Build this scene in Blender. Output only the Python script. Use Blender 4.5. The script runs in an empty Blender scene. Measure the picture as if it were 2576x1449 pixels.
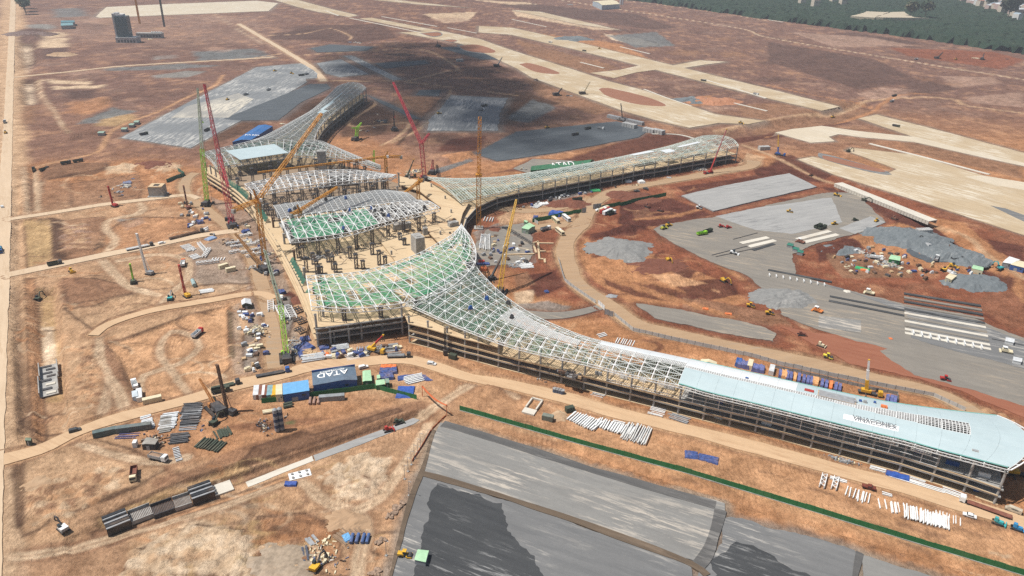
import bpy,bmesh,math,random
import numpy as np
from mathutils import Matrix,Vector
from mathutils.geometry import tessellate_polygon
rnd=random.Random(7)
C=bpy.context.scene.collection
# ------------------------------------------------------------------ camera
FPX,CXP,CYP=1891.,1288.,724.5
PITCH,ROLL,CAMH=math.atan(917/1891),math.radians(1.5),200.
_c,_s=math.cos(ROLL),math.sin(ROLL)
cam=bpy.data.cameras.new('camera');camo=bpy.data.objects.new('camera',cam);C.objects.link(camo)
_r=Vector((1,0,0));_d=Vector((0,-math.sin(PITCH),-math.cos(PITCH)));_f=Vector((0,math.cos(PITCH),-math.sin(PITCH)))
_x=_r*_c-_d*_s;_y=-(_r*_s+_d*_c);_z=-_f
camo.matrix_world=Matrix(((_x.x,_y.x,_z.x,0),(_x.y,_y.y,_z.y,0),(_x.z,_y.z,_z.z,CAMH),(0,0,0,1)))
cam.sensor_width=36;cam.lens=36*FPX/2576;cam.clip_start=1;cam.clip_end=40000
bpy.context.scene.camera=camo
# ------------------------------------------------------------------ sky, sun, exposure
SUN_EL,SHADOW=math.radians(64),Vector((1,.10,0)).normalized()
w=bpy.data.worlds.new('World');bpy.context.scene.world=w;w.use_nodes=True
nt=w.node_tree;nt.nodes.clear()
sk=nt.nodes.new('ShaderNodeTexSky');sk.sky_type='NISHITA';sk.sun_disc=False
sk.sun_elevation=SUN_EL;sk.sun_rotation=math.atan2(-SHADOW.x,-SHADOW.y);sk.altitude=100;sk.air_density=1.3;sk.dust_density=2.5
bg=nt.nodes.new('ShaderNodeBackground');bg.inputs[1].default_value=.06
ow=nt.nodes.new('ShaderNodeOutputWorld');nt.links.new(sk.outputs[0],bg.inputs[0]);nt.links.new(bg.outputs[0],ow.inputs[0])
sl=bpy.data.lights.new('sun','SUN');sl.energy=4.6;sl.angle=math.radians(.5);sl.color=(1,.955,.89)
so=bpy.data.objects.new('sun',sl);C.objects.link(so)
SUND=Vector((SHADOW.x*math.cos(SUN_EL),SHADOW.y*math.cos(SUN_EL),-math.sin(SUN_EL)))
so.rotation_euler=SUND.to_track_quat('-Z','Y').to_euler();so.location=(0,0,900)
vs=bpy.context.scene.view_settings
vs.view_transform='Standard';vs.look='None';vs.gamma=1;vs.use_curve_mapping=False;vs.exposure=.20
bpy.context.scene.cycles.volume_step_rate=1;bpy.context.scene.cycles.volume_bounces=0
bpy.context.scene.cycles.use_denoising=False;bpy.context.scene.cycles.max_bounces=5;bpy.context.scene.cycles.transparent_max_bounces=12
# ------------------------------------------------------------------ helpers
def G(x,y,z=0.):
 "a survey point of the site: where the line of sight of picture point x, y meets height z"
 u,v=(x-CXP)/FPX,(y-CYP)/FPX
 d,r=-_s*u+_c*v,_c*u+_s*v
 q=Vector((r,math.cos(PITCH)-d*math.sin(PITCH),-math.sin(PITCH)-d*math.cos(PITCH)))
 return Vector((0,0,CAMH))+q*((CAMH-z)/-q.z)
def GL(pts,z=0.):return[G(p[0],p[1],z)for p in pts]
def srgb(r,g,b):return tuple(((c/255)/12.92 if c<=10 else((c/255+.055)/1.055)**2.4)for c in(r,g,b))
def tag(o,label=None,cat=None,group=None,kind=None):
 if label:o['label']=label
 if cat:o['category']=cat
 if group:o['group']=group
 if kind:o['kind']=kind
 return o
def empty(name,loc=(0,0,0),rz=0,label=None,cat=None,group=None):
 o=bpy.data.objects.new(name,None);C.objects.link(o);o.location=loc;o.rotation_euler=(0,0,rz);o.empty_display_size=.5
 return tag(o,label,cat,group)
class MB:
 "collects boxes, bars, tubes and sheets; build() links them as one mesh object"
 def __init__(self):self.v,self.f,self.m=[],[],[];self.mi=0
 def add(self,vs,fs):
  n=len(self.v);self.v+=[tuple(p)for p in vs]
  for f in fs:self.f.append(tuple(i+n for i in f));self.m.append(self.mi)
  return self
 def box(self,c,s,rz=0,taper=1.,tilt=None):
  hx,hy,hz=s[0]/2,s[1]/2,s[2]/2;ca,sa=math.cos(rz),math.sin(rz);P=[]
  for z in(-1,1):
   t=taper if z>0 else 1
   for a,b in((-1,-1),(1,-1),(1,1),(-1,1)):
    x,y=a*hx*t,b*hy*t;P.append((c[0]+x*ca-y*sa,c[1]+x*sa+y*ca,c[2]+z*hz))
  return self.add(P,[(0,3,2,1),(4,5,6,7),(0,1,5,4),(1,2,6,5),(2,3,7,6),(3,0,4,7)])
 def bar(self,a,b,w,h=None,caps=True):
  a,b=Vector(a),Vector(b);d=b-a
  if d.length<1e-5:return self
  d.normalize();up=Vector((0,0,1))if abs(d.z)<.95 else Vector((1,0,0))
  s=d.cross(up).normalized()*(w/2);u=s.cross(d).normalized()*((h or w)/2)
  P=[p+x*s+y*u for p in(a,b)for x,y in((-1,-1),(1,-1),(1,1),(-1,1))]
  F=[(0,1,5,4),(1,2,6,5),(2,3,7,6),(3,0,4,7)]
  if caps:F+=[(0,3,2,1),(4,5,6,7)]
  return self.add(P,F)
 def tube(self,a,b,r,r2=None,n=8,caps=True):
  a,b=Vector(a),Vector(b);d=(b-a).normalized();up=Vector((0,0,1))if abs(d.z)<.95 else Vector((1,0,0))
  s=d.cross(up).normalized();u=s.cross(d);r2=r if r2 is None else r2;P=[]
  for p,q in((a,r),(b,r2)):
   for i in range(n):
    t=2*math.pi*i/n;P.append(p+s*math.cos(t)*q+u*math.sin(t)*q)
  F=[(i,(i+1)%n,n+(i+1)%n,n+i)for i in range(n)]
  if caps:F+=[tuple(range(n-1,-1,-1)),tuple(range(n,2*n))]
  return self.add(P,F)
 def prism(self,pts,z0,z1):
  n=len(pts);a=sum(pts[i][0]*pts[(i+1)%n][1]-pts[(i+1)%n][0]*pts[i][1]for i in range(n))
  if a<0:pts=pts[::-1]
  P=[(p[0],p[1],z0)for p in pts]+[(p[0],p[1],z1)for p in pts]
  T=tessellate_polygon([[Vector((p[0],p[1],0))for p in pts]]);F=[]
  for t in T:
   x=[pts[i]for i in t];ar=(x[1][0]-x[0][0])*(x[2][1]-x[0][1])-(x[2][0]-x[0][0])*(x[1][1]-x[0][1])
   if ar<0:t=(t[0],t[2],t[1])
   F.append(tuple(i+n for i in t));F.append(tuple(reversed(t)))
  F+=[(i,(i+1)%n,n+(i+1)%n,n+i)for i in range(n)]
  return self.add(P,F)
 def quad(self,a,b,c,d):return self.add([a,b,c,d],[(0,1,2,3)])
 def mesh(self,name,mats,smooth=False):
  me=bpy.data.meshes.new(name);me.from_pydata(self.v,[],self.f)
  for m in(mats if isinstance(mats,(list,tuple))else[mats]):me.materials.append(m)
  if isinstance(mats,(list,tuple))and len(mats)>1:me.polygons.foreach_set('material_index',self.m)
  if smooth:me.polygons.foreach_set('use_smooth',[True]*len(me.polygons))
  me.update();return me
 def build(self,name,mats,parent=None,smooth=False,kind=None):
  o=bpy.data.objects.new(name,self.mesh(name,mats,smooth));C.objects.link(o)
  if parent:o.parent=parent
  if kind:o['kind']=kind
  return o
def inst(name,me,parent=None,loc=(0,0,0),rz=0,scale=None):
 o=bpy.data.objects.new(name,me);C.objects.link(o);o.location=loc;o.rotation_euler=(0,0,rz)
 if scale:o.scale=scale
 if parent:o.parent=parent
 return o
def kids():
 d={}
 for o in C.objects:
  if o.parent:d.setdefault(o.parent,[]).append(o)
 return d
def copy_tree(o,kd,parent=None):
 c=o.copy();C.objects.link(c);c.parent=parent
 for ch in kd.get(o,[]):copy_tree(ch,kd,c)
 return c
 # ------------------------------------------------------------------ materials
def nodes(name):
 m=bpy.data.materials.new(name);m.use_nodes=True;t=m.node_tree;return m,t,t.nodes['Principled BSDF']
def N(t,kind,**k):
 n=t.nodes.new(kind)
 for a,b in k.items():
  if a.startswith('i_'):
   key=a[2:];n.inputs[int(key)if key.isdigit()else key.replace('_',' ')].default_value=b
  else:setattr(n,a,b)
 return n
def mixc(t,fac,a,b,blend='MIX'):
 n=t.nodes.new('ShaderNodeMix');n.data_type='RGBA';n.blend_type=blend
 for k,v in((0,fac),(6,a),(7,b)):
  if hasattr(v,'is_linked'):t.links.new(v,n.inputs[k])
  else:n.inputs[k].default_value=v if k==0 else(*v[:3],1)
 return n.outputs[2]
def noise(t,vec,scale,detail=4,rough=.55,lo=.35,hi=.65):
 n=N(t,'ShaderNodeTexNoise',i_Scale=scale,i_Detail=detail,i_Roughness=rough);t.links.new(vec,n.inputs['Vector'])
 r=N(t,'ShaderNodeMapRange',clamp=True);r.inputs[1].default_value=lo;r.inputs[2].default_value=hi
 t.links.new(n.outputs[0],r.inputs[0]);return r.outputs[0]
def geopos(t,rz=0,sx=1,sy=1):
 g=N(t,'ShaderNodeNewGeometry');mp=N(t,'ShaderNodeMapping',vector_type='POINT')
 # rotate then stretch: texture space x runs along the surface's own direction
 ro=N(t,'ShaderNodeVectorRotate',rotation_type='Z_AXIS');ro.inputs['Angle'].default_value=-rz
 t.links.new(g.outputs['Position'],ro.inputs['Vector']);t.links.new(ro.outputs[0],mp.inputs[0]);mp.inputs['Scale'].default_value=(sx,sy,1);return mp.outputs[0]
def mul(t,a,k):
 n=N(t,'ShaderNodeMath',operation='MULTIPLY');t.links.new(a,n.inputs[0]);n.inputs[1].default_value=k;return n.outputs[0]
_MC={}
def paint(name,col,rough=.6,var=.12,scale=.6,metal=0.,alpha=1.):
 "plain coat with slight fading and dust"
 if name in _MC:return _MC[name]
 m,t,b=nodes(name);p=geopos(t)
 f=noise(t,p,scale,5,.6);d=tuple(c*(1-var*1.6)for c in col);l=tuple(min(1,c*(1+var)+.01)for c in col)
 c1=mixc(t,f,d,l);f2=noise(t,p,scale*.23,3,.5,.5,.75)
 c2=mixc(t,mul(t,f2,var*1.5),c1,(.36,.24,.15))
 t.links.new(c2,b.inputs['Base Color']);b.inputs['Roughness'].default_value=rough;b.inputs['Metallic'].default_value=metal
 b.inputs['Specular IOR Level'].default_value=.3
 if alpha<1:b.inputs['Alpha'].default_value=alpha
 _MC[name]=m;return m
def padmat(name,c1,c2,c3,rz=0.,f3=(.56,.68),rough=.9,fine=.9,joints=None):
 "trodden gravel or concrete: long streaks along rz, blotches of c3"
 m,t,b=nodes(name);st=geopos(t,rz,.035,.35);p=geopos(t)
 a=noise(t,st,1.0,6,.65,.3,.7);bl=noise(t,p,.045,5,.6,.35,.65)
 c=mixc(t,a,c1,c2);c=mixc(t,mul(t,bl,.45),c,tuple((x+y)/2*.82 for x,y in zip(c1,c2)))
 st2=geopos(t,rz,.06,.5);s3=noise(t,st2,1.,7,.7,*f3);big=noise(t,p,.02,2,.5,.42,.6)
 mm=N(t,'ShaderNodeMath',operation='MULTIPLY');t.links.new(s3,mm.inputs[0]);t.links.new(big,mm.inputs[1])
 c=mixc(t,mm.outputs[0],c,c3)
 g=noise(t,p,fine,4,.7,.2,.8);c=mixc(t,mul(t,g,.22),c,tuple(x*.55 for x in c1))
 if joints:
  br=N(t,'ShaderNodeTexBrick',offset=.0,squash=1.);br.inputs['Scale'].default_value=1;br.inputs['Mortar Size'].default_value=.05
  br.inputs['Brick Width'].default_value=joints[0];br.inputs['Row Height'].default_value=joints[1]
  br.inputs['Color1'].default_value=(1,1,1,1);br.inputs['Color2'].default_value=(.93,.93,.93,1);br.inputs['Mortar'].default_value=(.7,.68,.66,1)
  t.links.new(geopos(t,rz),br.inputs['Vector']);c=mixc(t,1.,c,br.outputs[0],'MULTIPLY')
 t.links.new(c,b.inputs['Base Color']);b.inputs['Roughness'].default_value=rough;b.inputs['Specular IOR Level'].default_value=.15
 return m
WHITE=paint('white steel paint',(.74,.75,.74),.45,.05)
CONC=paint('grey cast concrete',(.34,.335,.32),.85,.14,.35)
SLABC=padmat('fresh cream concrete slab',(.56,.42,.26),(.66,.51,.33),(.42,.27,.16),-.4,(.5,.66),.85,.5)
DARK=paint('dark steel',(.055,.055,.06),.6,.15)
RUST=paint('rusty brown steel',(.13,.075,.05),.8,.2)
GREY=paint('grey steel',(.30,.31,.32),.5,.1)
BLUE=paint('blue sheet metal',(.03,.10,.32),.5,.1)
BLUEG=paint('slate blue roof sheet',(.115,.16,.215),.5,.08)
SKYB=paint('sky blue roof sheet',(.14,.36,.62),.5,.05)
TARP=paint('blue tarpaulin',(.055,.09,.25),.55,.3,1.2)
ORANGE=paint('orange tarpaulin',(.75,.20,.06),.6,.2,1.2)
YEL=paint('yellow machine paint',(.62,.36,.03),.5,.1)
AMBER=paint('amber crane paint',(.60,.27,.03),.55,.12)
RED=paint('red machine paint',(.42,.035,.03),.5,.12)
CRRED=paint('crimson crane paint',(.45,.04,.065),.5,.12)
LIME=paint('lime green crane paint',(.27,.55,.03),.5,.1)
OLIVE=paint('dark olive paint',(.05,.065,.045),.6,.12)
CREAM=paint('cream sheet metal',(.66,.58,.40),.6,.07)
MINT=paint('pale green roof sheet',(.36,.58,.36),.55,.06)
DGREEN=paint('dark green sheet',(.02,.16,.055),.55,.07)
TEAL=paint('turquoise machine paint',(.05,.38,.40),.5,.1)
TYRE=paint('black rubber',(.025,.025,.027),.85,.2)
GLASS=paint('dark window glass',(.03,.045,.055),.12,.02)
WOOD=paint('pale timber',(.50,.34,.19),.85,.2,2)
BROWN=paint('rust red container paint',(.20,.075,.05),.65,.15)
SILVER=paint('bright zinc sheet',(.60,.62,.63),.4,.1)
TEXT=paint('white lettering paint',(.86,.86,.84),.6,.01)
GTEXT=paint('grey lettering paint',(.16,.17,.18),.6,.02)
# ------------------------------------------------------------------ ground sheet: soils and relief
def vnoise(x,y,seed):
 xi,yi=np.floor(x).astype(np.int64),np.floor(y).astype(np.int64);fx,fy=x-xi,y-yi
 fx,fy=fx*fx*(3-2*fx),fy*fy*(3-2*fy)
 def h(a,b):
  n=(a*374761393+b*668265263+seed*1274126177)&0x7fffffff
  n=((n^(n>>13))*1274126177)&0x7fffffff
  return((n^(n>>16))&0xffff)/65535.
 return(h(xi,yi)*(1-fx)+h(xi+1,yi)*fx)*(1-fy)+(h(xi,yi+1)*(1-fx)+h(xi+1,yi+1)*fx)*fy
def fbm(x,y,size,octv=4,seed=1,gain=.55):
 a,s,tot=1.,0.,0.
 for i in range(octv):
  s=s+a*vnoise(x/size+17.3*i,y/size-9.1*i,seed+i);tot+=a;a*=gain;size*=.5
 return s/tot*2-1
def poly_sd(X,Y,P):
 "signed distance, positive inside"
 n=len(P);ins=np.zeros(X.shape,bool);dm=np.full(X.shape,1e18)
 for i in range(n):
  x1,y1=P[i][0],P[i][1];x2,y2=P[(i+1)%n][0],P[(i+1)%n][1]
  if abs(y2-y1)>1e-9:
   k=((y1>Y)!=(y2>Y))&(X<(x2-x1)*(Y-y1)/(y2-y1)+x1);ins^=k
  dx,dy=x2-x1,y2-y1;L=dx*dx+dy*dy+1e-12;t=np.clip(((X-x1)*dx+(Y-y1)*dy)/L,0,1)
  dm=np.minimum(dm,(X-x1-t*dx)**2+(Y-y1-t*dy)**2)
 return np.where(ins,1,-1)*np.sqrt(dm)
def line_d(X,Y,P):
 dm=np.full(X.shape,1e18)
 for i in range(len(P)-1):
  x1,y1=P[i][0],P[i][1];dx,dy=P[i+1][0]-x1,P[i+1][1]-y1;L=dx*dx+dy*dy+1e-12
  t=np.clip(((X-x1)*dx+(Y-y1)*dy)/L,0,1);dm=np.minimum(dm,(X-x1-t*dx)**2+(Y-y1-t*dy)**2)
 return np.sqrt(dm)
def sst(a,b,x):t=np.clip((x-a)/(b-a),0,1);return t*t*(3-2*t)
def spline(P,step=4.):
 "Catmull-Rom through the points, resampled"
 P=[Vector(p)for p in P];Q=[P[0]*2-P[1]]+P+[P[-1]*2-P[-2]];out=[]
 for i in range(1,len(Q)-2):
  n=max(2,int((Q[i+1]-Q[i]).length/step))
  for k in range(n):
   t=k/n;a,b,c,d=Q[i-1],Q[i],Q[i+1],Q[i+2]
   out.append(.5*((2*b)+(c-a)*t+(2*a-5*b+4*c-d)*t*t+(3*b-a-3*c+d)*t**3))
 return out+[P[-1]]
def steps(edges):
 out=[edges[0][0]]
 for a,b,s0,s1 in edges:
  x,k=a,0
  while x<b-1e-6:x=min(b,x+s0+(s1-s0)*(x-a)/(b-a));out.append(x)
 return np.array(out)
XS=steps([(0,260,1.15,1.15),(260,520,2.,3.5),(520,1500,5,14),(1500,12000,60,900)]);XS=np.concatenate([-XS[:0:-1],XS])
YS=np.concatenate([[-400,-100,60,130],steps([(150,330,.8,1.1),(330,620,1.2,2.4),(620,1000,2.6,6),(1000,2600,7,26),(2600,12000,60,900)])])
GX,GY=np.meshgrid(XS,YS);gsh=GX.shape;X,Y=GX.ravel(),GY.ravel()
NB=fbm(X,Y,45,5,3);NM=fbm(X,Y,14,4,11);NF=fbm(X,Y,4,3,23);NL=fbm(X,Y,260,4,31)
SOIL={'tan':(.52,.35,.215),'pale':(.60,.46,.315),'cream':(.66,.53,.385),'orange':(.43,.215,.105),'bright':(.55,.325,.18),'red':(.24,.085,.047),'dred':(.105,.038,.028),'brown':(.27,.15,.09),'dbrown':(.10,.056,.038),'mauve':(.195,.112,.088),'dmauve':(.12,.072,.06),'pink':(.35,.23,.175),'grey':(.25,.24,.225),'bgrey':(.16,.175,.18),'ochre':(.46,.315,.16),'green':(.05,.075,.03),'moss':(.14,.15,.07),'water':(.34,.36,.30),'wet':(.36,.30,.10)}
def C3(n):return np.array(SOIL[n])
Wfar=sst(620,1050,Y+NL*120)
col=C3('orange')[None]*(1-Wfar[:,None])+C3('mauve')[None]*Wfar[:,None]
col=col*1.
def blend(wt,c):
 global col
 col=col*(1-wt[:,None])+np.asarray(c)[None]*wt[:,None]
def local(P,pad):
 xs,ys=[p[0]for p in P],[p[1]for p in P]
 return np.nonzero((X>min(xs)-pad)&(X<max(xs)+pad)&(Y>min(ys)-pad)&(Y<max(ys)+pad))[0]
def soil(name,pts,f=2.5,rag=3.,k=1.):
 P=GL(pts);
 if f<10 and sum(p.y for p in P)/len(P)<700:f,rag=min(f,1.),min(rag,2.2)
 i=local(P,f+rag+6)
 if not len(i):return
 sd=poly_sd(X[i],Y[i],P)+NM[i]*rag+NB[i]*rag*.7
 wt=sst(-f,f,sd)*k;col[i]=col[i]*(1-wt[:,None])+C3(name)*wt[:,None]
def track(name,pts,wd,f=1.,rag=.7,k=1.,smooth=True):
 P=GL(pts);P=spline(P,6)if smooth and len(P)>2 else P;i=local(P,wd+f+rag+3)
 if not len(i):return
 d=line_d(X[i],Y[i],P)+NM[i]*rag;wt=(1-sst(wd/2-f,wd/2+f,d))*k
 col[i]=col[i]*(1-wt[:,None])+C3(name)*wt[:,None]
 # broad soils
soil('tan',[(-400,560),(300,480),(700,600),(1000,900),(1300,1000),(1060,1500),(-600,1700),(-500,900)],30,25,.85)
soil('red',[(1180,560),(1420,420),(1900,400),(2800,560),(3000,1150),(2440,1040),(1900,890),(1500,800),(1300,720)],12,10,.95)
soil('mauve',[(-300,200),(1300,190),(1500,300),(1100,430),(900,330),(500,420),(300,400),(-300,430)],25,30,.8)
soil('bright',[(1040,900),(1500,1000),(2700,1330),(2700,1500),(2000,1310),(1150,1050)],10,6,.7)
soil('pink',[(60,30),(650,40),(700,110),(420,120),(60,90)],40,40,.4)
blend(sst(.02,.3,NB)*.35*(1-Wfar*.5),C3('brown'));blend(sst(.1,.45,NM)*.30,C3('bright'));blend(sst(.12,.4,NL)*.3*Wfar,C3('dmauve'));blend(sst(.2,.5,-NB)*.35*Wfar,C3('pink'))
# --- left site
soil('tan',[(0,0),(60,0),(70,360),(60,700),(60,1449),(-60,1449),(-60,700)],6,4)
for a in([(44,95),(88,95),(95,160),(52,165)],[(50,200),(95,200),(90,262),(55,262)]):soil('dbrown',a,4,6,.8)
for a in([(58,118),(70,105),(78,150),(66,178)],[(66,205),(76,203),(86,258),(70,262)]):soil('cream',a,3,3)
for a in([(100,98),(170,95),(168,118),(104,122)],[(110,200),(228,205),(225,212),(130,212)],[(130,217),(262,214),(258,222),(128,226)],[(95,80),(165,82),(168,92),(98,98)]):soil('pale',a,5,8)
soil('dmauve',[(105,122),(168,120),(165,145),(105,150)],6,8);soil('dmauve',[(160,228),(240,226),(238,246),(165,250)],6,6);soil('dmauve',[(45,75),(110,72),(110,100),(45,102)],8,8)
soil('orange',[(165,285),(190,255),(275,252),(280,268),(230,285)],8,6,.7);soil('ochre',[(235,315),(265,290),(330,288),(350,300),(290,322)],5,5,.8)
soil('brown',[(55,268),(94,266),(92,312),(52,314)],5,4);soil('bgrey',[(195,312),(280,270),(350,280),(255,300),(250,310)],4,6,.9)
for a in([(385,190),(470,178),(520,180),(470,195),(395,196)],[(386,141),(440,138),(446,146),(390,150)]):soil('grey',a,3,3)
soil('bgrey',[(485,130),(640,122),(700,145),(500,153)],5,8,.9);soil('bgrey',[(265,170),(330,168),(460,160),(560,165),(440,175),(270,178)],4,6,.8);soil('bgrey',[(130,22),(200,20),(225,40),(140,45)],8,10,.8);soil('grey',[(72,62),(120,60),(146,68),(130,75),(75,72)],4,6)
soil('dbrown',[(105,425),(130,412),(270,412),(290,425),(230,448),(110,455)],4,5,.75);soil('brown',[(100,460),(180,455),(185,525),(105,530)],6,5,.7);soil('pale',[(265,425),(320,412),(345,418),(330,438),(270,440)],3,5,.8);soil('pale',[(385,420),(440,412),(460,425),(395,432)],3,5,.8)
soil('dred',[(370,410),(415,408),(418,424),(375,428)],4,5,.8);soil('brown',[(190,455),(350,440),(360,500),(200,520)],10,10,.6)
soil('grey',[(298,552),(360,547),(362,558),(318,577)],3,4,.85);soil('brown',[(220,550),(262,545),(270,590),(222,590)],5,3,.7)
soil('dbrown',[(128,545),(160,555),(162,655),(134,652)],4,3,.75);soil('ochre',[(62,555),(125,552),(128,640),(70,660)],5,5,.7)
soil('brown',[(155,700),(250,705),(340,722),(180,765),(150,760)],6,8,.85);soil('brown',[(190,765),(270,752),(275,785),(205,800)],4,4,.8)
soil('brown',[(255,862),(298,852),(330,985),(340,1032),(312,1020),(270,930)],3,2,.9)
soil('ochre',[(95,724),(130,724),(150,990),(110,990),(105,900)],4,2,.8);soil('dbrown',[(28,720),(50,720),(62,900),(75,1080),(40,1090),(30,900)],4,3,.6);soil('cream',[(98,805),(130,803),(136,920),(106,922)],2,1)
soil('pale',[(10,1165),(30,1160),(55,1300),(70,1449),(8,1449)],6,4,.5);soil('moss',[(38,1175),(56,1170),(56,1230),(40,1240)],3,3,.6);soil('brown',[(60,1380),(230,1340),(330,1360),(320,1449),(40,1449)],8,8,.5)
soil('pale',[(330,1380),(450,1330),(480,1290),(640,1350),(640,1449),(320,1449)],8,10,.8);soil('cream',[(830,1180),(900,1145),(980,1150),(970,1210),(930,1255),(850,1255)],5,7,.9)
soil('brown',[(640,1300),(800,1290),(860,1360),(700,1400)],6,8,.55);soil('wet',[(592,1408),(640,1404),(655,1412),(625,1430),(590,1428)],1.5,1);soil('ochre',[(640,1355),(675,1350),(660,1375),(640,1380)],1.5,2,.9)
soil('orange',[(280,1040),(640,1010),(800,990),(1000,1005),(760,1110),(520,1165),(330,1120)],10,8,.7);soil('brown',[(640,1115),(900,1045),(1060,1010),(1100,1040),(900,1085),(700,1150),(400,1230),(380,1215)],5,4,.75)
soil('dred',[(560,1075),(720,1050),(850,1050),(700,1085)],6,6,.5);soil('moss',[(715,1060),(745,1056),(740,1068),(718,1068)],2,2)
for a in([(575,780),(600,765),(612,900),(640,950),(590,940)],):soil('grey',a,3,3,.4)
for a in([(620,700),(690,690),(700,800),(690,830),(630,850),(620,760)],[(520,490),(640,540),(720,700),(745,830),(790,905),(720,905),(700,740),(600,600)],[(455,640),(560,600),(660,600),(700,690),(560,740),(470,700)]):soil('grey',a,6,8,.55)
for a in([(705,750),(728,735),(745,745),(735,790),(712,770)],):soil('dred',a,2,2)
FIELDS=[]
def field(name,pts,dz,k=.9):
 soil(name,pts,1,1.2,k);track('dbrown',pts+pts[:1],1.5,.6,.7,.75,False);FIELDS.append((pts,dz))
field('bright',[(264,866),(300,856),(472,792),(572,770),(578,925),(490,998),(345,1034),(332,985),(298,900)],-.9);field('tan',[(160,775),(235,770),(275,752),(390,728),(560,712),(640,715),(560,742),(375,770),(275,800),(235,832)],-.5,.7);field('orange',[(265,590),(300,560),(360,545),(470,548),(500,585),(260,642),(160,660),(165,640),(255,620)],-.5,.6)
field('ochre',[(60,552),(128,549),(132,650),(66,676)],-1.,.8);field('dbrown',[(130,548),(158,556),(160,652),(136,650)],-.3,.9);field('brown',[(158,555),(225,548),(262,545),(262,590),(230,640),(162,652)],.2,.7);field('orange',[(62,700),(86,700),(104,950),(110,1090),(78,1095),(70,950)],-1.2,.6);field('brown',[(160,702),(240,700),(330,722),(385,728),(270,750),(170,768)],.5,.85)
field('pale',[(100,455),(108,457),(100,528),(86,528)],-.4);field('dbrown',[(74,446),(84,446),(82,528),(72,528)],-1.,.9);field('brown',[(108,425),(135,412),(278,410),(260,430),(110,458)],.8,.8);field('brown',[(175,462),(345,442),(360,470),(350,500),(180,522)],-.2,.5)
field('tan',[(30,1160),(150,1130),(235,1105),(330,1130),(420,1180),(330,1230),(180,1290),(60,1350),(40,1300)],.4,.6);field('pale',[(330,1395),(420,1350),(500,1320),(610,1335),(630,1449),(310,1449)],.8,.8);field('ochre',[(250,1300),(330,1262),(420,1240),(440,1255),(300,1320)],-1.,.5);field('orange',[(650,1300),(760,1290),(850,1330),(860,1400),(760,1449),(660,1440)],-.4,.6)
field('brown',[(225,1328),(420,1247),(700,1152),(1030,1042),(1048,1050),(930,1090),(700,1172),(420,1264),(240,1348)],0,.75);field('dbrown',[(640,1125),(760,1085),(790,1095),(920,1052),(1000,1028),(1010,1034),(920,1066),(780,1118),(600,1172)],0,.55);field('ochre',[(240,1300),(420,1225),(620,1165),(640,1175),(430,1243),(250,1322)],.5,.6);field('bright',[(260,1352),(430,1285),(620,1222),(760,1172),(765,1182),(630,1238),(440,1300),(270,1370)],.4,.8);field('dbrown',[(42,1165),(58,1162),(60,1320),(44,1320)],-1.,.6);field('moss',[(574,775),(582,772),(588,900),(578,890)],0,.5);field('grey',[(612,845),(645,825),(660,880),(640,930),(612,925)],0,.7);field('grey',[(700,745),(730,745),(742,800),(725,850),(708,840)],0,.8)
for i in range(170):
 x,y=rnd.uniform(60,640),rnd.uniform(440,1080);r=rnd.uniform(8,44);a0=rnd.uniform(0,6.3)
 track(rnd.choice(['pale','tan','pale','brown','brown','dbrown','orange']),[(x+r*1.5*math.cos(a0+t*.42),y+r*.55*math.sin(a0+t*.42))for t in range(rnd.randint(4,11))],rnd.uniform(.7,1.7),.5,.4,rnd.uniform(.4,.95))
for i in range(110):
 x,y=rnd.uniform(330,1000),rnd.uniform(1180,1449);r=rnd.uniform(10,50);a0=rnd.uniform(0,6.3)
 track(rnd.choice(['orange','cream','pale','brown','dbrown','ochre']),[(x+r*1.4*math.cos(a0+t*.35),y+r*.7*math.sin(a0+t*.35))for t in range(rnd.randint(4,10))],rnd.uniform(.9,2.4),.6,.8,rnd.uniform(.35,.8))
TRK=[('bright',3.2,[(95,200),(105,240),(135,280),(160,320),(175,335)]),('orange',4,[(560,190),(540,215),(470,245),(400,280),(330,305),(280,330),(262,360),(240,385),(150,405),(90,420)]),('bright',3,[(60,420),(62,470),(70,540)]),('pale',3.4,[(90,430),(92,470),(94,530)]),('bright',5,[(345,505),(360,525),(340,540),(280,552),(265,575),(290,600),(270,630),(245,650)]),('bright',5,[(255,652),(290,690),(330,725),(400,740)]),('bright',4,[(300,655),(400,640),(470,655),(470,700),(430,735),(400,770)]),('bright',4,[(250,850),(252,900),(275,950),(262,1025),(240,1072)]),('bright',4.5,[(275,950),(300,990),(320,1040)]),('bright',3.5,[(500,1020),(440,940),(400,880),(430,830),(480,840),(500,870),(450,910),(360,940),(350,980)]),('pale',4,[(200,1120),(260,1140),(380,1165),(470,1150)]),('bright',5,[(740,1200),(780,1230),(830,1270),(900,1285),(920,1340),(905,1400),(900,1449)]),('bright',5,[(900,1285),(960,1250),(1010,1180),(1050,1120),(1075,1060)]),('bright',4,[(20,1400),(100,1395),(250,1350),(500,1290),(740,1205)]),('pale',4.5,[(1040,1050),(1110,1015),(1170,975),(1210,960)]),('bright',4,[(1210,960),(1260,975),(1300,1000)]),('bright',3.5,[(215,200),(120,200),(100,205)])]
for nme,wd,p in TRK:track('brown',p,wd+3.4,1.6,1.4,.55);track({'bright':'pale','orange':'bright'}.get(nme,nme),p,wd,1.,1.,.9);track('brown',p,.7,.4,.4,.5)
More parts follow.
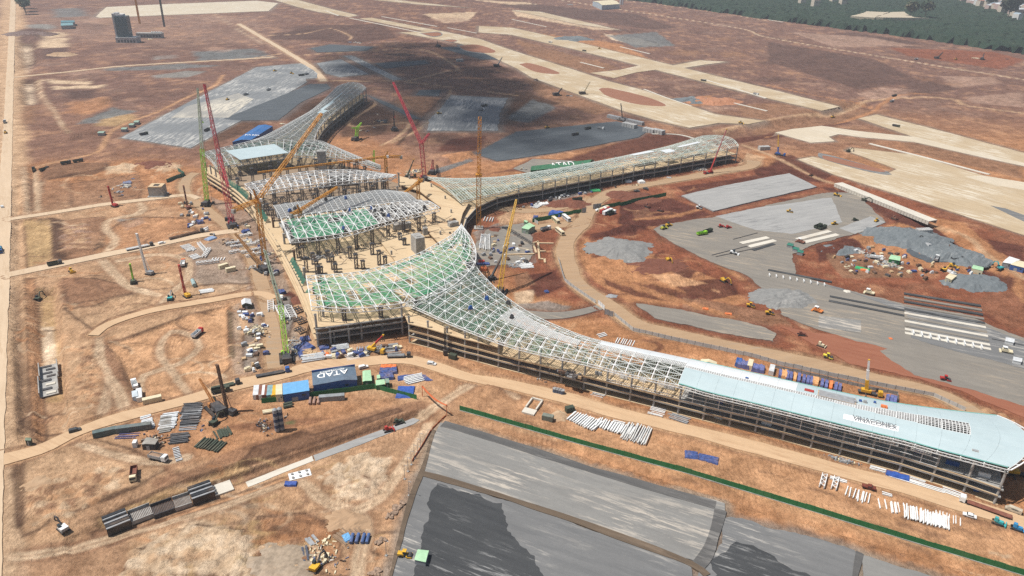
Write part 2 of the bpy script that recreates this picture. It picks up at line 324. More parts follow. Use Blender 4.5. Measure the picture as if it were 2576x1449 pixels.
# --- right site
for nme,p in[('dred',[(1560,510),(1690,500),(1790,540),(1700,560),(1600,580),(1560,560)]),('bright',[(1590,530),(1630,520),(1645,540),(1600,555)]),('dred',[(1480,590),(1560,570),(1610,565),(1600,590),(1500,600)]),('orange',[(1460,650),(1640,640),(1800,700),(1880,760),(1780,790),(1600,770),(1500,710)]),('dred',[(1600,680),(1680,660),(1750,680),(1740,700),(1620,705)]),('dred',[(1690,710),(1840,700),(1860,740),(1760,760)]),('red',[(1700,740),(1960,790),(2010,830),(1900,830),(1720,790)]),('dred',[(1990,835),(2250,880),(2350,925),(2300,935),(2120,900)]),('red',[(1960,815),(2140,850),(2576,950),(2576,1030),(2420,1010),(2200,940)]),('brown',[(2420,1020),(2560,1060),(2576,1120),(2520,1040)]),('orange',[(1500,800),(1700,850),(2000,910),(2350,990),(2420,1040),(2300,1010),(1950,940),(1640,870)]),('dred',[(1880,400),(1990,390),(2100,440),(2060,460),(1900,440)]),('dred',[(1700,470),(1980,430),(1950,445),(1740,495)]),('dred',[(2060,470),(2160,475),(2350,560),(2460,640),(2400,640),(2200,530)]),('dred',[(2050,620),(2150,590),(2240,600),(2180,625),(2060,660)]),('orange',[(2130,600),(2260,560),(2330,580),(2240,610),(2480,680),(2460,700),(2250,660)]),('orange',[(2330,540),(2420,560),(2500,620),(2576,680),(2576,760),(2450,640)]),('dred',[(2480,600),(2576,620),(2576,660),(2500,630)]),('brown',[(2070,640),(2250,640),(2300,700),(2120,700)]),('dred',[(2460,660),(2560,700),(2540,730),(2460,700)]),('dred',[(1310,470),(1420,455),(1520,465),(1480,480),(1340,500)]),('dred',[(1395,500),(1460,505),(1465,520),(1420,525)]),('dred',[(1550,480),(1610,480),(1600,500),(1560,500)]),('orange',[(1900,380),(1960,400),(1930,420),(1850,430),(1880,400)]),('dred',[(1320,690),(1400,680),(1420,720),(1350,750)]),('dred',[(1950,500),(2030,500),(2020,520)]),('dred',[(1200,440),(1420,400),(1650,330),(1760,345),(1640,380),(1430,420)]),('brown',[(1850,265),(2100,250),(2250,280),(2000,330),(1900,330)]),('dred',[(1790,345),(2040,310),(2110,300),(2140,310),(1950,350),(1870,350)]),('brown',[(2080,345),(2150,350),(2330,400),(2470,440),(2300,400)]),('brown',[(2230,330),(2576,410),(2576,450),(2300,385)]),('orange',[(1700,250),(1790,240),(1800,262),(1740,270)]),('brown',[(1300,100),(1560,170),(1480,185),(1330,140)]),('orange',[(1330,80),(1560,110),(1640,150),(1400,100)]),('cream',[(1520,85),(1600,95),(1665,112),(1620,118),(1540,100)]),('bgrey',[(1650,80),(1700,115),(1600,120),(1530,90)]),('pale',[(1288,25),(1400,45),(1560,75),(1500,75),(1300,40)]),('pale',[(1060,35),(1200,30),(1180,52),(1120,58)]),('pale',[(1190,0),(1320,5),(1360,12),(1300,14)]),('dmauve',[(1340,10),(1600,35),(1700,70),(1640,75),(1400,40),(1250,12)]),('dmauve',[(1932,105),(2200,150),(2320,205),(2160,225),(1932,155)]),('dmauve',[(2100,85),(2260,110),(2330,112),(2300,105),(2150,82)]),('dmauve',[(2275,210),(2340,205),(2420,222),(2300,240)]),('pink',[(2360,190),(2500,195),(2520,210),(2400,220)]),('pink',[(2435,245),(2576,230),(2576,270),(2450,260)]),('pink',[(1985,80),(2200,95),(2300,115),(2100,120)]),('red',[(2240,120),(2500,130),(2576,150),(2520,175),(2280,140)]),('pink',[(2155,235),(2220,220),(2300,225),(2280,245),(2180,250)]),('dmauve',[(770,65),(960,60),(1000,95),(880,110),(700,90)]),('dmauve',[(680,85),(800,72),(860,90),(870,100),(680,100)]),('pink',[(1020,80),(1160,95),(1400,190),(1300,180),(1150,120)]),('brown',[(1310,170),(1560,275),(1500,290),(1350,240)]),('dbrown',[(1260,240),(1330,230),(1400,260),(1330,300),(1270,310)]),('brown',[(1000,240),(1100,245),(1060,300),(980,330)]),('dbrown',[(850,300),(960,250),(1000,270),(960,340),(860,345)]),('dbrown',[(690,270),(830,240),(800,290),(740,320)]),('dbrown',[(580,290),(640,300),(720,340),(600,340),(520,370)]),('dred',[(1130,350),(1230,340),(1200,380),(1100,380)]),('bgrey',[(1080,432),(1180,400),(1190,405),(1110,435)]),('orange',[(1110,395),(1180,380),(1200,395),(1140,410)]),('bgrey',[(1270,300),(1340,250),(1400,270),(1330,310)])]:soil(nme,p,3.5,4,.88)
for nme,p,dz in[('grey',[(1190,585),(1260,560),(1345,575),(1350,660),(1330,672),(1250,672),(1205,650)],0),('tan',[(1250,545),(1330,515),(1440,515),(1450,555),(1340,590),(1265,585)],0),('pale',[(1290,735),(1340,730),(1345,760),(1300,770)],0),('brown',[(1290,690),(1330,680),(1345,715),(1300,725)],0),('grey',[(1300,765),(1380,755),(1440,770),(1420,800),(1330,800)],0),('dred',[(1475,600),(1500,588),(1600,565),(1640,580),(1560,588),(1490,606)],.8),('orange',[(1455,610),(1478,600),(1495,660),(1640,650),(1700,690),(1560,720),(1470,680)],-.4),('dred',[(1520,700),(1640,715),(1760,745),(1740,765),(1600,745),(1525,715)],-.6),('bright',[(1640,690),(1700,690),(1780,715),(1690,720)],0),('dred',[(1560,512),(1690,500),(1785,535),(1700,558),(1590,580),(1555,560)],-.6),('brown',[(1715,745),(1965,790),(2005,828),(1880,815),(1720,785)],.3),('tan',[(1880,385),(1925,395),(1905,420),(1790,442),(1700,458),(1690,450),(1850,420)],0),('grey',[(1330,500),(1400,480),(1500,470),(1520,478),(1400,505)],0)]:soil(nme,p,1,2,.8);FIELDS.append((p,dz))
for nme,wd,p in[('tan',7,[(1800,330),(1880,312),(2000,290),(2100,280),(2180,255),(2300,245),(2400,250),(2430,265),(2576,285)]),('orange',6,[(1932,335),(2050,320),(2200,270),(2260,240),(2330,235)]),('tan',5,[(1870,365),(1960,400),(2060,450),(2200,490),(2350,560),(2440,600),(2480,640),(2576,700)]),('orange',5,[(1600,550),(1700,540),(1760,525)]),('orange',6,[(1640,570),(1720,610),(1800,660),(1870,700)]),('orange',7,[(1450,640),(1500,680),(1600,720),(1750,770),(1830,800)]),('tan',6,[(2010,770),(2000,800),(2040,830),(2090,880),(2140,920)]),('tan',5,[(644,145),(720,135),(760,150),(790,170),(820,200),(1000,205),(1100,215),(1300,240)]),('tan',5,[(740,140),(900,130),(1060,125),(1150,170),(1120,180),(1020,205)]),('tan',4,[(1135,225),(1120,260),(1060,320),(985,360)]),('tan',4,[(925,255),(945,262),(880,305),(900,318),(1000,310),(1030,312),(1000,345),(960,365)]),('dbrown',3,[(1125,235),(1060,300),(1000,365)]),('tan',5,[(650,90),(760,85),(830,72),(880,90),(880,100)]),('pink',4,[(650,100),(720,140),(800,180)]),('pink',3,[(640,95),(640,60),(560,40)]),('pale',6,[(1408,0),(1640,36),(1863,72),(1932,94),(2250,148),(2576,200)]),('pale',3,[(1560,0),(1740,22),(1932,52)]),('orange',5,[(1932,215),(2050,240),(2200,265)]),('tan',4,[(200,50),(330,70),(420,72)]),('pink',4,[(170,85),(220,68),(240,58)]),('pink',3,[(480,68),(510,100),(600,100)]),('pale',3,[(540,35),(600,75),(660,110)])]:track(nme,p,wd,1.5,1.5,.85)
for i in range(150):
 x,y=rnd.uniform(1280,2560),rnd.uniform(460,1040);r=rnd.uniform(10,40);a0=rnd.uniform(0,6.3)
 track(rnd.choice(['orange','dred','dred','bright','brown']),[(x+r*1.6*math.cos(a0+t*.3),y+r*.5*math.sin(a0+t*.3))for t in range(rnd.randint(3,9))],rnd.uniform(1.2,3),.8,.8,rnd.uniform(.3,.7))
for i in range(120):
 x,y=rnd.uniform(1150,2560),rnd.uniform(960,1440);r=rnd.uniform(20,90)
 track(rnd.choice(['tan','brown','dbrown','orange','pale']),[(x+r*t*.5,y+r*t*.14+rnd.uniform(-4,4))for t in range(4)],rnd.uniform(.8,2.2),.6,.8,rnd.uniform(.3,.65))
for i in range(90):
 x,y=rnd.uniform(80,2500),rnd.uniform(30,330);r=rnd.uniform(15,60)
 soil(rnd.choice(['dmauve','pink','mauve','brown']),[(x-r,y),(x-r*.4,y-r*.12),(x+r*.6,y-r*.1),(x+r,y+r*.05),(x+r*.3,y+r*.16),(x-r*.6,y+r*.12)],8,12,rnd.uniform(.3,.7))
col*=(1+.22*NF+.18*NM+.12*NB)[:,None]
# --- relief
Z=.3*NM+.2*NF+.5*np.maximum(0,np.abs(fbm(X,Y,9,3,91))-.25);Z*=np.clip(1.3-Wfar,.15,1)
def rough_zone(pts,amp,size=5,seed=50):
 P=GL(pts);i=local(P,12);wt=sst(-4,8,poly_sd(X[i],Y[i],P));Z[i]+=wt*amp*(np.abs(fbm(X[i],Y[i],size,4,seed))*1.6-.3)
rough_zone([(320,1390),(450,1330),(650,1340),(640,1475),(300,1475)],2.6,9);rough_zone([(60,1200),(330,1170),(400,1230),(250,1330),(60,1370)],1.9,8,60);rough_zone([(760,1190),(900,1130),(1000,1140),(960,1260),(830,1265)],2.2,8,61)
rough_zone([(640,1300),(780,1290),(850,1340),(760,1400),(650,1400)],1.6,6,62);rough_zone([(150,560),(230,560),(260,640),(150,650)],1.2,7,63);rough_zone([(170,850),(250,860),(250,1080),(170,1080)],1.0,6,64);rough_zone([(270,405),(480,395),(470,450),(270,455)],2.,10,65)
rough_zone([(1160,1060),(1800,1240),(2576,1449),(2400,1475),(1830,1290),(1200,1090)],.9,6,66);rough_zone([(1500,560),(1700,520),(1900,700),(1800,800),(1500,700)],1.1,8,67);rough_zone([(2380,1000),(2576,1040),(2576,1130)],1.2,7,68);rough_zone([(2150,225),(2330,215),(2300,250),(2160,255)],4,16,69)
def trench(pts,half,slope,depth):
 P=GL(pts);i=local(P,half+slope+3);d=line_d(X[i],Y[i],P)+NM[i]*.8;wt=1-sst(half,half+slope,d);Z[i]=Z[i]*(1-wt)-depth*wt
for pts_,dz_ in FIELDS:
 P=GL(pts_);i=local(P,3);Z[i]+=sst(0,1.6,poly_sd(X[i],Y[i],P)+NF[i]*.6)*dz_*1.3
def mound(pts,hgt,edge,amp=.25,size=9,seed=80):
 P=GL(pts);i=local(P,4);sd=poly_sd(X[i],Y[i],P)+NM[i]*edge*.2;wt=sst(0,edge,sd);Z[i]+=wt*hgt*(1+amp*fbm(X[i],Y[i],size,4,seed))
trench([(45,560),(47,600),(50,640),(48,685)],2.2,2.4,3.);trench([(112,735),(118,800),(122,900),(127,985),(130,1090)],4.2,3.4,4.6);trench([(68,100),(66,180)],6,9,4);trench([(75,205),(80,258)],5,8,4);trench([(66,1100),(62,1000),(48,850),(40,720)],1.5,2,2.2);trench([(40,470),(42,540)],1.5,2,2);trench([(80,430),(78,530)],1.2,1.6,2.)
TR=[(215,1355),(300,1318),(420,1272),(560,1228),(700,1180),(790,1148),(930,1098),(1050,1056)]
trench(TR,9.5,2.,.9);trench(TR,5.,2.2,2.4)
trench([(1165,1052),(1500,1152),(2000,1305),(2600,1480)],.8,1.6,.9);trench([(1795,352),(1900,330),(2090,295),(2180,268)],14,12,5);trench([(2160,470),(2340,560),(2500,690)],5,6,3)
mound([(410,445),(100,460),(105,425),(270,410)],1.6,8);mound([(700,1135),(1050,1015),(1090,1030),(900,1085),(560,1190),(400,1230),(420,1200)],2.2,5);mound([(1210,960),(1250,965),(1320,1000),(1250,1000),(1190,985)],2.5,6)
mound([(1500,592),(1560,570),(1610,566),(1600,585)],2.5,5);mound([(2060,628),(2150,592),(2235,598),(2070,655)],2,5);mound([(1095,395),(1200,378),(1190,400),(1120,412)],3,8)
mound([(730,740),(745,745),(735,788),(714,770)],2.2,3);mound([(1050,945),(1100,935),(1150,955),(1180,985),(1100,975)],2.4,5);mound([(1140,880),(1200,925),(1260,945),(1230,950),(1160,915)],2,4)
for p in([(130,345),(250,320),(270,335),(160,360)],[(220,250),(300,240),(300,258),(230,268)],[(45,72),(110,70),(108,100),(50,102)]):mound(p,3,10,.5,14)
def dumps(pts,sp,h,cols,seed):
 "rows of tipped lorry loads"
 P=GL(pts);r=random.Random(seed);xs,ys=[p.x for p in P],[p.y for p in P];yv=min(ys)
 while yv<max(ys):
  xv=min(xs)+r.uniform(0,sp)
  while xv<max(xs):
   x,y=xv+r.uniform(-.3,.3)*sp,yv+r.uniform(-.3,.3)*sp;xv+=sp
   if poly_sd(np.array([x]),np.array([y]),P)[0]<0:continue
   rd=sp*r.uniform(.42,.72);i=np.nonzero((np.abs(X-x)<rd*1.3)&(np.abs(Y-y)<rd*1.3))[0];d=np.hypot((X[i]-x)*r.uniform(.8,1.2),Y[i]-y)/rd+NF[i]*.25;wt=np.clip(1-d,0,1);Z[i]=np.maximum(Z[i],wt**.8*h*r.uniform(.7,1.3)-.1)
   c_=C3(r.choice(cols));k=sst(.05,.4,wt)[:,None]*.75;col[i]=col[i]*(1-k)+c_*k
  yv+=sp*.85
dumps([(330,1395),(440,1340),(520,1322),(630,1345),(640,1475),(300,1475)],4.2,1.9,['pale','cream','cream','tan'],1);dumps([(800,1200),(850,1165),(900,1140),(985,1150),(975,1215),(930,1258),(850,1260)],3.6,1.5,['cream','cream','pale'],2);dumps([(70,1220),(180,1190),(330,1180),(350,1215),(220,1280),(70,1340)],4.,1.3,['tan','pale','bright','brown'],3)
dumps([(262,430),(320,412),(348,418),(330,440),(270,444)],5,2.4,['pale','tan'],4);dumps([(380,424),(440,410),(465,422),(400,436)],5,2.2,['pale','tan'],5);dumps([(150,575),(220,565),(225,630),(152,640)],4,1.3,['brown','pink','tan'],6);dumps([(180,870),(245,870),(245,1000),(180,1010)],4,1.,['tan','brown','bright'],7);dumps([(2395,1000),(2500,1035),(2576,1070),(2576,1130),(2480,1050)],4,1.4,['orange','brown','bright'],8);dumps([(640,1370),(760,1360),(770,1449),(650,1460)],4,1.2,['pale','tan','brown'],9);dumps([(1180,1072),(1500,1165),(1810,1258),(1812,1264),(1500,1174),(1180,1080)],2.6,.8,['orange','brown','bright'],10);dumps([(2080,1345),(2250,1392),(2420,1445),(2400,1452),(2240,1402),(2080,1356)],2.6,.8,['orange','brown','bright'],11)
i_=np.nonzero((Y>1500)|(np.abs(X)>900))[0];Z[i_]*=.3
# ------------------------------------------------------------------ pads, runways and roads: sheets lying on levelled ground
A_RUN=math.atan2(-95,62)
CRE=padmat('pale runway concrete',(.42,.32,.205),(.54,.43,.285),(.64,.575,.46),math.atan2(1634-589,-1100+259),(.46,.58),.9,.3)
CRW=padmat('white runway concrete',(.54,.46,.34),(.62,.54,.42),(.68,.63,.54),math.atan2(1634-589,-1100+259),(.5,.62),.9,.3)
A_P1=math.atan2(-.415,.910)
GR1=padmat('light grey gravel base',(.19,.187,.18),(.27,.265,.25),(.50,.45,.385),A_P1,(.5,.6),.95,.8)
GR2=padmat('dark grey gravel base',(.045,.048,.052),(.08,.083,.086),(.30,.30,.295),A_P1,(.56,.66),.95,.8)
GR3=padmat('mid grey gravel base',(.14,.143,.146),(.21,.21,.208),(.45,.425,.385),A_P1,(.52,.62),.95,.9)
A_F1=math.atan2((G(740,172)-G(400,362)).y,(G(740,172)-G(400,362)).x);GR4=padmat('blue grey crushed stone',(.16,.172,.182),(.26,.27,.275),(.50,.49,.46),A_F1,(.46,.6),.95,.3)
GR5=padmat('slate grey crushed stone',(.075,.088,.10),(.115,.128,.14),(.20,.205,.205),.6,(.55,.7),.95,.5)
GR6=padmat('dusty tan grey base',(.195,.18,.16),(.27,.245,.21),(.40,.325,.24),A_P1,(.5,.66),.95,.8)
GR7=padmat('pale grey crusher run',(.29,.29,.285),(.40,.395,.38),(.20,.20,.20),.45,(.52,.66),.95,.5)
EARTH=padmat('sandy haul road',(.52,.355,.215),(.61,.43,.27),(.42,.265,.155),A_P1,(.5,.66),.95,.7)
EARTH2=padmat('dusty brown haul road',(.36,.24,.145),(.45,.31,.19),(.33,.265,.20),.2,(.5,.66),.95,.7)
ROADW=padmat('pale compacted road',(.56,.42,.285),(.63,.49,.345),(.46,.33,.21),A_RUN,(.5,.66),.95,.7)
CULV=padmat('white fresh concrete',(.60,.56,.48),(.68,.64,.56),(.45,.38,.30),.4,(.52,.66),.9,.8)
REDBASE=padmat('compacted red laterite',(.27,.105,.062),(.32,.135,.082),(.24,.085,.05),A_P1,(.5,.66),.95,.6)
MOUND=[]
LEVELLED,BERM=[],[]
_zn=[0]
def wob(p,size,seed):return float(fbm(np.array([p.x]),np.array([p.y]),size,3,seed)[0])
def halo(P,rgb,grow,f,rag,k):
 i=local(P,grow+f+rag+4)
 if len(i):
  sd=poly_sd(X[i],Y[i],P)+grow+NM[i]*rag+NF[i]*rag*.5;wt=sst(-f,f,sd)*k;col[i]=col[i]*(1-wt[:,None])+np.array(rgb)*wt[:,None]
def matcol(m):
 return HALO.get(m.name,(.3,.2,.13))
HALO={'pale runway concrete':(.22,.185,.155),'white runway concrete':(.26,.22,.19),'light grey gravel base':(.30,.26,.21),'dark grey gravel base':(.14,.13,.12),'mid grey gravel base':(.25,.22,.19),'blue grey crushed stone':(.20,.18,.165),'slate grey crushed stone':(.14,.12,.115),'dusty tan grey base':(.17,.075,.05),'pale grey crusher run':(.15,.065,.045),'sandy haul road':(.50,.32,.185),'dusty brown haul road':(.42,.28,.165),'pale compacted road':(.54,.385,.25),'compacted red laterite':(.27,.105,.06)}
def ragged(P,step,amp):
 out=[];sd=rnd.randint(1,9999)
 for i in range(len(P)):
  a,b=P[i],P[(i+1)%len(P)];n=max(1,int((b-a).length/step));nn=Vector((-(b-a).y,(b-a).x,0)).normalized()
  for k in range(n):
   p=a.lerp(b,k/n);out.append(p+nn*amp*(wob(p,step*7,sd)*2.2+.35*(rnd.random()*2-1)))
 return out
_lay={}
def pad(name,pts,mat,z=.25,amp=.5,step=None,level=True,parent=None,curve=False):
 P=GL(pts)if len(pts[0])==2 else[Vector(p)for p in pts]
 if curve:P=spline(P+[P[0]],6)[:-1]
 far=min(p.y for p in P);st=step or(3 if far<400 else 6 if far<800 else 25)
 if level:LEVELLED.append(P);halo(P,matcol(mat),2.5 if far<700 else 6,2.5 if far<700 else 6,2.5,.8)
 _zn[0]+=1;z+=.0037*(_zn[0]%40)
 Q=ragged(P,st*.6,amp*(1 if far<700 else 2.));b=MB().prism([(p.x,p.y)for p in Q],min(-.6,z-.5),z)
 o=b.build(name,mat,parent);
 if not parent:o['kind']='structure'
 return o
def road(name,pts,wd,mat,z=.2,amp=.4,level=True,parent=None,step=4):
 P=spline(GL(pts),step);L,R=[],[];s1,s2=rnd.randint(1,999),rnd.randint(1,999);amp*=2.4;_zn[0]+=1;z+=.0037*(_zn[0]%40)
 for i,p in enumerate(P):
  t=(P[min(i+1,len(P)-1)]-P[max(i-1,0)]);t.z=0;t.normalize();n=Vector((-t.y,t.x,0));L.append(p+n*(wd/2+amp*wob(p,26,s1)));R.append(p-n*(wd/2+amp*wob(p,26,s2)))
 if level:LEVELLED.append(L+R[::-1]);BERM.append(L+R[::-1]);halo(L+R[::-1],(.24,.13,.08),3.4,.8,1.2,.55);halo(L+R[::-1],matcol(mat),1.5,1.2,1.2,.9)  # dark brown ring puts verge shade into the soil colour
 b=MB();n=len(P);b.add([(p.x,p.y,z)for p in L]+[(p.x,p.y,z)for p in R]+[(p.x,p.y,-.7)for p in L]+[(p.x,p.y,-.7)for p in R],[(i,n+i,n+i+1,i+1)for i in range(n-1)]+[(i,i+1,2*n+i+1,2*n+i)for i in range(n-1)]+[(n+i,3*n+i,3*n+i+1,n+i+1)for i in range(n-1)])
 o=b.build(name,mat,parent)
 if not parent:o['kind']='structure'
 return o
 # near grey pads
pad('gravel_pad',[(1108,1065),(1200,1090),(1400,1152),(1600,1212),(1818,1268),(1822,1300),(1795,1380),(1765,1422),(1735,1410),(1600,1362),(1330,1268),(1180,1222),(1062,1188),(1080,1112)],GR1,.55)
pad('gravel_pad',[(1050,1196),(1180,1230),(1330,1278),(1600,1374),(1735,1424),(1742,1449),(1740,1780),(960,1780),(985,1440),(1020,1330),(1042,1235)],GR3,.40)
pad('gravel_pad',[(1100,1218),(1180,1240),(1260,1268),(1275,1330),(1345,1400),(1372,1470),(1370,1780),(1020,1780),(1050,1400),(1076,1320),(1085,1250)],GR2,.45,1.2,2.2,False)
pad('gravel_pad',[(1825,1305),(1960,1330),(2150,1385),(2160,1400),(2150,1449),(2140,1780),(1760,1780),(1762,1445),(1795,1400)],GR3,.30,1.0)
pad('gravel_pad',[(2172,1398),(2260,1425),(2400,1470),(2480,1780),(2165,1780)],GR1,.34)
pad('gravel_pad',[(1790,1405),(1850,1370),(1950,1400),(2040,1449),(2080,1780),(1765,1780)],GR2,.36,2.2,3,False)
DKB=padmat('dark damp stone edge',(.085,.085,.085),(.14,.135,.13),(.26,.25,.235),A_P1,(.5,.64),.95,1.);DIT=padmat('brown ditch soil',(.10,.075,.055),(.16,.12,.085),(.24,.18,.13),A_P1,(.5,.64),.95,1.)
road('stone_edge',[(1112,1070),(1250,1110),(1400,1157),(1600,1217),(1800,1272)],4.2,DKB,.62,.5,False);road('drain_ditch',[(1056,1192),(1180,1226),(1330,1272),(1600,1368),(1738,1420),(1780,1450)],2.8,DIT,.64,.4,False);road('stone_edge',[(1812,1285),(1800,1330),(1775,1400),(1755,1430)],5,DKB,.6,.8,False)
road('stone_edge',[(1092,1085),(1062,1185),(1035,1250),(1000,1380),(975,1480)],1.6,DIT,.66,.5,False);road('stone_edge',[(2162,1392),(2150,1440),(2140,1490)],1.8,DKB,.5,.5,False)
# right pads
pad('gravel_pad',[(1713,494),(1850,463),(1985,438),(2055,472),(1930,500),(1795,533)],GR7,.8)
pad('gravel_pad',[(1642,578),(1662,566),(1790,548),(1900,525),(2080,484),(2150,486),(2228,560),(2150,590),(2055,612),(1995,640),(2000,692),(2100,722),(2280,770),(2420,790),(2576,850),(2640,880),(2640,985),(2576,960),(2250,885),(2100,845),(2010,812),(1962,790),(1935,740),(1870,690),(1800,664),(1690,612)],GR6,.3,1.)
pad('gravel_pad',[(1800,545),(1930,520),(2090,498),(2120,560),(2060,575),(1990,590),(1900,580)],GR7,.36,.9,None,False)
pad('gravel_pad',[(2110,575),(2190,545),(2228,560),(2150,590)],GR7,.37,.6,None,False)
pad('gravel_pad',[(2000,700),(2130,735),(2280,785),(2290,850),(2420,890),(2576,930),(2640,960),(2640,880),(2576,860),(2420,800),(2280,772),(2100,722)],GR3,.37,.9,None,False)
pad('gravel_pad',[(2060,795),(2165,808),(2165,838),(2060,825)],GR1,.42,.3,None,False)
pad('gravel_pad',[(1600,765),(1690,775),(1930,825),(1955,840),(1945,862),(1800,835),(1650,800)],GR6,.28,1.)
pad('gravel_pad',[(2215,885),(2260,880),(2420,905),(2640,960),(2640,1040),(2576,1020),(2300,945)],GR6,.28,1.)
pad('laterite_pad',[(1960,822),(2120,845),(2300,890),(2400,930),(2576,1005),(2640,1040),(2640,1085),(2576,1050),(2420,985),(2300,950),(2140,915)],REDBASE,.22,1.)
pad('gravel_pad',[(1145,690),(1230,575),(1330,560),(1345,640),(1330,668),(1240,672)],GR6,.2,2)
pad('gravel_pad',[(2200,600),(2290,572),(2330,598),(2400,645),(2480,685),(2420,660),(2330,660)],GR5,.05,2.,None,False)
# far grey pads
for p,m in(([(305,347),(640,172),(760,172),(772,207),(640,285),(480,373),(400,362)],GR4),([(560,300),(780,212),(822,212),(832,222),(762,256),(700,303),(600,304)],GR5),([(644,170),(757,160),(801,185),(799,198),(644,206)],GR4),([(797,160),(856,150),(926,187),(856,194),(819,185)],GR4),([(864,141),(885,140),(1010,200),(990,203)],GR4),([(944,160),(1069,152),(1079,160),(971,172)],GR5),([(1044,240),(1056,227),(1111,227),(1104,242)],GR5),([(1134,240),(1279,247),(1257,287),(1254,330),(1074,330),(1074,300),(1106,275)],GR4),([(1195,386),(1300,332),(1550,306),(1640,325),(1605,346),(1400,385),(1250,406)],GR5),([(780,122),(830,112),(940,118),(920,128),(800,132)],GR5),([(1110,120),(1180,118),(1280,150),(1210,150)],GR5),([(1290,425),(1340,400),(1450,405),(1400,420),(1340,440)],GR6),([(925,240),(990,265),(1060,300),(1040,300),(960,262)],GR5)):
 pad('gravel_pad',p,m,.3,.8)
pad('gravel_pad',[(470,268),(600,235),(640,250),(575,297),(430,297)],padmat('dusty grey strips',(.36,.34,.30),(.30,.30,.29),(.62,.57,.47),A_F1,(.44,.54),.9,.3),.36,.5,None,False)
# runways and taxiways
pad('runway',[(1205,66),(1288,70),(1450,106),(1640,152),(1932,223),(2112,269),(2068,279),(1932,248),(1650,176),(1450,126),(1288,88),(1205,82)],CRE,.3,.3)
pad('runway',[(1005,82),(1110,78),(1205,98),(1290,128),(1440,175),(1530,205),(1620,228),(1800,288),(1923,305),(1882,313),(1808,310),(1735,322),(1650,303),(1563,278),(1438,232),(1338,196),(1300,172),(1200,126),(1150,108)],CRE,.3,.3)
pad('taxiway',[(1485,184),(1560,176),(1612,164),(1662,162),(1680,172),(1600,183),(1545,197)],CRE,.34,.2,None,False)
pad('taxiway',[(1690,165),(1760,152),(1828,156),(1775,163),(1705,174)],CRE,.34,.3,None,True)
pad('runway',[(690,0),(742,-2),(830,22),(900,39),(880,43),(800,30),(750,18)],CRE,.3,.3);pad('runway',[(905,47),(935,45),(1112,79),(1108,86),(1000,66)],CRE,.3,.3)
pad('runway',[(1288,25),(1360,30),(1560,76),(1450,60)],CRE,.28,.5);pad('runway',[(940,0),(1000,0),(1180,20),(1060,12)],CRE,.28,2)
pad('apron',[(240,42),(268,18),(430,10),(644,2),(700,8),(676,28),(450,37),(250,45)],CRW,.3,.5)
pad('runway',[(2160,298),(2205,289),(2330,320),(2640,402),(2640,425),(2576,412),(2440,384),(2320,352)],CRE,.3,.3)
pad('runway',[(1950,334),(1992,325),(2067,317),(2155,330),(2310,346),(2440,380),(2640,425),(2640,432),(2470,396),(2300,358),(2170,346),(2110,338),(2085,345),(2100,356),(2040,360)],CRW,.34,.3,None,True)
pad('apron',[(2008,402),(2045,395),(2230,437),(2256,426),(2200,405),(2130,380),(2140,372),(2300,390),(2490,447),(2640,490),(2640,612),(2576,592),(2340,516),(2102,441)],CRE,.3,.3)
pad('apron',[(2425,445),(2470,442),(2640,470),(2640,490),(2500,466)],CRW,.36,.3,None,False)
pad('shoulder',[(2490,518),(2530,525),(2640,565),(2640,580),(2576,558)],GR3,.36,.4,None,False)
ISL=padmat('reddish island soil',(.26,.12,.08),(.33,.16,.10),(.42,.23,.13),.3)
for p in([(1505,225),(1530,222),(1620,243),(1670,262),(1665,268),(1600,262),(1530,243)],[(1306,162),(1335,160),(1400,180),(1402,187),(1350,182)],[(1155,116),(1200,113),(1245,128),(1230,134),(1175,128)],[(1115,102),(1135,100),(1150,103),(1135,106)],[(1060,85),(1100,82),(1110,88),(1090,92)],[(2070,392),(2110,400),(2220,428),(2215,434),(2150,422),(2075,402)]):
 pad('shoulder',[(p_[0]+(p_[0]-sum(q[0]for q in p)/len(p))*.16,p_[1]+(p_[1]-sum(q[1]for q in p)/len(p))*.32)for p_ in p],GR3,.38,.3,None,False,None,True);pad('soil_island',p,ISL,.44,.3,None,False,None,True)
for p,wd in(([(1620,225),(1680,248),(1740,268)],2.5),([(1770,200),(1830,218),(1928,248)],3.5),([(1460,157),(1520,172)],3),([(1560,118),(1635,136)],3),([(1830,256),(1930,280)],3),([(2187,362),(2330,398),(2489,440)],4),([(1932,50),(1970,56)],4),([(1288,49),(1375,68)],3),([(880,46),(1060,83)],4),([(960,42),(1100,67)],4),([(1125,70),(1200,84)],3),([(820,28),(852,40)],4),([(1640,338),(1715,341),(1800,368)],2.2)):
 road('drain_channel',p,wd,CULV,.5,.1,False)
 # roads
pad('road',[(27,-2),(40,-2),(35,180),(31,362),(27,560),(24,724),(17,900),(12,1087),(8,1250),(5,1480),(-120,1480),(-70,1087),(-24,724),(6,362)],ROADW,.26,.25)
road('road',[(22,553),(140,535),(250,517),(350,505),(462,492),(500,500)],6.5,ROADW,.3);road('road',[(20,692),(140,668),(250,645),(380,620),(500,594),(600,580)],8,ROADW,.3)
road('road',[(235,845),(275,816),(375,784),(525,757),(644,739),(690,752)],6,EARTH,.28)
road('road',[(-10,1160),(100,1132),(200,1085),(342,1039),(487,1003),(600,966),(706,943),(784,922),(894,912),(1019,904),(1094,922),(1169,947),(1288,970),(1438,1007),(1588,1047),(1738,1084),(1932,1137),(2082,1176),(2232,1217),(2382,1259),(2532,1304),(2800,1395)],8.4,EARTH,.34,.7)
road('road',[(694,926),(686,836),(676,780),(660,715),(640,655),(600,590),(555,556),(520,530),(484,505),(464,478),(472,450),(492,436)],8,EARTH2,.24,.8)
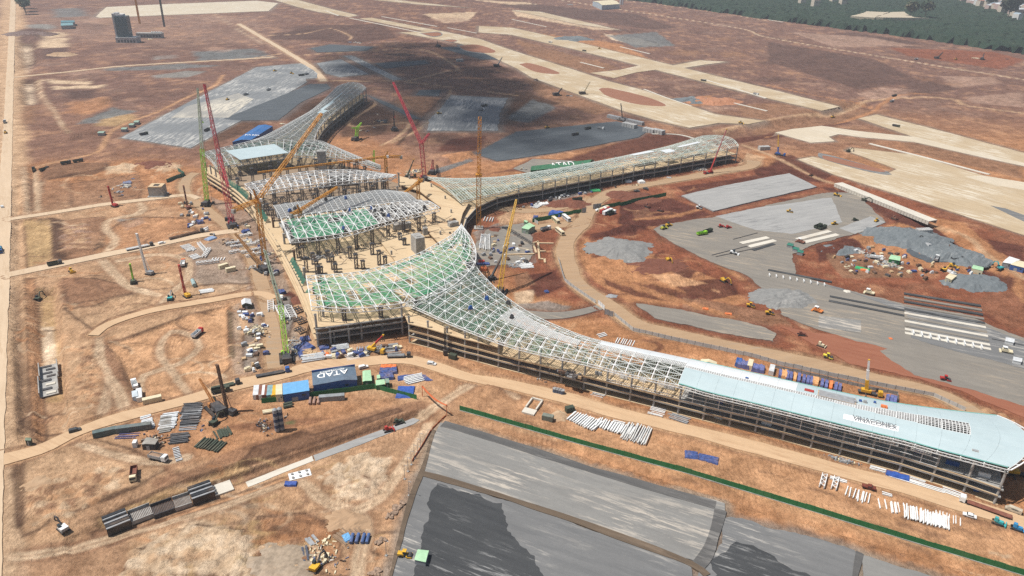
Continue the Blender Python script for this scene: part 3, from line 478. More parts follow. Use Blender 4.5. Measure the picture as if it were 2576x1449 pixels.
road('road',[(1896,405),(1885,420),(1788,437),(1663,459),(1560,479),(1510,500),(1480,530),(1466,560),(1440,587),(1422,625),(1433,675),(1463,724),(1538,774),(1600,817),(1713,845),(1932,891),(2082,926),(2232,961),(2357,991),(2440,1035),(2520,1090)],11,EARTH2,.3,.9)
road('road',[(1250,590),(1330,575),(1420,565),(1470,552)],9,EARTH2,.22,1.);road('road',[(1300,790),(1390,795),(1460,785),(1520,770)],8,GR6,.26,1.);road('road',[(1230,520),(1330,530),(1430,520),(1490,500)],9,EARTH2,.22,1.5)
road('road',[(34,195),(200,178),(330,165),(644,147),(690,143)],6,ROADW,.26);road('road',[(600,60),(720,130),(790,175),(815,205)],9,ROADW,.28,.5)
for pts_,m_ in(([(618,1213),(700,1180),(786,1146),(790,1159),(700,1194),(625,1225)],CULV),([(788,1145),(930,1092),(1040,1051),(1056,1056),(1040,1067),(935,1107),(793,1160)],GR7)):pad('concrete_lane',[tuple(p)for p in GL(pts_,-2.2)],m_,.5,.2,None,False).location.z=-2.75
# level the ground below pads, roads and the terminal
LEVELLED.append([Vector(p)for p in((-105,330,0),(-55,345,0),(195,226,0),(215,265,0),(30,330,0),(-20,400,0),(-35,500,0),(0,565,0),(212,695,0),(200,725,0),(40,615,0),(-70,575,0),(-180,670,0),(-178,905,0),(-218,908,0),(-236,660,0),(-268,610,0))])
for P in LEVELLED:
 i=local(P,3)
 if len(i):wt=sst(-2.5,-.5,poly_sd(X[i],Y[i],P));Z[i]=Z[i]*(1-wt)
trench(TR,5.,2.2,2.4)
for P in BERM:
 i=local(P,7)
 if len(i)and min(p.y for p in P)<600:sd=poly_sd(X[i],Y[i],P);Z[i]+=np.exp(-((-sd-3.)/.9)**2)*np.clip(.5+.9*NM[i],0,1.2)
me=bpy.data.meshes.new('ground');nv=len(X);ny,nx=gsh
me.vertices.add(nv);me.vertices.foreach_set('co',np.stack([X,Y,Z],1).astype(np.float32).ravel())
ii=(np.arange(ny-1)[:,None]*nx+np.arange(nx-1)[None]).ravel();qd=np.stack([ii,ii+1,ii+nx+1,ii+nx],1).astype(np.int32);nf=len(qd)
me.loops.add(nf*4);me.loops.foreach_set('vertex_index',qd.ravel());me.polygons.add(nf);me.polygons.foreach_set('loop_start',np.arange(0,nf*4,4,dtype=np.int32));me.polygons.foreach_set('loop_total',np.full(nf,4,np.int32));me.polygons.foreach_set('use_smooth',np.ones(nf,bool));me.update()
at=me.attributes.new('soil','FLOAT_COLOR','POINT');at.data.foreach_set('color',np.concatenate([np.clip(col,0,.8),np.ones((nv,1))],1).astype(np.float32).ravel())
gm,t,b=nodes('site soil');a=N(t,'ShaderNodeVertexColor',layer_name='soil');p=geopos(t)
f1=noise(t,p,.55,6,.7,.25,.75);f2=noise(t,p,.12,5,.65,.3,.7);f3=noise(t,p,.02,6,.6,.3,.7)
def lm(c,f,lo,hi):return mixc(t,1.,c,mixc(t,f,lo,hi),'MULTIPLY')
c=lm(a.outputs[0],f1,(.58,.55,.52),(1.24,1.23,1.21));c=lm(c,f2,(.64,.60,.57),(1.22,1.23,1.24));c=lm(c,f3,(.88,.85,.83),(1.07,1.08,1.08))
c=mixc(t,1.,c,(1.15,1.16,1.18),'MULTIPLY');vo=noise(t,p,1.7,3,.8,.62,.75);c=mixc(t,mul(t,vo,.35),c,(.66,.54,.42));wv=N(t,'ShaderNodeTexWave',wave_type='BANDS',i_Scale=.16,i_Distortion=16.,i_Detail=3.,i_Detail_Scale=.35);t.links.new(p,wv.inputs['Vector']);wr=N(t,'ShaderNodeMapRange',clamp=True);wr.inputs[1].default_value=.62;wr.inputs[2].default_value=.95;t.links.new(wv.outputs[1],wr.inputs[0]);mk=noise(t,p,.03,3,.6,.5,.66)
wm=N(t,'ShaderNodeMath',operation='MULTIPLY');t.links.new(wr.outputs[0],wm.inputs[0]);t.links.new(mk,wm.inputs[1]);c=mixc(t,mul(t,wm.outputs[0],.5),c,mixc(t,1.,c,(.55,.5,.47),'MULTIPLY'));vd=noise(t,p,1.1,3,.8,.62,.74);c=mixc(t,mul(t,vd,.5),c,(.10,.06,.04))
t.links.new(c,b.inputs['Base Color']);b.inputs['Roughness'].default_value=.95;b.inputs['Specular IOR Level'].default_value=.1
bn=N(t,'ShaderNodeTexNoise',i_Scale=.5,i_Detail=8,i_Roughness=.7);t.links.new(p,bn.inputs['Vector']);bu=N(t,'ShaderNodeBump',i_Strength=1.,i_Distance=1.6);t.links.new(bn.outputs[0],bu.inputs['Height']);t.links.new(bu.outputs[0],b.inputs['Normal'])
me.materials.append(gm);go=bpy.data.objects.new('ground',me);C.objects.link(go);go['kind']='structure'
def hz(x,y):
 "ground height at a point"
 i=min(max(int(np.searchsorted(XS,x))-1,0),nx-2);j=min(max(int(np.searchsorted(YS,y))-1,0),ny-2);Zg=Z.reshape(gsh)
 u,v=(x-XS[i])/(XS[i+1]-XS[i]),(y-YS[j])/(YS[j+1]-YS[j])
 return float(Zg[j,i]*(1-u)*(1-v)+Zg[j,i+1]*u*(1-v)+Zg[j+1,i]*(1-u)*v+Zg[j+1,i+1]*u*v)
 # ------------------------------------------------------------------ haze
hm,t,b=nodes('pale haze');t.nodes.remove(b);vol=N(t,'ShaderNodeVolumePrincipled',i_Color=(.86,.92,1.,1),i_Density=.00013,i_Anisotropy=.25)
t.links.new(vol.outputs[0],t.nodes['Material Output'].inputs['Volume'])
hzb=MB().box((0,5800,108),(24400,12900,236)).build('haze',hm);hzb['kind']='stuff'
# ------------------------------------------------------------------ the terminal: a hall and three piers
def alpha_mat(name,col,a,var=.25):
 m,t,b=nodes(name);p=geopos(t);f=noise(t,p,.8,4,.6);c=mixc(t,f,tuple(x*(1-var)for x in col),tuple(x*(1+var)for x in col));t.links.new(c,b.inputs['Base Color']);b.inputs['Roughness'].default_value=.8
 f2=noise(t,p,.35,3,.6,.3,.7);r=N(t,'ShaderNodeMapRange');r.inputs[3].default_value=a-.25;r.inputs[4].default_value=min(1,a+.2);t.links.new(f2,r.inputs[0]);t.links.new(r.outputs[0],b.inputs['Alpha']);return m
NET=alpha_mat('green safety netting',(.045,.30,.15),.62);NETD=alpha_mat('faded green netting',(.10,.24,.16),.45);NETF=alpha_mat('thin grey green netting',(.12,.21,.17),.5);NETK=alpha_mat('dark green netting',(.02,.12,.07),.72)
SHEETB=padmat('pale blue roof sheeting',(.44,.54,.565),(.48,.575,.595),(.54,.62,.63),A_P1,(.58,.72),.45,.2);SHEETW=padmat('white roof underlay',(.66,.70,.72),(.74,.77,.78),(.52,.63,.66),A_P1,(.58,.7),.4,.2)
TRIM=paint('teal roof edge flashing',(.16,.42,.38),.5,.1);STEELG=paint('grey primed steel',(.50,.51,.50),.5,.08);STEELW=paint('pale green white steel',(.62,.68,.63),.5,.08);LAT=paint('dark scaffold steel',(.12,.105,.10),.7,.2)
def resample(P,n):
 P=spline(P,2.);L=[0]
 for i in range(1,len(P)):L.append(L[-1]+(P[i]-P[i-1]).length)
 out,j=[],0
 for k in range(n+1):
  d=L[-1]*k/n
  while j<len(L)-2 and L[j+1]<d:j+=1
  u=(d-L[j])/max(1e-9,L[j+1]-L[j]);out.append(P[j].lerp(P[j+1],min(1,u)))
 return out
class Roof:
 "curved roof between two eaves; at(s, t): s along, t across, both 0..1"
 def __init__(self,A,B,arch,bulge0=0,bulge1=0,n=160):
  self.A,self.B,self.n,self.arch,self.b0,self.b1=resample(A,n),resample(B,n),n,arch,bulge0,bulge1
 def at(self,s,t,dz=0):
  k=min(max(s,0),1)*self.n;i=min(int(k),self.n-1);u=k-i;a=self.A[i].lerp(self.A[i+1],u);b=self.B[i].lerp(self.B[i+1],u)
  p=a.lerp(b,t);q=4*t*(1-t);p.z+=self.arch*q+dz
  ax=(self.A[i+1]-self.A[i]+self.B[i+1]-self.B[i]);ax.z=0;ax.normalize()
  if self.b1:p+=ax*self.b1*q*max(0,(s-.9)/.1)
  if self.b0:p-=ax*self.b0*q*max(0,(.1-s)/.1)
  return p
 def length(self):return sum((self.A[i+1]-self.A[i]).length for i in range(self.n))
def curve_bar(b,f,t0,t1,n,w,h=None):
 P=[f(t0+(t1-t0)*k/n)for k in range(n+1)]
 for k in range(n):b.bar(P[k],P[k+1],w,h,False)
def frame(root,R,ns,nt,mat,w=.3,deep=1.5,brace=True,s0=0.,s1=1.,t0=0.,t1=1.,seg=None,sub=0,mat2=None,w2=.14,bottom=True):
 "trussed roof frame: each rib and each chord a part, bracing joined bay by bay"
 S=lambda i:s0+(s1-s0)*i/ns
 T=lambda j:t0+(t1-t0)*j/nt
 for i in range(ns+1):
  b=MB();curve_bar(b,lambda t:R.at(S(i),t),t0,t1,nt*2,w);
  if bottom:
   curve_bar(b,lambda t:R.at(S(i),t,-deep),t0,t1,nt,w*.8)
   for j in range(nt):b.bar(R.at(S(i),T(j),-deep if j%2 else 0),R.at(S(i),T(j+1),0 if j%2 else-deep),w*.6,None,False)
  b.build('rib',mat,root)
 for j in range(nt+1):
  b=MB();curve_bar(b,lambda s:R.at(s,T(j)),s0,s1,ns,w)
  if j in(0,nt)and bottom:
   curve_bar(b,lambda s:R.at(s,T(j),-deep),s0,s1,ns,w)
   for i in range(ns):b.bar(R.at(S(i),T(j),-deep),R.at(S(i)/2+S(i+1)/2,T(j)),w*.6,None,False);b.bar(R.at(S(i)/2+S(i+1)/2,T(j)),R.at(S(i+1),T(j),-deep),w*.6,None,False)
  b.build('chord',mat,root)
 if brace:
  for i in range(ns):
   b=MB()
   for j in range(nt):
    a,c=((i,j),(i+1,j+1))if(i+j)%2 else((i+1,j),(i,j+1))
    b.bar(R.at(S(a[0]),T(a[1])),R.at(S(c[0]),T(c[1])),w*.7,None,False)
    if(i*7+j*3)%5==0:a,c=((i,j),(i+1,j+1))if not(i+j)%2 else((i+1,j),(i,j+1));b.bar(R.at(S(a[0]),T(a[1]),-deep),R.at(S(c[0]),T(c[1]),-deep),w*.6,None,False)
   b.build('bracing',mat,root)
 if sub:
  for i in range(ns):
   b=MB()
   for k in range(1,sub+1):
    u=k/(sub+1);s=S(i)*(1-u)+S(i+1)*u;curve_bar(b,lambda t:R.at(s,t,.12),t0,t1,nt*2,w2)
   b.build('purlin',mat2 or mat,root,kind='stuff')
def sheet(root,R,s0,s1,t0,t1,mat,dz=.3,n=3,m=6,name='roof_sheet'):
 b=MB()
 for i in range(n):
  for j in range(m):
   a,c=s0+(s1-s0)*i/n,s0+(s1-s0)*(i+1)/n;d,e=t0+(t1-t0)*j/m,t0+(t1-t0)*(j+1)/m
   P=[R.at(a,d,dz),R.at(c,d,dz),R.at(c,e,dz),R.at(a,e,dz)];Q=[p-Vector((0,0,.12))for p in P]
   b.add(P+Q,[(0,1,2,3),(7,6,5,4),(0,4,5,1),(1,5,6,2),(2,6,7,3),(3,7,4,0)])
 return b.build(name,mat,root)
def net(root,R,s0,s1,t0,t1,ns,nt,mat,dz=-1.,fill=.85):
 b=MB()
 for i in range(ns):
  for j in range(nt):
   if rnd.random()>fill:continue
   a,c=s0+(s1-s0)*i/ns,s0+(s1-s0)*(i+1)/ns;d,e=t0+(t1-t0)*j/nt,t0+(t1-t0)*(j+1)/nt;g=rnd.uniform(-.25,.25)
   mid=R.at((a+c)/2,(d+e)/2,dz-.5+g);b.add([R.at(a,d,dz),R.at(c,d,dz),R.at(c,e,dz),R.at(a,e,dz),mid],[(0,1,4),(1,2,4),(2,3,4),(3,0,4)])
 b.build('safety_net',mat,root)
def column(root,p,z1,r=.55,z0=0,mat=CONC,head=True):
 b=MB().tube((p[0],p[1],z0-.3),(p[0],p[1],z1),r,None,10)
 if head:b.tube((p[0],p[1],z1-.9),(p[0],p[1],z1),r,r*1.5,10)
 return b.build('column',mat,root)
def slab(root,F,B,z,th=.55,mat=None,lip=0.,name='floor_slab'):
 pts=[(p.x,p.y)for p in F]+[(p.x,p.y)for p in B[::-1]]
 return MB().prism(pts,z-th,z).build(name,mat or SLABC,root)
def lattice(b,a,c,w,n,t=.12,taper=1.,tri=False):
 "square lattice mast from a to c"
 a,c=Vector(a),Vector(c);d=(c-a).normalized();up=Vector((0,0,1))if abs(d.z)<.9 else Vector((0,1,0));s=d.cross(up).normalized();u=s.cross(d)
 cor=((-1,-1),(1,-1),(1,1),(-1,1));ring=lambda k:[a.lerp(c,k/n)+(s*x+u*y)*(w/2*(1+(taper-1)*k/n))for x,y in cor]
 prev=ring(0)
 for k in range(1,n+1):
  cur=ring(k)
  for q in range(4):
   b.bar(prev[q],cur[q],t*1.9,None,False);e=(q+1)%4
   b.bar(prev[q]if k%2 else prev[e],cur[e]if k%2 else cur[q],t,None,False);b.bar(cur[q],cur[e],t,None,False)
  prev=cur
 return b
 # ---------------- near pier
P1=empty('terminal_pier',(60,290,0),0,'long near pier of the terminal, roof half sheeted in pale blue','terminal pier')
def nofs(root):
 root.location=(0,0,0);return root
nofs(P1)
ZE=16.6
FR=GL([(1019,762),(1069,783),(1124,808),(1254,859),(1358,888),(1468,912),(1585,942),(1710,970),(1778,990),(1908,1021),(2202,1094),(2277,1112),(2357,1135),(2444,1158),(2534,1182)],ZE)
RR=GL([(1198,671),(1212,689),(1260,736),(1338,790),(1448,838),(1520,859),(1738,905),(1932,948),(2122,990),(2232,1012),(2330,1026),(2427,1038),(2507,1046)],ZE+.6)
R1p=Roof(FR,RR,2.6,0,9)
L1=R1p.length()
def s_of(x,y,R=None,z=ZE):
 R=R or R1p;p=G(x,y,z);return min(range(R.n+1),key=lambda i:(R.A[i]-p).length)/R.n
def s_ofB(x,y,R=None,z=ZE):
 R=R or R1p;p=G(x,y,z);return min(range(R.n+1),key=lambda i:(R.B[i]-p).length)/R.n
sJ=s_of(1710,970);sW=s_of(1475,915)
BASE1=GL([(1031,862),(1078,874),(1126,889),(1170,902),(1203,910),(1254,924),(1305,937),(1358,950),(1412,964),(1468,979),(1524,994),(1584,1009),(1643,1024),(1705,1041),(1768,1057),(1834,1073),(1899,1088),(1968,1107),(2039,1127),(2111,1146),(2184,1166),(2261,1187),(2342,1213),(2423,1239),(2500,1267)])
nrm=Vector((.415,.910,0))
nb=25
STEELD=paint('dull green purlin steel',(.30,.38,.32),.6,.1);frame(P1,R1p,nb,8,WHITE,.30,1.3,True,0,sJ,sub=5,w2=.14,mat2=STEELD)
nJ=16
sS=[sJ+(1-sJ)*k/nJ for k in range(nJ+1)]
for i in range(nJ+1):
 b=MB();curve_bar(b,lambda t:R1p.at(sS[i],t),0,1,12,.3);curve_bar(b,lambda t:R1p.at(sS[i],t,-1.3),0,1,8,.25);b.build('rib',WHITE,P1)
for t_ in(0,.40,.60,1):
 b=MB()
 for dz in(0,-1.3):curve_bar(b,lambda s:R1p.at(s,t_,dz),sJ,1,nJ*2,.28)
 for k in range(nJ*3):b.bar(R1p.at(sJ+(1-sJ)*k/nJ/3,t_,-1.3),R1p.at(sJ+(1-sJ)*(k+.5)/nJ/3,t_,0),.14,None,False);b.bar(R1p.at(sJ+(1-sJ)*(k+.5)/nJ/3,t_,0),R1p.at(sJ+(1-sJ)*(k+1)/nJ/3,t_,-1.3),.14,None,False)
 b.build('edge_truss',WHITE,P1)
def tlo(s):u=max(0,(s-sJ)/(1-sJ));return .475-.10*max(0,(u-.45)/.45)if u<.9 else .375
def thi(s):u=max(0,(s-sJ)/(1-sJ));return .555+.10*max(0,(u-.45)/.45)if u<.9 else .655
END=sJ+(1-sJ)*.90
for i in range(nJ):
 a,c=sS[i]+.00008,sS[i+1]-.00008;m=(a+c)/2
 if m<END:
  sheet(P1,R1p,a,c,.03,tlo(m),SHEETB,.42);sheet(P1,R1p,a,c,thi(m),.985,SHEETW if i<6 else SHEETB,.42)
  b=MB();k=8
  for q in range(k+1):s=a+(c-a)*q/k;curve_bar(b,lambda t:R1p.at(s,t,.3),tlo(m),thi(m),3,.34 if q==0 else .22,.2)
  for t_ in[tlo(m)+(thi(m)-tlo(m))*j/(3 if m<sJ+(1-sJ)*.5 else 6)for j in range(4 if m<sJ+(1-sJ)*.5 else 7)]:b.bar(R1p.at(a,t_,.36),R1p.at(c,t_,.36),.2,.2,False)
  b.build('skylight_grid',WHITE,P1)
 else:sheet(P1,R1p,a,c,.03,.985,SHEETB,.42,3,12)
for t_ in(.02,.99):
 b=MB()
 for k in range(40):s=sJ+(.998-sJ)*k/40;s2=sJ+(.998-sJ)*(k+1)/40;b.bar(R1p.at(s,t_,.45),R1p.at(s2,t_,.45),.5,.2,False)
 b.build('edge_flashing',TRIM,P1)
k0=int(sW*nb);
for i in range(7):
 a,c=sW+(sJ-sW)*i/7+.0001,sW+(sJ-sW)*(i+1)/7-.0001;sheet(P1,R1p,a,c,.66,.985 if i else .9,SHEETW,.42)
 b=MB()
 for q in range(9):s=a+(c-a)*q/8;curve_bar(b,lambda t:R1p.at(s,t,.3),.52,.66,2,.2,.2)
 for t_ in(.52,.57,.61,.655):b.bar(R1p.at(a,t_,.36),R1p.at(c,t_,.36),.24,.2,False)
 b.build('skylight_grid',WHITE,P1)
 # white skylight grid over the flare
sA,sB=s_of(1225,845),s_of(1435,905)
for i in range(9):
 a,c=sA+(sB-sA)*i/9,sA+(sB-sA)*(i+1)/9;b=MB();lo,hi=.40,.40+.30*(1-i/9)+.14
 for q in range(7):s=a+(c-a)*q/6;curve_bar(b,lambda t:R1p.at(s,t,.5),lo,hi,5,.17,.15)
 n=int(14-i*.8)
 for j in range(n+1):t_=lo+(hi-lo)*j/n;b.bar(R1p.at(a,t_,.56),R1p.at(c,t_,.56),.17,.15,False)
 b.build('skylight_grid',WHITE,P1)
net(P1,R1p,0,sA,.02,.98,14,10,NETK,-1.6,.9);net(P1,R1p,sA,sW,.02,.98,14,6,NETD,-1.7,.5)
# end canopy: curved white ladder beyond the last sheet
b=MB();n=12;o_=[R1p.at(1,k/n,.2)+Vector((.9,-.2,0))*2.6*math.sin(math.pi*min(1,.18+k/n*.8))for k in range(n+1)];i_=[R1p.at(1,k/n,.2)for k in range(n+1)]
for k in range(n):b.bar(o_[k],o_[k+1],.45);b.bar(i_[k],i_[k+1],.3)
for k in range(n+1):b.bar(o_[k],i_[k],.3)
b.build('end_canopy',WHITE,P1)
for p in BASE1:column(P1,p,ZE-1.0,.5)
roff=lambda i:20.5+1.75*max(0,i-17)
backs=[p+nrm*roff(i)for i,p in enumerate(BASE1)if i>3]
for p in backs:column(P1,p,ZE-1.,.5)
for p in BASE1[2:]:column(P1,p+nrm*10.5,7.4,.5,0,CONC,False)
dv=Vector((.910,-.415,0));F0=[p-nrm*.9 for p in BASE1];F0[-1]+=dv*1.2;B0=[R1p.at(s_ofB(1212,689),.93),R1p.at(.09,.93),R1p.at(.17,.93),R1p.at(.25,.93)]+[p+nrm*1. for p in backs[5:]]
B0=[Vector((p.x,p.y,0))for p in B0];B0[-1]+=dv*1.2
slab(P1,F0,B0,4.4,.55,CONC);slab(P1,F0[:14],B0[:9],7.8);slab(P1,F0[13:],B0[8:],7.8,.55,CONC);
for i in range(6,24,2):MB().bar(BASE1[i]+nrm*9+Vector((0,0,3.6)),BASE1[i+2]+nrm*9+Vector((0,0,3.6)),.3,7.).build('shade_wall',CONC,P1)  # added full-length inner wall, blocks light so the storeys look dark
slab(P1,[p+nrm*.3 for p in F0],B0,.35,.3)
slab(P1,F0[:6],[Vector((-4,345,0)),Vector((-8,352,0)),Vector((-20,385,0)),Vector((-30,378,0)),Vector((-45,366,0)),Vector((-58,356,0))][::-1],12.,.5)
for z in(4.42,7.82):
 for i in range(len(BASE1)-1):
  MB().bar(BASE1[i]-nrm*.75+Vector((0,0,z+.18)),BASE1[i+1]-nrm*.75+Vector((0,0,z+.18)),.35,.36).build('edge_kerb',SLABC,P1)
for i in range(11,24):MB().bar(BASE1[i]+nrm*(roff(i)+.7)+Vector((0,0,7.4)),BASE1[i+1]+nrm*(roff(i+1)+.7)+Vector((0,0,7.4)),.3,14.6).build('rear_wall',CONC,P1)
# facade steel on the right hand half
for i in range(10,22):
 a,c=BASE1[i]-nrm*.9,BASE1[i+1]-nrm*.9;b=MB();m=a.lerp(c,.5);top=14.8
 for z in((8.4,10.4,12.4)if i>12 else(8.4,9.6)):b.bar(a+Vector((0,0,z)),c+Vector((0,0,z)),.2)
 b.bar(m+Vector((0,0,7.9)),m+Vector((0,0,top)),.2)
 b.build('facade_frame',WHITE,P1)
 if i%2==0 or i>17:
  b=MB()
  for zz in(13.2,13.9,14.6,15.2):b.bar(a.lerp(c,.12)-nrm*.8+Vector((0,0,zz)),a.lerp(c,.72)-nrm*.8+Vector((0,0,zz)),.16)
  for u in(.12,.27,.42,.57,.72):b.bar(a.lerp(c,u)-nrm*.8+Vector((0,0,13.2)),a.lerp(c,u)-nrm*.8+Vector((0,0,15.2)),.14)
  b.build('louvre',WHITE,P1)
for i in range(9,24):
 a=BASE1[i].lerp(BASE1[i+1],.5)+nrm*rnd.uniform(3,7)
 for q in range(3):MB().box((a.x+rnd.uniform(-3,3),a.y+rnd.uniform(-1,1),(.4,4.4,7.8)[q]+.9),(rnd.uniform(2,5),.8,1.8),math.atan2(-.415,.91)).build('stored_panel',rnd.choice([GREY,CONC,WHITE,BLUE]),P1)
 # VINACONEX banner on the roof
def text_obj(txt,name,mat,parent,pos,xdir,ydir,size,zoff=.06,bold=.0):
 cu=bpy.data.curves.new(name,'FONT');cu.body=txt;cu.size=size;cu.align_x='CENTER';cu.align_y='CENTER';cu.extrude=.03;cu.offset=bold
 tmp=bpy.data.objects.new(name,cu);C.objects.link(tmp);dg=bpy.context.evaluated_depsgraph_get();dg.update()
 me=bpy.data.meshes.new_from_object(tmp.evaluated_get(dg));bpy.data.objects.remove(tmp);me.materials.clear();me.materials.append(mat)
 o=bpy.data.objects.new(name,me);C.objects.link(o);x=Vector(xdir).normalized();y=Vector(ydir);y=(y-x*y.dot(x)).normalized();z=x.cross(y)
 p=Vector(pos)+z*zoff;o.matrix_world=Matrix(((x.x,y.x,z.x,p.x),(x.y,y.y,z.y,p.y),(x.z,y.z,z.z,p.z),(0,0,0,1)))
 if parent:o.parent=parent
 return o
sv0,sv1=s_of(2118,1075),s_of(2262,1110);bn_=sheet(P1,R1p,sv0,sv1,.135,.235,TEXT,.50,6,3,'banner')
pc=R1p.at((sv0+sv1)/2+.004,.185,.52);xd=R1p.at(sv1,.30)-R1p.at(sv0,.30);yd=R1p.at((sv0+sv1)/2,.36)-R1p.at((sv0+sv1)/2,.245)
tx=text_obj('VINACONEX','lettering',GTEXT,bn_,pc,xd,yd,2.9,1.05,.05);tx.scale=(.98,.98,1)
# ---------------- right far pier
P2=empty('terminal_pier',(0,0,0),0,'far right pier of the terminal with bare green white roof frame','terminal pier')
F2=GL([(1159,505),(1210,494),(1269,481),(1365,457),(1483,435),(1645,406),(1770,385),(1858,367)],15.5);B2=GL([(1076,445),(1144,449),(1219,447),(1288,441),(1438,418),(1538,399),(1663,372),(1720,356),(1766,342)],16.5)
R2p=Roof(F2,B2,2.8,0,10)
frame(P2,R2p,26,7,STEELW,.34,1.5,True,sub=4,w2=.2);net(P2,R2p,0,.5,.05,.95,22,7,NETF,-1.6,.85);net(P2,R2p,.5,1,.05,.95,18,6,NETF,-1.6,.4)
for a,c,t0,t1 in((.62,.70,.55,.9),(.72,.76,.3,.55),(.80,.9,.5,.62)):sheet(P2,R2p,a,c,t0,t1,SHEETW,.42)
BB2=GL([(1164,602),(1172,577),(1198,547),(1250,523),(1304,510),(1364,501),(1395,494),(1424,488),(1454,482),(1483,477),(1509,471),(1538,466),(1565,460),(1592,454),(1618,449),(1645,445),(1678,439),(1710,433),(1741,427),(1772,422),(1798,417),(1824,412),(1850,408)])
n2=Vector((-.539,.842,0))
for i,p in enumerate(BB2):column(P2,p,14.4 if i>3 else 9.0,.55);
bk2=[p+n2*26 for p in BB2[4:]]
for p in bk2:column(P2,p,14.4,.55)
FF=[p-n2*.8 for p in BB2];BK=[Vector((-66,555,0)),Vector((-68,568,0))]+[p+n2*1. for p in bk2]
for z in(4.4,8.2):slab(P2,FF,BK,z,.6,CONC if z<5 else SLABC)
for z in(4.5,8.3):
 for i in range(len(FF)-1):MB().bar(FF[i]+Vector((0,0,z)),FF[i+1]+Vector((0,0,z)),.5,.5).build('edge_beam',CONC,P2)
 # ---------------- left far pier
P3=empty('terminal_pier',(0,0,0),0,'far left pier of the terminal running towards the top of the picture','terminal pier')
A3=GL([(790,352),(800,325),(824,295),(869,260),(909,231),(921,221)],17);B3=GL([(600,362),(648,349),(694,327),(744,300),(784,277),(819,247),(849,217)],17.5)
R3p=Roof(A3,B3,3.,0,14)
frame(P3,R3p,22,6,STEELG,.42,1.6,True,sub=4,w2=.25);net(P3,R3p,0,1,.03,.97,22,6,NETF,-1.7,.9)
for a,c,t0,t1 in((.40,.46,.2,.42),(.46,.62,.36,.5),(.62,.8,.45,.5)):sheet(P3,R3p,a,c,t0,t1,SHEETB,.42)
BA3=[R3p.at(k/16,.02)for k in range(2,17)];BC3=[R3p.at(k/16,.98)for k in range(2,17)]
for p in BA3+BC3:column(P3,(p.x,p.y),p.z-1,.6)
for z in(4.4,8.6):slab(P3,[Vector((p.x+.5,p.y,0))for p in BA3],[Vector((p.x,p.y,0))for p in BC3],z,.7)
for z in(4.5,8.7):
 for i in range(len(BA3)-1):MB().bar((BA3[i].x+.8,BA3[i].y,z),(BA3[i+1].x+.8,BA3[i+1].y,z),.5,.5).build('edge_beam',CONC,P3)
 # ---------------- hall
H=empty('terminal_hall',(0,0,0),0,'huge unfinished terminal hall with open white roof trusses over cream slabs','terminal hall')
ZL,ZM,ZU=8.,10.,11.6
LE=spline([Vector((x,y,0))for x,y in((-100,336.5),(-120,382),(-149.5,441),(-184,503),(-203,533),(-221,556.5),(-252.5,592))],9.4)
low=[(p.x,p.y)for p in LE[::-1]]+[(-57,351.5),(-40,362),(-24,400),(-33,450),(-36,492),(-36,512),(-31,533),(-16,554),(-66,572),(-108,584),(-134,612),(-160,648),(-184,666),(-232,660),(-262,612)]
MB().prism(low,ZL-.6,ZL).build('floor_slab',SLABC,H);MB().prism([(x*.985-1.5,y*.99+4)for x,y in low],3.6,4.2).build('floor_slab',CONC,H)
def vpoly(pts,z):return[(p.x,p.y)for p in GL(pts,z)]
up=vpoly([(1005,443),(1079,458),(1127,479),(1182,506),(1164,536),(1158,559),(1157,574),(1140,600),(1133,611),(1110,617),(1083,589),(1062,568),(1083,551),(1107,533),(1110,521),(1080,499),(1056,480),(1005,464)],ZU)
MB().prism(up,ZU-.7,ZU).build('upper_deck',SLABC,H)
MB().prism(vpoly([(954,603),(1010,578),(1048,592),(1060,645),(1000,664)],ZM),ZM-.6,ZM).build('upper_deck',SLABC,H)
MB().prism([(-101,336),(-57,351.5),(-46,358),(-36,375),(-62,402),(-86,386),(-117,375)],10.6,11.3).build('upper_deck',SLABC,H)
MB().prism(vpoly([(700,560),(950,520),(1060,500),(1075,520),(960,560),(730,610)],ZM+.3),ZM-.3,ZM+.3).build('upper_deck',CONC,H)
BRD=padmat('darker brown deck',(.26,.19,.13),(.33,.245,.17),(.46,.36,.25),.45,(.5,.64),.9,.6)  # darker brown for patches laid over parts of the cream slab
for pl_ in([(625,500),(720,478),(960,448),(1050,478),(1049,505),(880,522),(700,555),(665,540)],[(560,445),(640,425),(800,408),(955,432),(980,447),(860,455),(645,492),(610,470)]):MB().prism(vpoly(pl_,ZL),ZL-.2,ZL+.06).build('deck_patch',BRD,H)
e1=Vector((-.51,.86,0));e2=Vector((.86,.51,0));C0=Vector((-100,336,0))
for k,p in enumerate(LE):
 column(H,p+e2*.4,19. if k<1 or k>len(LE)-4 else 11.2,.6);column(H,p+e2*9,ZL,.5,0,CONC,False)
 if k%3==1:MB().tube((p.x+5,p.y+3,ZL),(p.x+5,p.y+3,ZL+6),.7,None,10).tube((p.x+5,p.y+3,ZL+6),(p.x+5,p.y+3,ZL+7.4),.75,None,10).build('column',CONC if k%2 else RUST,H)
for z,o,m in((4.3,.4,SLABC),(ZL+.1,.6,SLABC),(11.3,.2,SLABC)):
 for p,q in zip(LE,LE[1:]):MB().bar(p-e2*o+Vector((0,0,z)),q-e2*o+Vector((0,0,z)),1.5,.7).build('edge_beam',m,H)
for p,q in zip(LE[::2],LE[2::2]):MB().bar(p+e2*7+Vector((0,0,3.9)),q+e2*7+Vector((0,0,3.9)),.3,7.4).build('shade_wall',CONC,H)  # added inner wall behind the left edge, as in the near pier
for k,(x,y)in enumerate(((833,867),(879,860),(911,854),(963,842),(1013,842))):
 column(H,G(x,y),10.6 if k<4 else 19,.55)
for z in(8.3,11.0):MB().bar((-100,335.4,z),(-57.4,350.8,z),.6,.7).build('edge_beam',CONC,H)
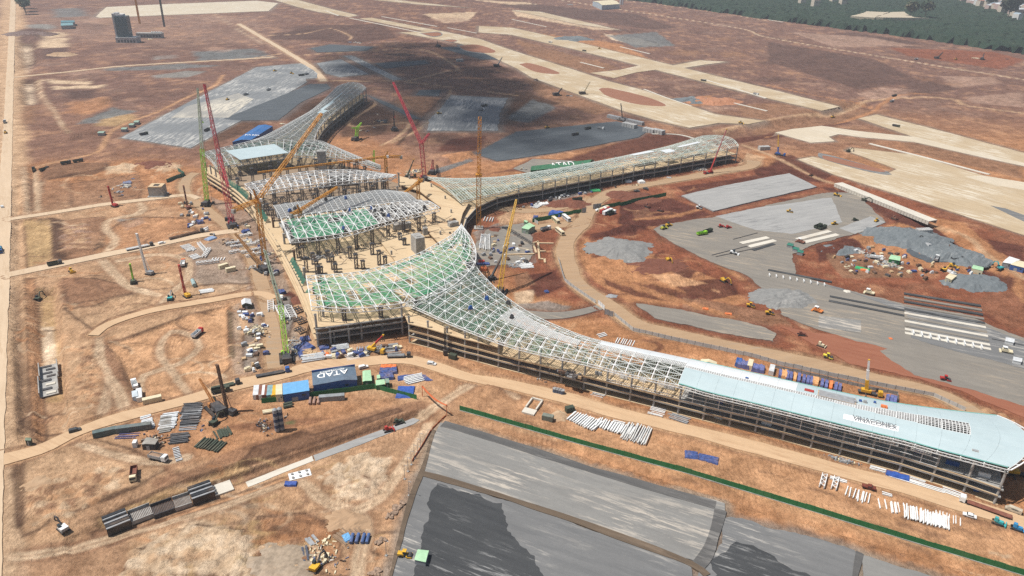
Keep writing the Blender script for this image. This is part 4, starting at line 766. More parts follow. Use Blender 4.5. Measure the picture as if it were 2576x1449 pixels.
# dark back wall under the deck
MB().bar(Vector((-92,351,4)),Vector((-52,362,4)),.4,7.).build('wall',CONC,H)
A1=GL([(783,771),(900,776),(1040,758),(1110,735),(1150,711),(1182,680),(1197,650),(1195,620),(1184,596),(1162,566)],20.);B1=GL([(770,694),(900,684),(1000,657),(1060,634),(1100,612),(1130,595),(1146,582),(1154,573),(1158,568),(1160,565)],22.)
RA=Roof(A1,B1,.7);frame(H,RA,26,6,WHITE,.33,2.3,True);net(H,RA,.02,.99,.12,.97,26,6,NET,-1.4,.84)
A2=GL([(729,603),(809,595),(884,583),(954,563),(1031,542),(1106,523)],21.5);B2_=GL([(706,548),(800,534),(894,522),(981,510),(1030,507),(1076,505)],22.5)
RB=Roof(A2,B2_,.5);frame(H,RB,20,4,WHITE,.4,2.4,True);net(H,RB,.03,.56,.1,.95,11,4,NET,-1.3,.95)
A3_=GL([(706,547),(800,533),(894,521),(981,509),(1049,505)],21.8);B3_=GL([(688,517),(799,501),(894,488),(956,478),(1022,484)],22.4)
RC=Roof(A3_,B3_,.6);frame(H,RC,24,13,STEELG,.42,1.2,True,bottom=False);frame(H,Roof(GL([(700,549),(894,524),(1049,508)],19.5),GL([(690,520),(894,490),(1022,487)],19.5),1),16,6,GREY,.5,1.,False,bottom=False)
A4=GL([(640,488),(719,473),(869,456),(985,446)],21.5);B4=GL([(615,463),(731,438),(799,429),(894,428),(998,440)],22.5)
RD=Roof(A4,B4,.5);frame(H,RD,22,5,WHITE,.42,2.4,True)
A5=GL([(545,420),(644,405),(744,391),(831,396),(869,400),(956,423)],18.5);B5=GL([(508,384),(600,362),(660,352),(784,352),(829,363),(958,421)],19.5)
RE=Roof(A5,B5,2.2);frame(H,RE,30,6,STEELG,.42,2.,True);net(H,RE,.0,1,.05,.95,26,6,NETF,-1.5,.92)
q=GL([(568,379),(690,362),(726,384),(604,402)],21.6);b=MB();b.add([*q,*[p-Vector((0,0,.2))for p in q]],[(0,3,2,1),(4,5,6,7),(0,1,5,4),(1,2,6,5),(2,3,7,6),(3,0,4,7)]);b.build('roof_sheet',SHEETB,H)
# cores and small concrete rooms on the slabs
for x,y,z,sx,sy,h,rz in((1052,640,ZL,6,9,13,.5),(812,428,ZL,7,6,17,.2),(1012,575,ZM,12,4,4,.5),(1140,568,ZU,7,3.5,3,.6),(860,465,ZL,18,7,9,.25),(1070,590,ZM,3,3,5,.3)):
 p=G(x,y,z);MB().box((p.x,p.y,z+h/2),(sx,sy,h),rz).box((p.x,p.y,z+h+.15),(sx*.5,sy*.5,.3),rz).build('concrete_core',CONC,H)
for x,y in((1001,505),(930,520),(905,470),(975,455),(950,480),(880,520),(800,500),(845,455),(1004,470)):column(H,G(x,y,ZL),19.5,.75,ZL)
for x,y in((1070,560),(1135,535),(1108,590),(985,640),(1010,600),(1085,470),(1030,450),(1120,500)):MB().box((*G(x,y,ZU)[:2],ZU+1.2),(1,1,2.6),.4).build('column_stub',CONC,H)
NETW=alpha_mat('hanging dark green netting',(.02,.13,.09),.9)
for k,(a,c)in enumerate(((22,27),(17,20),(6,10),(2,5))):
 for i in range(a,c):
  p,q=LE[i]+e2*2.5,LE[i+1]+e2*2.5;b=MB();n=4
  for s in range(n):
   x,y=p.lerp(q,s/n),p.lerp(q,(s+1)/n);d,d2=e2*(.9*(s%2)),e2*(.9*((s+1)%2));b.quad(x+d+Vector((0,0,8.1)),y+d2+Vector((0,0,8.1)),y+d2+e2*2+Vector((0,0,12.6-k*.8)),x+d+e2*2+Vector((0,0,12.6-k*.8)))
  b.build('safety_net',NETW,H)
  # shoring on the left edge and between the roofs is added below
  # lattice shoring towers standing on the slabs
def shoring(h):
 b=MB();lattice(b,(0,0,0),(0,0,h-.8),1.7,max(2,int(h/2.1)),.17);c=MB().box((0,0,h-.55),(2.6,2.6,.5));c.box((0,0,h-.15),(1.2,1.2,.4));d=MB().box((0,0,.12),(2.5,2.5,.24));return b.mesh('mast',LAT),c.mesh('head',DARK),d.mesh('foot_plate',LAT)
_sh={}
def put_tower(p,h,label,group):
 h=round(h);
 if h not in _sh:_sh[h]=shoring(h)
 e=empty('shoring_tower',p,.45,label,'shoring tower',group)
 for nme,m in zip(('mast','head','foot_plate'),_sh[h]):inst(nme,m,e)
ZV=lambda x,y:(735+.186*x,575+.186*y)
for(x,y,h)in((290,480,8),(340,610,9),(395,610,5),(490,450,8),(555,550,9),(590,590,6),(785,400,8),(870,540,10),(960,545,6),(1180,490,10),(1260,490,6),(1085,350,8),(1520,220,5),(1460,150,5)):
 v=ZV(x,y);put_tower(G(*v,ZL if x<1300 else ZM),h,'free standing dark lattice shoring tower on the open cream slab behind the front roof','free standing shoring towers')
for k in range(9):p=A2[0].lerp(A2[-1],0);q=RB.at(.04+k*.115,.06);put_tower((q.x,q.y,ZL),q.z-ZL-2.4,'dark lattice shoring tower under the near edge of the middle roof trusses','towers under the middle trusses near edge')
for k in range(7):q=RB.at(.05+k*.14,.75);put_tower((q.x,q.y,ZL+2.3),q.z-ZL-4.8,'dark lattice shoring tower under the middle of the middle roof trusses','towers inside the middle trusses')
for k in range(10):q=RD.at(.04+k*.1,.05);put_tower((q.x,q.y,ZL),q.z-ZL-2.4,'dark lattice shoring tower under the near edge of the far white trusses','towers under the far trusses near edge')
for k in range(8):q=RD.at(.06+k*.12,.9);put_tower((q.x,q.y,ZL),q.z-ZL-2.4,'dark lattice shoring tower under the rear edge of the far white trusses','towers under the far trusses rear edge')
for k in range(9):q=RE.at(.12+k*.085,.02);put_tower((q.x,q.y,ZL),q.z-ZL-2.2,'dark lattice shoring tower under the rear hall roof with the white panel','towers under the rear hall roof')
for k in range(6):q=RA.at(.1+k*.11,.1);put_tower((q.x,q.y,11.3),q.z-11.3-2.3,'dark lattice shoring tower on the front deck under the green netted roof','towers under the front green roof')
for k in range(6):q=RC.at(.1+k*.15,.5);put_tower((q.x,q.y,ZM+.3),q.z-ZM-2,'dark lattice shoring tower under the grey parallel roof beams','towers under the grey beams')
for k in range(14):q=LE[2+k*2]+e2*(9+(k%3)*2);put_tower((q.x,q.y,ZL),7+(k*5)%6,'dark lattice shoring tower close to the left long edge of the hall','towers along the left hall edge')
for k in range(16):q=RD.at(.05+(k%8)*.12,-.5-(k//8)*.55);put_tower((q.x,q.y,ZL),9+(k*3)%6,'dark lattice shoring tower between the grey beams and the far white trusses','towers between the roofs')
for k in range(14):
 q=RE.at(.1+k*.06,-.25-.2*(k%3));put_tower((q.x,q.y,ZL),8+(k*5)%7,'dark lattice shoring tower between the far white trusses and the rear roof','towers before the rear roof')
b=MB()
for k in range(60):
 q=RB.at(rnd.random(),rnd.uniform(-1.,1.));r=rnd.uniform(4,9);a=rnd.choice([.45,2.02]);b.bar((q.x,q.y,ZL+rnd.uniform(2,9)),(q.x+r*math.cos(a),q.y+r*math.sin(a),ZL+rnd.uniform(2,9)),.22)
for k in range(90):
 q=RD.at(rnd.random(),rnd.uniform(-1.,1.6));r=rnd.uniform(4,10);a=rnd.choice([.45,2.02]);z=ZL+rnd.uniform(2,10);b.bar((q.x,q.y,z),(q.x+r*math.cos(a),q.y+r*math.sin(a),z),.25)
b.build('tie_beam',LAT,H,kind='stuff')
# ------------------------------------------------------------------ kits: each recipe is a list of (part, mesh, index of its parent part or None)
def T(i,j,x,y):return(644*i+x/4,362.25*j+y/4)
def on(x,y,dz=0):
 "a point of the picture on the ground, at the ground's own height"
 p=G(x,y)
 for _ in range(2):p=G(x,y,hz(p.x,p.y))
 p.z=max(hz(p.x,p.y),p.z)+dz;return p
def at_y(x,y,Y):
 q=G(x,y)-Vector((0,0,CAMH));return Vector((0,0,CAMH))+q*(Y/q.y)
def head(a,b):p,q=G(*a),G(*b);return math.atan2(q.y-p.y,q.x-p.x)
_kit={}
def spawn(key,fn,name,loc,rz,label,cat,group=None,scale=None):
 if key not in _kit:_kit[key]=fn()
 e=empty(name,loc,rz,label,cat,group);made=[]
 if scale:e.scale=(scale,)*3
 for nme,me,par in _kit[key]:made.append(inst(nme,me,e if par is None else made[par]))
 return e
def wheel(x,y,r=.5,w=.35):return[('wheel',MB().tube((x,y-w/2,r),(x,y+w/2,r),r,None,10).mesh('wheel',TYRE),None)]
def wheels(xs,ys,r=.5,w=.4):
 out=[]
 for x in xs:
  for y in ys:out+=wheel(x,y,r,w)
 return out
def k_dump(cab,bed,load=None,L=8.4):
 c=MB().box((L-1.2,0,1.75),(2.,2.4,1.9)).box((L-1.0,0,2.85),(1.5,2.3,.35));gl=MB().box((L-.19,0,2.15),(.06,2.1,.8));x0,x1=0,L-2.4
 b=MB().box(((x0+x1)/2,0,1.25),(x1-x0,2.4,.15))
 for s in(-1,1):b.box(((x0+x1)/2,s*1.2,1.95),(x1-x0,.1,1.4))
 b.box((x0+.05,0,1.9),(.1,2.4,1.3)).box((x1-.05,0,2.1),(.1,2.4,1.7));ch=MB().box((L/2-.2,0,.85),(L-.8,1.,.3))
 r=[('cab',c.mesh('cab',cab),None),('windscreen',gl.mesh('windscreen',GLASS),0),('tipper_body',b.mesh('tipper_body',bed),None),('chassis',ch.mesh('chassis',DARK),None)]
 if load:
  l=MB();n=7;P=[(x0+.1+(x1-x0-.2)*i/n,-1.1+2.2*j/3,2.1+.5*math.sin(math.pi*i/n)*(1 if 0<j<3 else .3)+.1*((i*3+j*5)%3))for i in range(n+1)for j in range(4)]
  l.add(P,[(i*4+j,(i+1)*4+j,(i+1)*4+j+1,i*4+j+1)for i in range(n)for j in range(3)]);r.append(('load',l.mesh('load',load),2))
 return r+wheels((1,2.3,L-3.,L-1.),(-1,1))
def k_flat(cab,bed,L=12.,load=None):
 c=MB().box((L-1.1,0,1.7),(2.,2.4,2.)).box((L-1.,0,2.8),(1.6,2.2,.3));gl=MB().box((L-.08,0,2.1),(.06,2.1,.8));b=MB().box(((L-2.8)/2,0,1.15),(L-2.8,2.4,.22));ch=MB().box((L/2,0,.8),(L-1.5,.9,.3))
 r=[('cab',c.mesh('cab',cab),None),('windscreen',gl.mesh('windscreen',GLASS),0),('flat_bed',b.mesh('flat_bed',bed),None),('chassis',ch.mesh('chassis',DARK),None)]
 if load:
  for k in range(4):r.append(('carried_beam',MB().box(((L-3)/2,-.9+k*.6,1.5+.12*(k%2)),(L-3.6,.4,.5)).mesh('carried_beam',load),2))
 return r+wheels((1,2.2,3.4,L-3.2,L-1.),(-1,1))
def k_tank(cab,tank):
 r=k_flat(cab,DARK,8.6);r.append(('tank',MB().tube((.4,0,2.1),(5.4,0,2.1),1.1,None,12).mesh('tank',tank),None));return r
def k_mixer(cab,drum):
 r=k_flat(cab,DARK,8.6);m=MB().tube((.3,0,3.),(2.4,0,2.5),.6,1.25,12).tube((2.4,0,2.5),(4.6,0,2.1),1.25,.8,12);r.append(('drum',m.mesh('drum',drum),None));return r
def k_car(colr,kind='suv'):
 L={'suv':4.7,'sedan':4.7,'pickup':5.2,'van':5.6}[kind];b=MB();prof={'suv':[(0,.5),(0,1.1),(.3,1.7),(2.9,1.72),(3.6,1.15),(4.65,.98),(4.7,.5)],'sedan':[(0,.5),(.05,.95),(.9,1.02),(1.5,1.45),(2.8,1.46),(3.5,1.),(4.65,.85),(4.7,.5)],'pickup':[(0,.55),(0,1.05),(2.,1.05),(2.1,1.75),(3.4,1.78),(4.0,1.2),(5.15,1.05),(5.2,.55)],'van':[(0,.5),(0,2.2),(4.3,2.3),(5.,1.3),(5.55,1.1),(5.6,.5)]}[kind];n=len(prof);hw=.9
 P=[(x,-hw,z)for x,z in prof]+[(x,hw,z)for x,z in prof];b.add(P,[tuple(range(n)),tuple(range(2*n-1,n-1,-1))]+[(i,n+i,n+(i+1)%n,(i+1)%n)for i in range(n)])
 g=MB();zt=1.3 if kind!='van' else 1.75
 for s in(-1,1):g.box((L*.42 if kind!='pickup' else 2.8,s*.91,zt),(L*.42 if kind!='pickup' else 1.2,.03,.36))
 ws=MB().box((L*.70,0,1.32 if kind!='van' else 1.7),(.35,1.55,.34))
 return[('body',b.mesh('body',colr),None),('side_windows',g.mesh('side_windows',GLASS),0),('windscreen',ws.mesh('windscreen',GLASS),0)]+wheels((.85,L-.9),(-.8,.8),.36,.25)
def k_bus(colr,trim):
 b=MB().box((5.5,0,1.75),(11,2.45,2.6)).box((5.3,0,3.12),(9.6,2.1,.16));g=MB()
 for s in(-1,1):g.box((5.3,s*1.24,2.15),(9.8,.03,.8))
 w_=MB().box((11.01,0,2.),(.05,2.2,1.3));ac=MB().box((6,0,3.3),(2.4,1.6,.3));st=MB()
 for s in(-1,1):st.box((5.5,s*1.245,1.2),(10.4,.03,.25))
 return[('body',b.mesh('body',colr),None),('side_windows',g.mesh('side_windows',GLASS),0),('windscreen',w_.mesh('windscreen',GLASS),0),('roof_unit',ac.mesh('roof_unit',WHITE),0),('stripe',st.mesh('stripe',trim),0)]+wheels((2.2,8.6),(-1.05,1.05),.5,.35)
def tracks(L,gap,w=.6,h=.8):
 return[('track',MB().box((0,s*gap/2,h/2),(L,w,h*.7)).tube((-L/2,s*gap/2-w/2,h/2),(-L/2,s*gap/2+w/2,h/2),h/2,None,8).tube((L/2,s*gap/2-w/2,h/2),(L/2,s*gap/2+w/2,h/2),h/2,None,8).mesh('track',TYRE),None)for s in(-1,1)]
def k_excav(colr,boom=None):
 boom=boom or colr;r=tracks(3.8,2.4);r.append(('house',MB().box((-.4,0,1.5),(3.2,2.6,1.)).box((-1.6,0,1.6),(.8,2.6,1.2)).mesh('house',colr),None));r.append(('cab',MB().box((.7,.8,2.1),(1.4,1.,1.6),0,.88).mesh('cab',GLASS),2))
 r.append(('boom',MB().bar((.8,-.2,1.6),(3.2,-.2,4.2),.45,.6).bar((3.2,-.2,4.2),(5.4,-.2,3.4),.4,.5).mesh('boom',boom),None));r.append(('stick',MB().bar((5.4,-.2,3.6),(6.3,-.2,1.2),.35,.45).mesh('stick',boom),4));r.append(('bucket',MB().box((6.1,-.2,.7),(1.,1.1,1.),0,.7).mesh('bucket',DARK),5));return r
def k_dozer(colr):
 r=tracks(3.2,2.,.55,1.);r.append(('body',MB().box((.4,0,1.3),(2.4,1.2,1.)).mesh('body',colr),None));r.append(('cab',MB().box((-.8,0,2.),(1.3,1.4,1.6),0,.9).mesh('cab',colr),None));r.append(('blade',MB().box((2.5,0,.7),(.25,3.4,1.2)).box((2.1,0,.6),(.8,1.6,.2)).mesh('blade',colr),None));r.append(('window',MB().box((-.1,0,2.2),(.05,1.1,.7)).mesh('window',GLASS),3));return r
def k_roller(colr):
 r=[('drum',MB().tube((2.2,-1.05,.8),(2.2,1.05,.8),.8,None,14).mesh('drum',DARK),None),('frame',MB().box((2.2,1.15,.85),(1.8,.15,.4)).box((2.2,-1.15,.85),(1.8,.15,.4)).box((1.2,0,1.),(.4,2.3,.5)).mesh('frame',colr),None),('body',MB().box((-.9,0,1.45),(2.2,1.7,.9)).mesh('body',colr),None),('cab',MB().box((.4,0,2.1),(1.2,1.5,1.7),0,.9).mesh('cab',GLASS),None),('cab_roof',MB().box((.4,0,3.),(1.4,1.6,.12)).mesh('cab_roof',colr),3)]
 return r+wheels((-.8,),(-.85,.85),.75,.5)
def k_loader(colr):
 r=wheels((-1.6,1.6),(-1.1,1.1),.85,.6);r.append(('body',MB().box((-1.2,0,1.7),(2.6,1.9,1.2)).box((1.,0,1.3),(1.8,1.2,.7)).mesh('body',colr),None));r.append(('cab',MB().box((-.1,0,2.7),(1.3,1.5,1.4),0,.9).mesh('cab',GLASS),None));r.append(('lift_arm',MB().bar((.6,.6,1.8),(3.,.6,1.),.25,.4).bar((.6,-.6,1.8),(3.,-.6,1.),.25,.4).mesh('lift_arm',colr),None));r.append(('bucket',MB().box((3.4,0,.7),(1.,2.7,1.1),0,.75).mesh('bucket',colr),None));return r
def k_paver(colr):
 return tracks(3.6,2.2)+[('hopper',MB().box((2.2,0,1.2),(1.8,3.,.9),0,1.15).mesh('hopper',colr),None),('body',MB().box((-.2,0,1.7),(3.,2.2,1.3)).mesh('body',colr),None),('screed',MB().box((-2.4,0,.6),(1.,4.2,.6)).mesh('screed',colr),None),('canopy',MB().box((-.6,0,3.4),(2.2,2.2,.12)).bar((-1.5,-.9,2.3),(-1.5,-.9,3.4),.1).bar((-1.5,.9,2.3),(-1.5,.9,3.4),.1).bar((.3,.9,2.3),(.3,.9,3.4),.1).bar((.3,-.9,2.3),(.3,-.9,3.4),.1).mesh('canopy',WHITE),None)]
def k_container(colr,L=12.2,top=None):
 b=MB().box((L/2,0,1.3),(L,2.44,2.5));n=int(L/.6);rb=MB()
 for k in range(n):
  for s in(-1,1):rb.box(((k+.5)*L/n,s*1.225,1.3),(.25,.06,2.2))
 d=MB().box((L+.02,-.6,1.3),(.06,1.1,2.3)).box((L+.02,.6,1.3),(.06,1.1,2.3));rf=MB().box((L/2,0,2.57),(L-.1,2.36,.08))
 return[('body',b.mesh('body',colr),None),('side_ribs',rb.mesh('side_ribs',colr),0),('door',d.mesh('door',colr),0),('roof',rf.mesh('roof',top or colr),0)]
def k_pole(h=7.2):
 return[('shaft',MB().tube((0,0,0),(0,0,h),.11,.07,6).mesh('shaft',GREY),None),('foundation',MB().box((0,0,.12),(.9,.9,.35)).mesh('foundation',CONC),None),('lamp_arm',MB().bar((0,0,h-.1),(.9,0,h+.1),.1).box((1.1,0,h+.1),(.6,.25,.12)).mesh('lamp_arm',GREY),None)]
def k_rig(h,colr,mast,lean=.06):
 r=tracks(4.2,2.8,.7,.9);r.append(('house',MB().box((-.8,0,1.7),(3.6,2.6,1.5)).mesh('house',colr),None));b=MB();lattice(b,(2.2,0,.6),(2.2+h*lean,0,h),.8,max(4,int(h/1.6)),.14);r.append(('mast',b.mesh('mast',mast),None));r.append(('kelly_bar',MB().bar((2.9,0,.5),(2.9+h*lean,0,h*.96),.3).mesh('kelly_bar',DARK),3));r.append(('stay',MB().bar((-1,0,2.4),(2.2+h*lean*.6,0,h*.62),.22).mesh('stay',mast),None));r.append(('mast_head',MB().box((2.4+h*lean,0,h+.2),(1.5,.9,.5)).mesh('mast_head',mast),3));return r
def tarp_mesh(L,W,Hh,mat,seed,n=8):
 r=random.Random(seed);m=max(3,int(n*W/L)+1);b=MB();P=[]
 for i in range(n+1):
  for j in range(m+1):
   e=i in(0,n)or j in(0,m);z=0 if e else Hh*(.75+.35*r.random());P.append((L*(i/n-.5)*(1.06 if e else 1)+r.uniform(-.1,.1),W*(j/m-.5)*(1.08 if e else 1)+r.uniform(-.1,.1),z))
   if not e and(i in(1,n-1)or j in(1,m-1)):x,y,z=P[-1];P[-1]=(L*(.48 if i==n-1 else-.48)if i in(1,n-1)else x,W*(.46 if j==m-1 else-.46)if j in(1,m-1)else y,z)
 b.add(P,[(i*(m+1)+j,(i+1)*(m+1)+j,(i+1)*(m+1)+j+1,i*(m+1)+j+1)for i in range(n)for j in range(m)]);return b.mesh('tarpaulin_cover',mat)
def tarp(p,q,W,Hh,mat,label,name='tarpaulin_stack',group=None):
 a,c=on(*p),on(*q);L=(c-a).length;m=(a+c)/2;e=empty(name,(m.x,m.y,min(a.z,c.z)),math.atan2(c.y-a.y,c.x-a.x),label,'tarpaulin',group)
 inst('cover',tarp_mesh(L,W,Hh,mat,rnd.randint(0,9999)),e);inst('pallet',MB().box((0,0,.1),(L*1.02,W*1.02,.2)).mesh('pallet',WOOD),e);return e
def stack(p,q,n,across,mat,label,cat='beam stack',w=.45,h=.5,layers=1,name='steel_beam_stack',jit=.12,pipe=False,group=None):
 "n beams lying side by side; each runs from p to q, the next set off by across (metres)"
 a,c=on(*p),on(*q);d=(c-a);d.z=0;L=d.length;rz=math.atan2(d.y,d.x);e=empty(name,(a.x,a.y,min(a.z,c.z)),rz,label,cat,group)
 key=('beam',round(L,1),w,h,mat.name,pipe);
 if key not in _kit:_kit[key]=(MB().tube((0,0,h/2),(L,0,h/2),h/2,None,8)if pipe else MB().box((L/2,0,h*.08),(L,w,h*.16)).box((L/2,0,h*.92),(L,w,h*.16)).box((L/2,0,h/2),(L,w*.45,h*.68))).mesh('beam',mat)
 for l in range(layers):
  for k in range(n):inst('pipe' if pipe else 'beam',_kit[key],e,(rnd.uniform(-jit,jit)*L*.6,across*1.3*k+rnd.uniform(-.2,.2)+(across*.6 if l else 0),.12+l*h*1.02),rnd.uniform(-jit,jit)*.4)
 for u in(.2,.8):inst('sleeper',MB().box((L*u,across*(n-1)/2,.05),(.25,abs(across)*n+.4,.14)).mesh('sleeper',WOOD),e)
 return e
def truss_lying(p,q,wd,mat,label,cat='roof truss',group=None,n=None):
 a,c=on(*p),on(*q);L=(c-a).length;e=empty('roof_truss',(a.x,a.y,min(a.z,c.z)),math.atan2(c.y-a.y,c.x-a.x),label,cat,group);n=n or max(3,int(L/2.2));z=.4
 for s in(0,1):inst('chord',MB().bar((0,s*wd,z),(L,s*wd,z),.36).mesh('chord',mat),e)
 for s in(0,1):inst('chord',MB().bar((0,s*wd,z+1.2),(L,s*wd,z+1.2),.3).mesh('chord',mat),e)
 b=MB()
 for k in range(n):u,v=L*k/n,L*(k+1)/n;b.bar((u,0,z+1.2),((u+v)/2,wd,z+1.2),.24);b.bar(((u+v)/2,wd,z+1.2),(v,0,z+1.2),.24);b.bar((u,0,z),(u,0,z+1.2),.2);b.bar((u,wd,z),(u,wd,z+1.2),.2)
 inst('lacing',b.mesh('lacing',mat),e);return e
def shed(name,label,corners,h,rise,roof,wall,cat='shed',ridge='long',rf=.5,parapet=None,door=True,over=.35,group=None,z0=None,kind=None):
 "corners: front-left, front-right, back-right, back-left of the roof edge, seen at eave height h"
 Q=GL(corners,h);g=min(hz(p.x,p.y)for p in Q)if z0 is None else z0;m=sum(Q,Vector())/4;e=empty(name,(m.x,m.y,g),0,label,cat,group)
 q=[Vector((p.x-m.x,p.y-m.y,h-g))for p in Q];inn=[Vector((p.x*(1-over/max(1,p.length)),p.y*(1-over/max(1,p.length)),0))for p in q];hh=h-g;ws=[]
 for k in range(4):
  a,c=inn[k],inn[(k+1)%4];w_=MB().bar(a+Vector((0,0,hh/2-.1)),c+Vector((0,0,hh/2-.1)),.15,hh).build('wall',wall,e);ws.append(w_)
 if door:
  a,c=inn[0],inn[1];d=(c-a).normalized();nn=Vector((d.y,-d.x,0));p=a.lerp(c,.3)+nn*.14;MB().bar(p+Vector((0,0,1.1)),p+d*min(3,(c-a).length*.25)+Vector((0,0,1.1)),.08,2.2).build('door',GREY,ws[0]);p=a.lerp(c,.72)+nn*.14;MB().bar(p+Vector((0,0,hh*.6)),p+d*min(1.6,(c-a).length*.15)+Vector((0,0,hh*.6)),.08,.9).build('window',GLASS,ws[0])
 up=Vector((0,0,rise));fl,fr,br,bl=q
 if ridge=='cross':r0,r1=fl.lerp(fr,rf)+up,bl.lerp(br,rf)+up;planes=((fl,r0,r1,bl),(r0,fr,br,r1));ends=((fl,fr,r0),(br,bl,r1))
 else:r0,r1=fl.lerp(bl,rf)+up,fr.lerp(br,rf)+up;planes=((fl,fr,r1,r0),(r0,r1,br,bl));ends=((bl,fl,r0),(fr,br,r1))
 for a,b_,c,d in planes:
  s=MB();dn=Vector((0,0,.14));s.add([a,b_,c,d,a-dn,b_-dn,c-dn,d-dn],[(0,1,2,3),(7,6,5,4),(0,4,5,1),(1,5,6,2),(2,6,7,3),(3,7,4,0)]);s.build('roof_slope',roof,e)
 for a,b_,c in ends:
  s=.985;k=Vector((0,0,-.1));o=MB();P=[Vector((p.x*s,p.y*s,p.z))+k for p in(a,b_,c)];P2=[Vector((p.x*.97,p.y*.97,p.z))+k for p in(a,b_,c)];o.add(P+P2,[(0,1,2),(5,4,3),(0,3,4,1),(1,4,5,2),(2,5,3,0)]);o.build('gable',wall,e)
 if parapet:MB().bar(q[3]+Vector((0,0,.5)),q[2]+Vector((0,0,.5)),.25,1.3).build('parapet',parapet,e)
 return e,planes
def fence(pts,h,mat,label,post=None,plen=3.,name='site_fence',cat='fence',base=None,tilt=0.):
 P=[on(*p)for p in pts];e=empty(name,P[0],0,label,cat);o=P[0].copy();made=0
 for a,c in zip(P,P[1:]):
  n=max(1,round((c-a).length/plen));d=(c-a).normalized()
  for k in range(n):
   p,q=a.lerp(c,k/n)-o,a.lerp(c,(k+.985)/n)-o;mid=(p+q)/2;g=hz(mid.x+o.x,mid.y+o.y)-o.z
   MB().bar(p+Vector((0,0,g+h/2-p.z)),q+Vector((0,0,g+h/2-q.z)),.08,h).build('fence_panel',mat,e)
   if post:MB().box((p.x,p.y,g+h*.52),(.16,.16,h*1.08)).build('post',post,e)
  if base:MB().bar(a-o+Vector((0,0,.12)),c-o+Vector((0,0,.12)),.5,.4).build('kerb',base,e)
 return e
def rubble(pts,n,mats,label,name='construction_debris',size=(.4,2.2),kind='stuff',zz=None,hmax=.5):
 "loose small building waste and offcuts"
 P=GL(pts,zz or 0);xs,ys=[p.x for p in P],[p.y for p in P];b=MB();k=0;tries=0
 n=int(n*.8);cx=[]
 while k<n and tries<n*30:
  tries+=1
  if not cx or rnd.random()<.09:x,y,a0=rnd.uniform(min(xs),max(xs)),rnd.uniform(min(ys),max(ys)),rnd.uniform(0,3.1);mi=rnd.randrange(len(mats))
  else:x,y,a0,mi=rnd.choice(cx);x+=rnd.gauss(0,1.6);y+=rnd.gauss(0,1.6)
  if poly_sd(np.array([x]),np.array([y]),P)[0]<0:continue
  cx.append((x,y,a0,mi));k+=1;b.mi=mi if rnd.random()<.6 else rnd.randrange(len(mats));L=rnd.uniform(*size)*rnd.choice([.6,.8,1]);z=hz(x,y)if zz is None else zz;hh=rnd.uniform(.15,hmax);b.box((x,y,z+hh*.5),(L,L*rnd.uniform(.1,.6),hh),a0+rnd.choice([0,0,1.57])+rnd.gauss(0,.2),rnd.uniform(.7,1))
 o=b.build(name,mats);tag(o,label,'debris',None,kind);return o
def heap(p,r,h,mat,label,name='spoil_heap',cat='heap',sx=1.,rz=0,kind=None,group=None):
 c=on(*p);st=max(.8,r/26);sd=rnd.randint(0,999);g=np.arange(-r*1.5,r*1.5+st,st);HX,HY=np.meshgrid(g,g);x,y=HX.ravel()/sx,HY.ravel()
 an=np.arctan2(y,x);rr_=r*.92*(1+.38*fbm(np.cos(an)*3+sd,np.sin(an)*3+sd,1.5,4,sd));d=rr_-np.hypot(x,y);eg=min(r*.7,h*2.3)
 z=.65*h*sst(0,eg,d)*(.85+.5*fbm(HX.ravel()+sd*9,HY.ravel(),r*.5,5,sd+1,.6))+.35*min(1,h/2.5)*fbm(HX.ravel(),HY.ravel()+sd,3,2,sd+2);z=np.where(d>0,z,-.8);n=len(g)
 ii=(np.arange(n-1)[:,None]*n+np.arange(n-1)[None]);kp=(d.reshape(n,n)[:-1,:-1]>-st)&(d.reshape(n,n)[1:,1:]>-st);ii=ii[kp];F=np.stack([ii,ii+1,ii+n+1,ii+n],1);us=np.unique(F);mp=-np.ones(n*n,int);mp[us]=np.arange(len(us))
 me=bpy.data.meshes.new(name);me.from_pydata(np.stack([HX.ravel(),HY.ravel(),z],1)[us].tolist(),[],mp[F].tolist());me.materials.append(mat);o=bpy.data.objects.new(name,me);C.objects.link(o);o.location=(c.x,c.y,min(c.z,.15));o.rotation_euler.z=rz;return tag(o,label,cat,group,kind)
 # ---- cranes
def crane_base(e,colr,rz,k=1.):
 for nme,me,par in[(a,m,None)for a,m,_ in tracks(9*k,6*k,1.3*k,1.4*k)]:inst(nme,me,e,(0,0,0),rz)
 inst('house',MB().box((-1.5*k,0,2.6*k),(7*k,3.6*k,2.2*k)).box((0,0,1.4*k),(3*k,4.5*k,.7*k)).mesh('house',DARK),e,(0,0,0),rz);inst('cab',MB().box((2.2*k,1.9*k,2.7*k),(1.8*k,1.2*k,2.*k),0,.9).mesh('cab',colr),e,(0,0,0),rz);inst('counterweight',MB().box((-5.4*k,0,2.5*k),(1.8*k,4.6*k,2.6*k)).mesh('counterweight',DARK),e,(0,0,0),rz)
def boom(e,name,a,c,w,mat,n=None,t=.16,taper=.8):b=MB();lattice(b,a,c,w,n or max(6,int((Vector(c)-Vector(a)).length/(w*1.25))),t,taper);return b.build(name,mat,e)
def cable(e,a,c,name='cable',r=.06):return MB().bar(a,c,r*2,None,False).build(name,DARK,e)
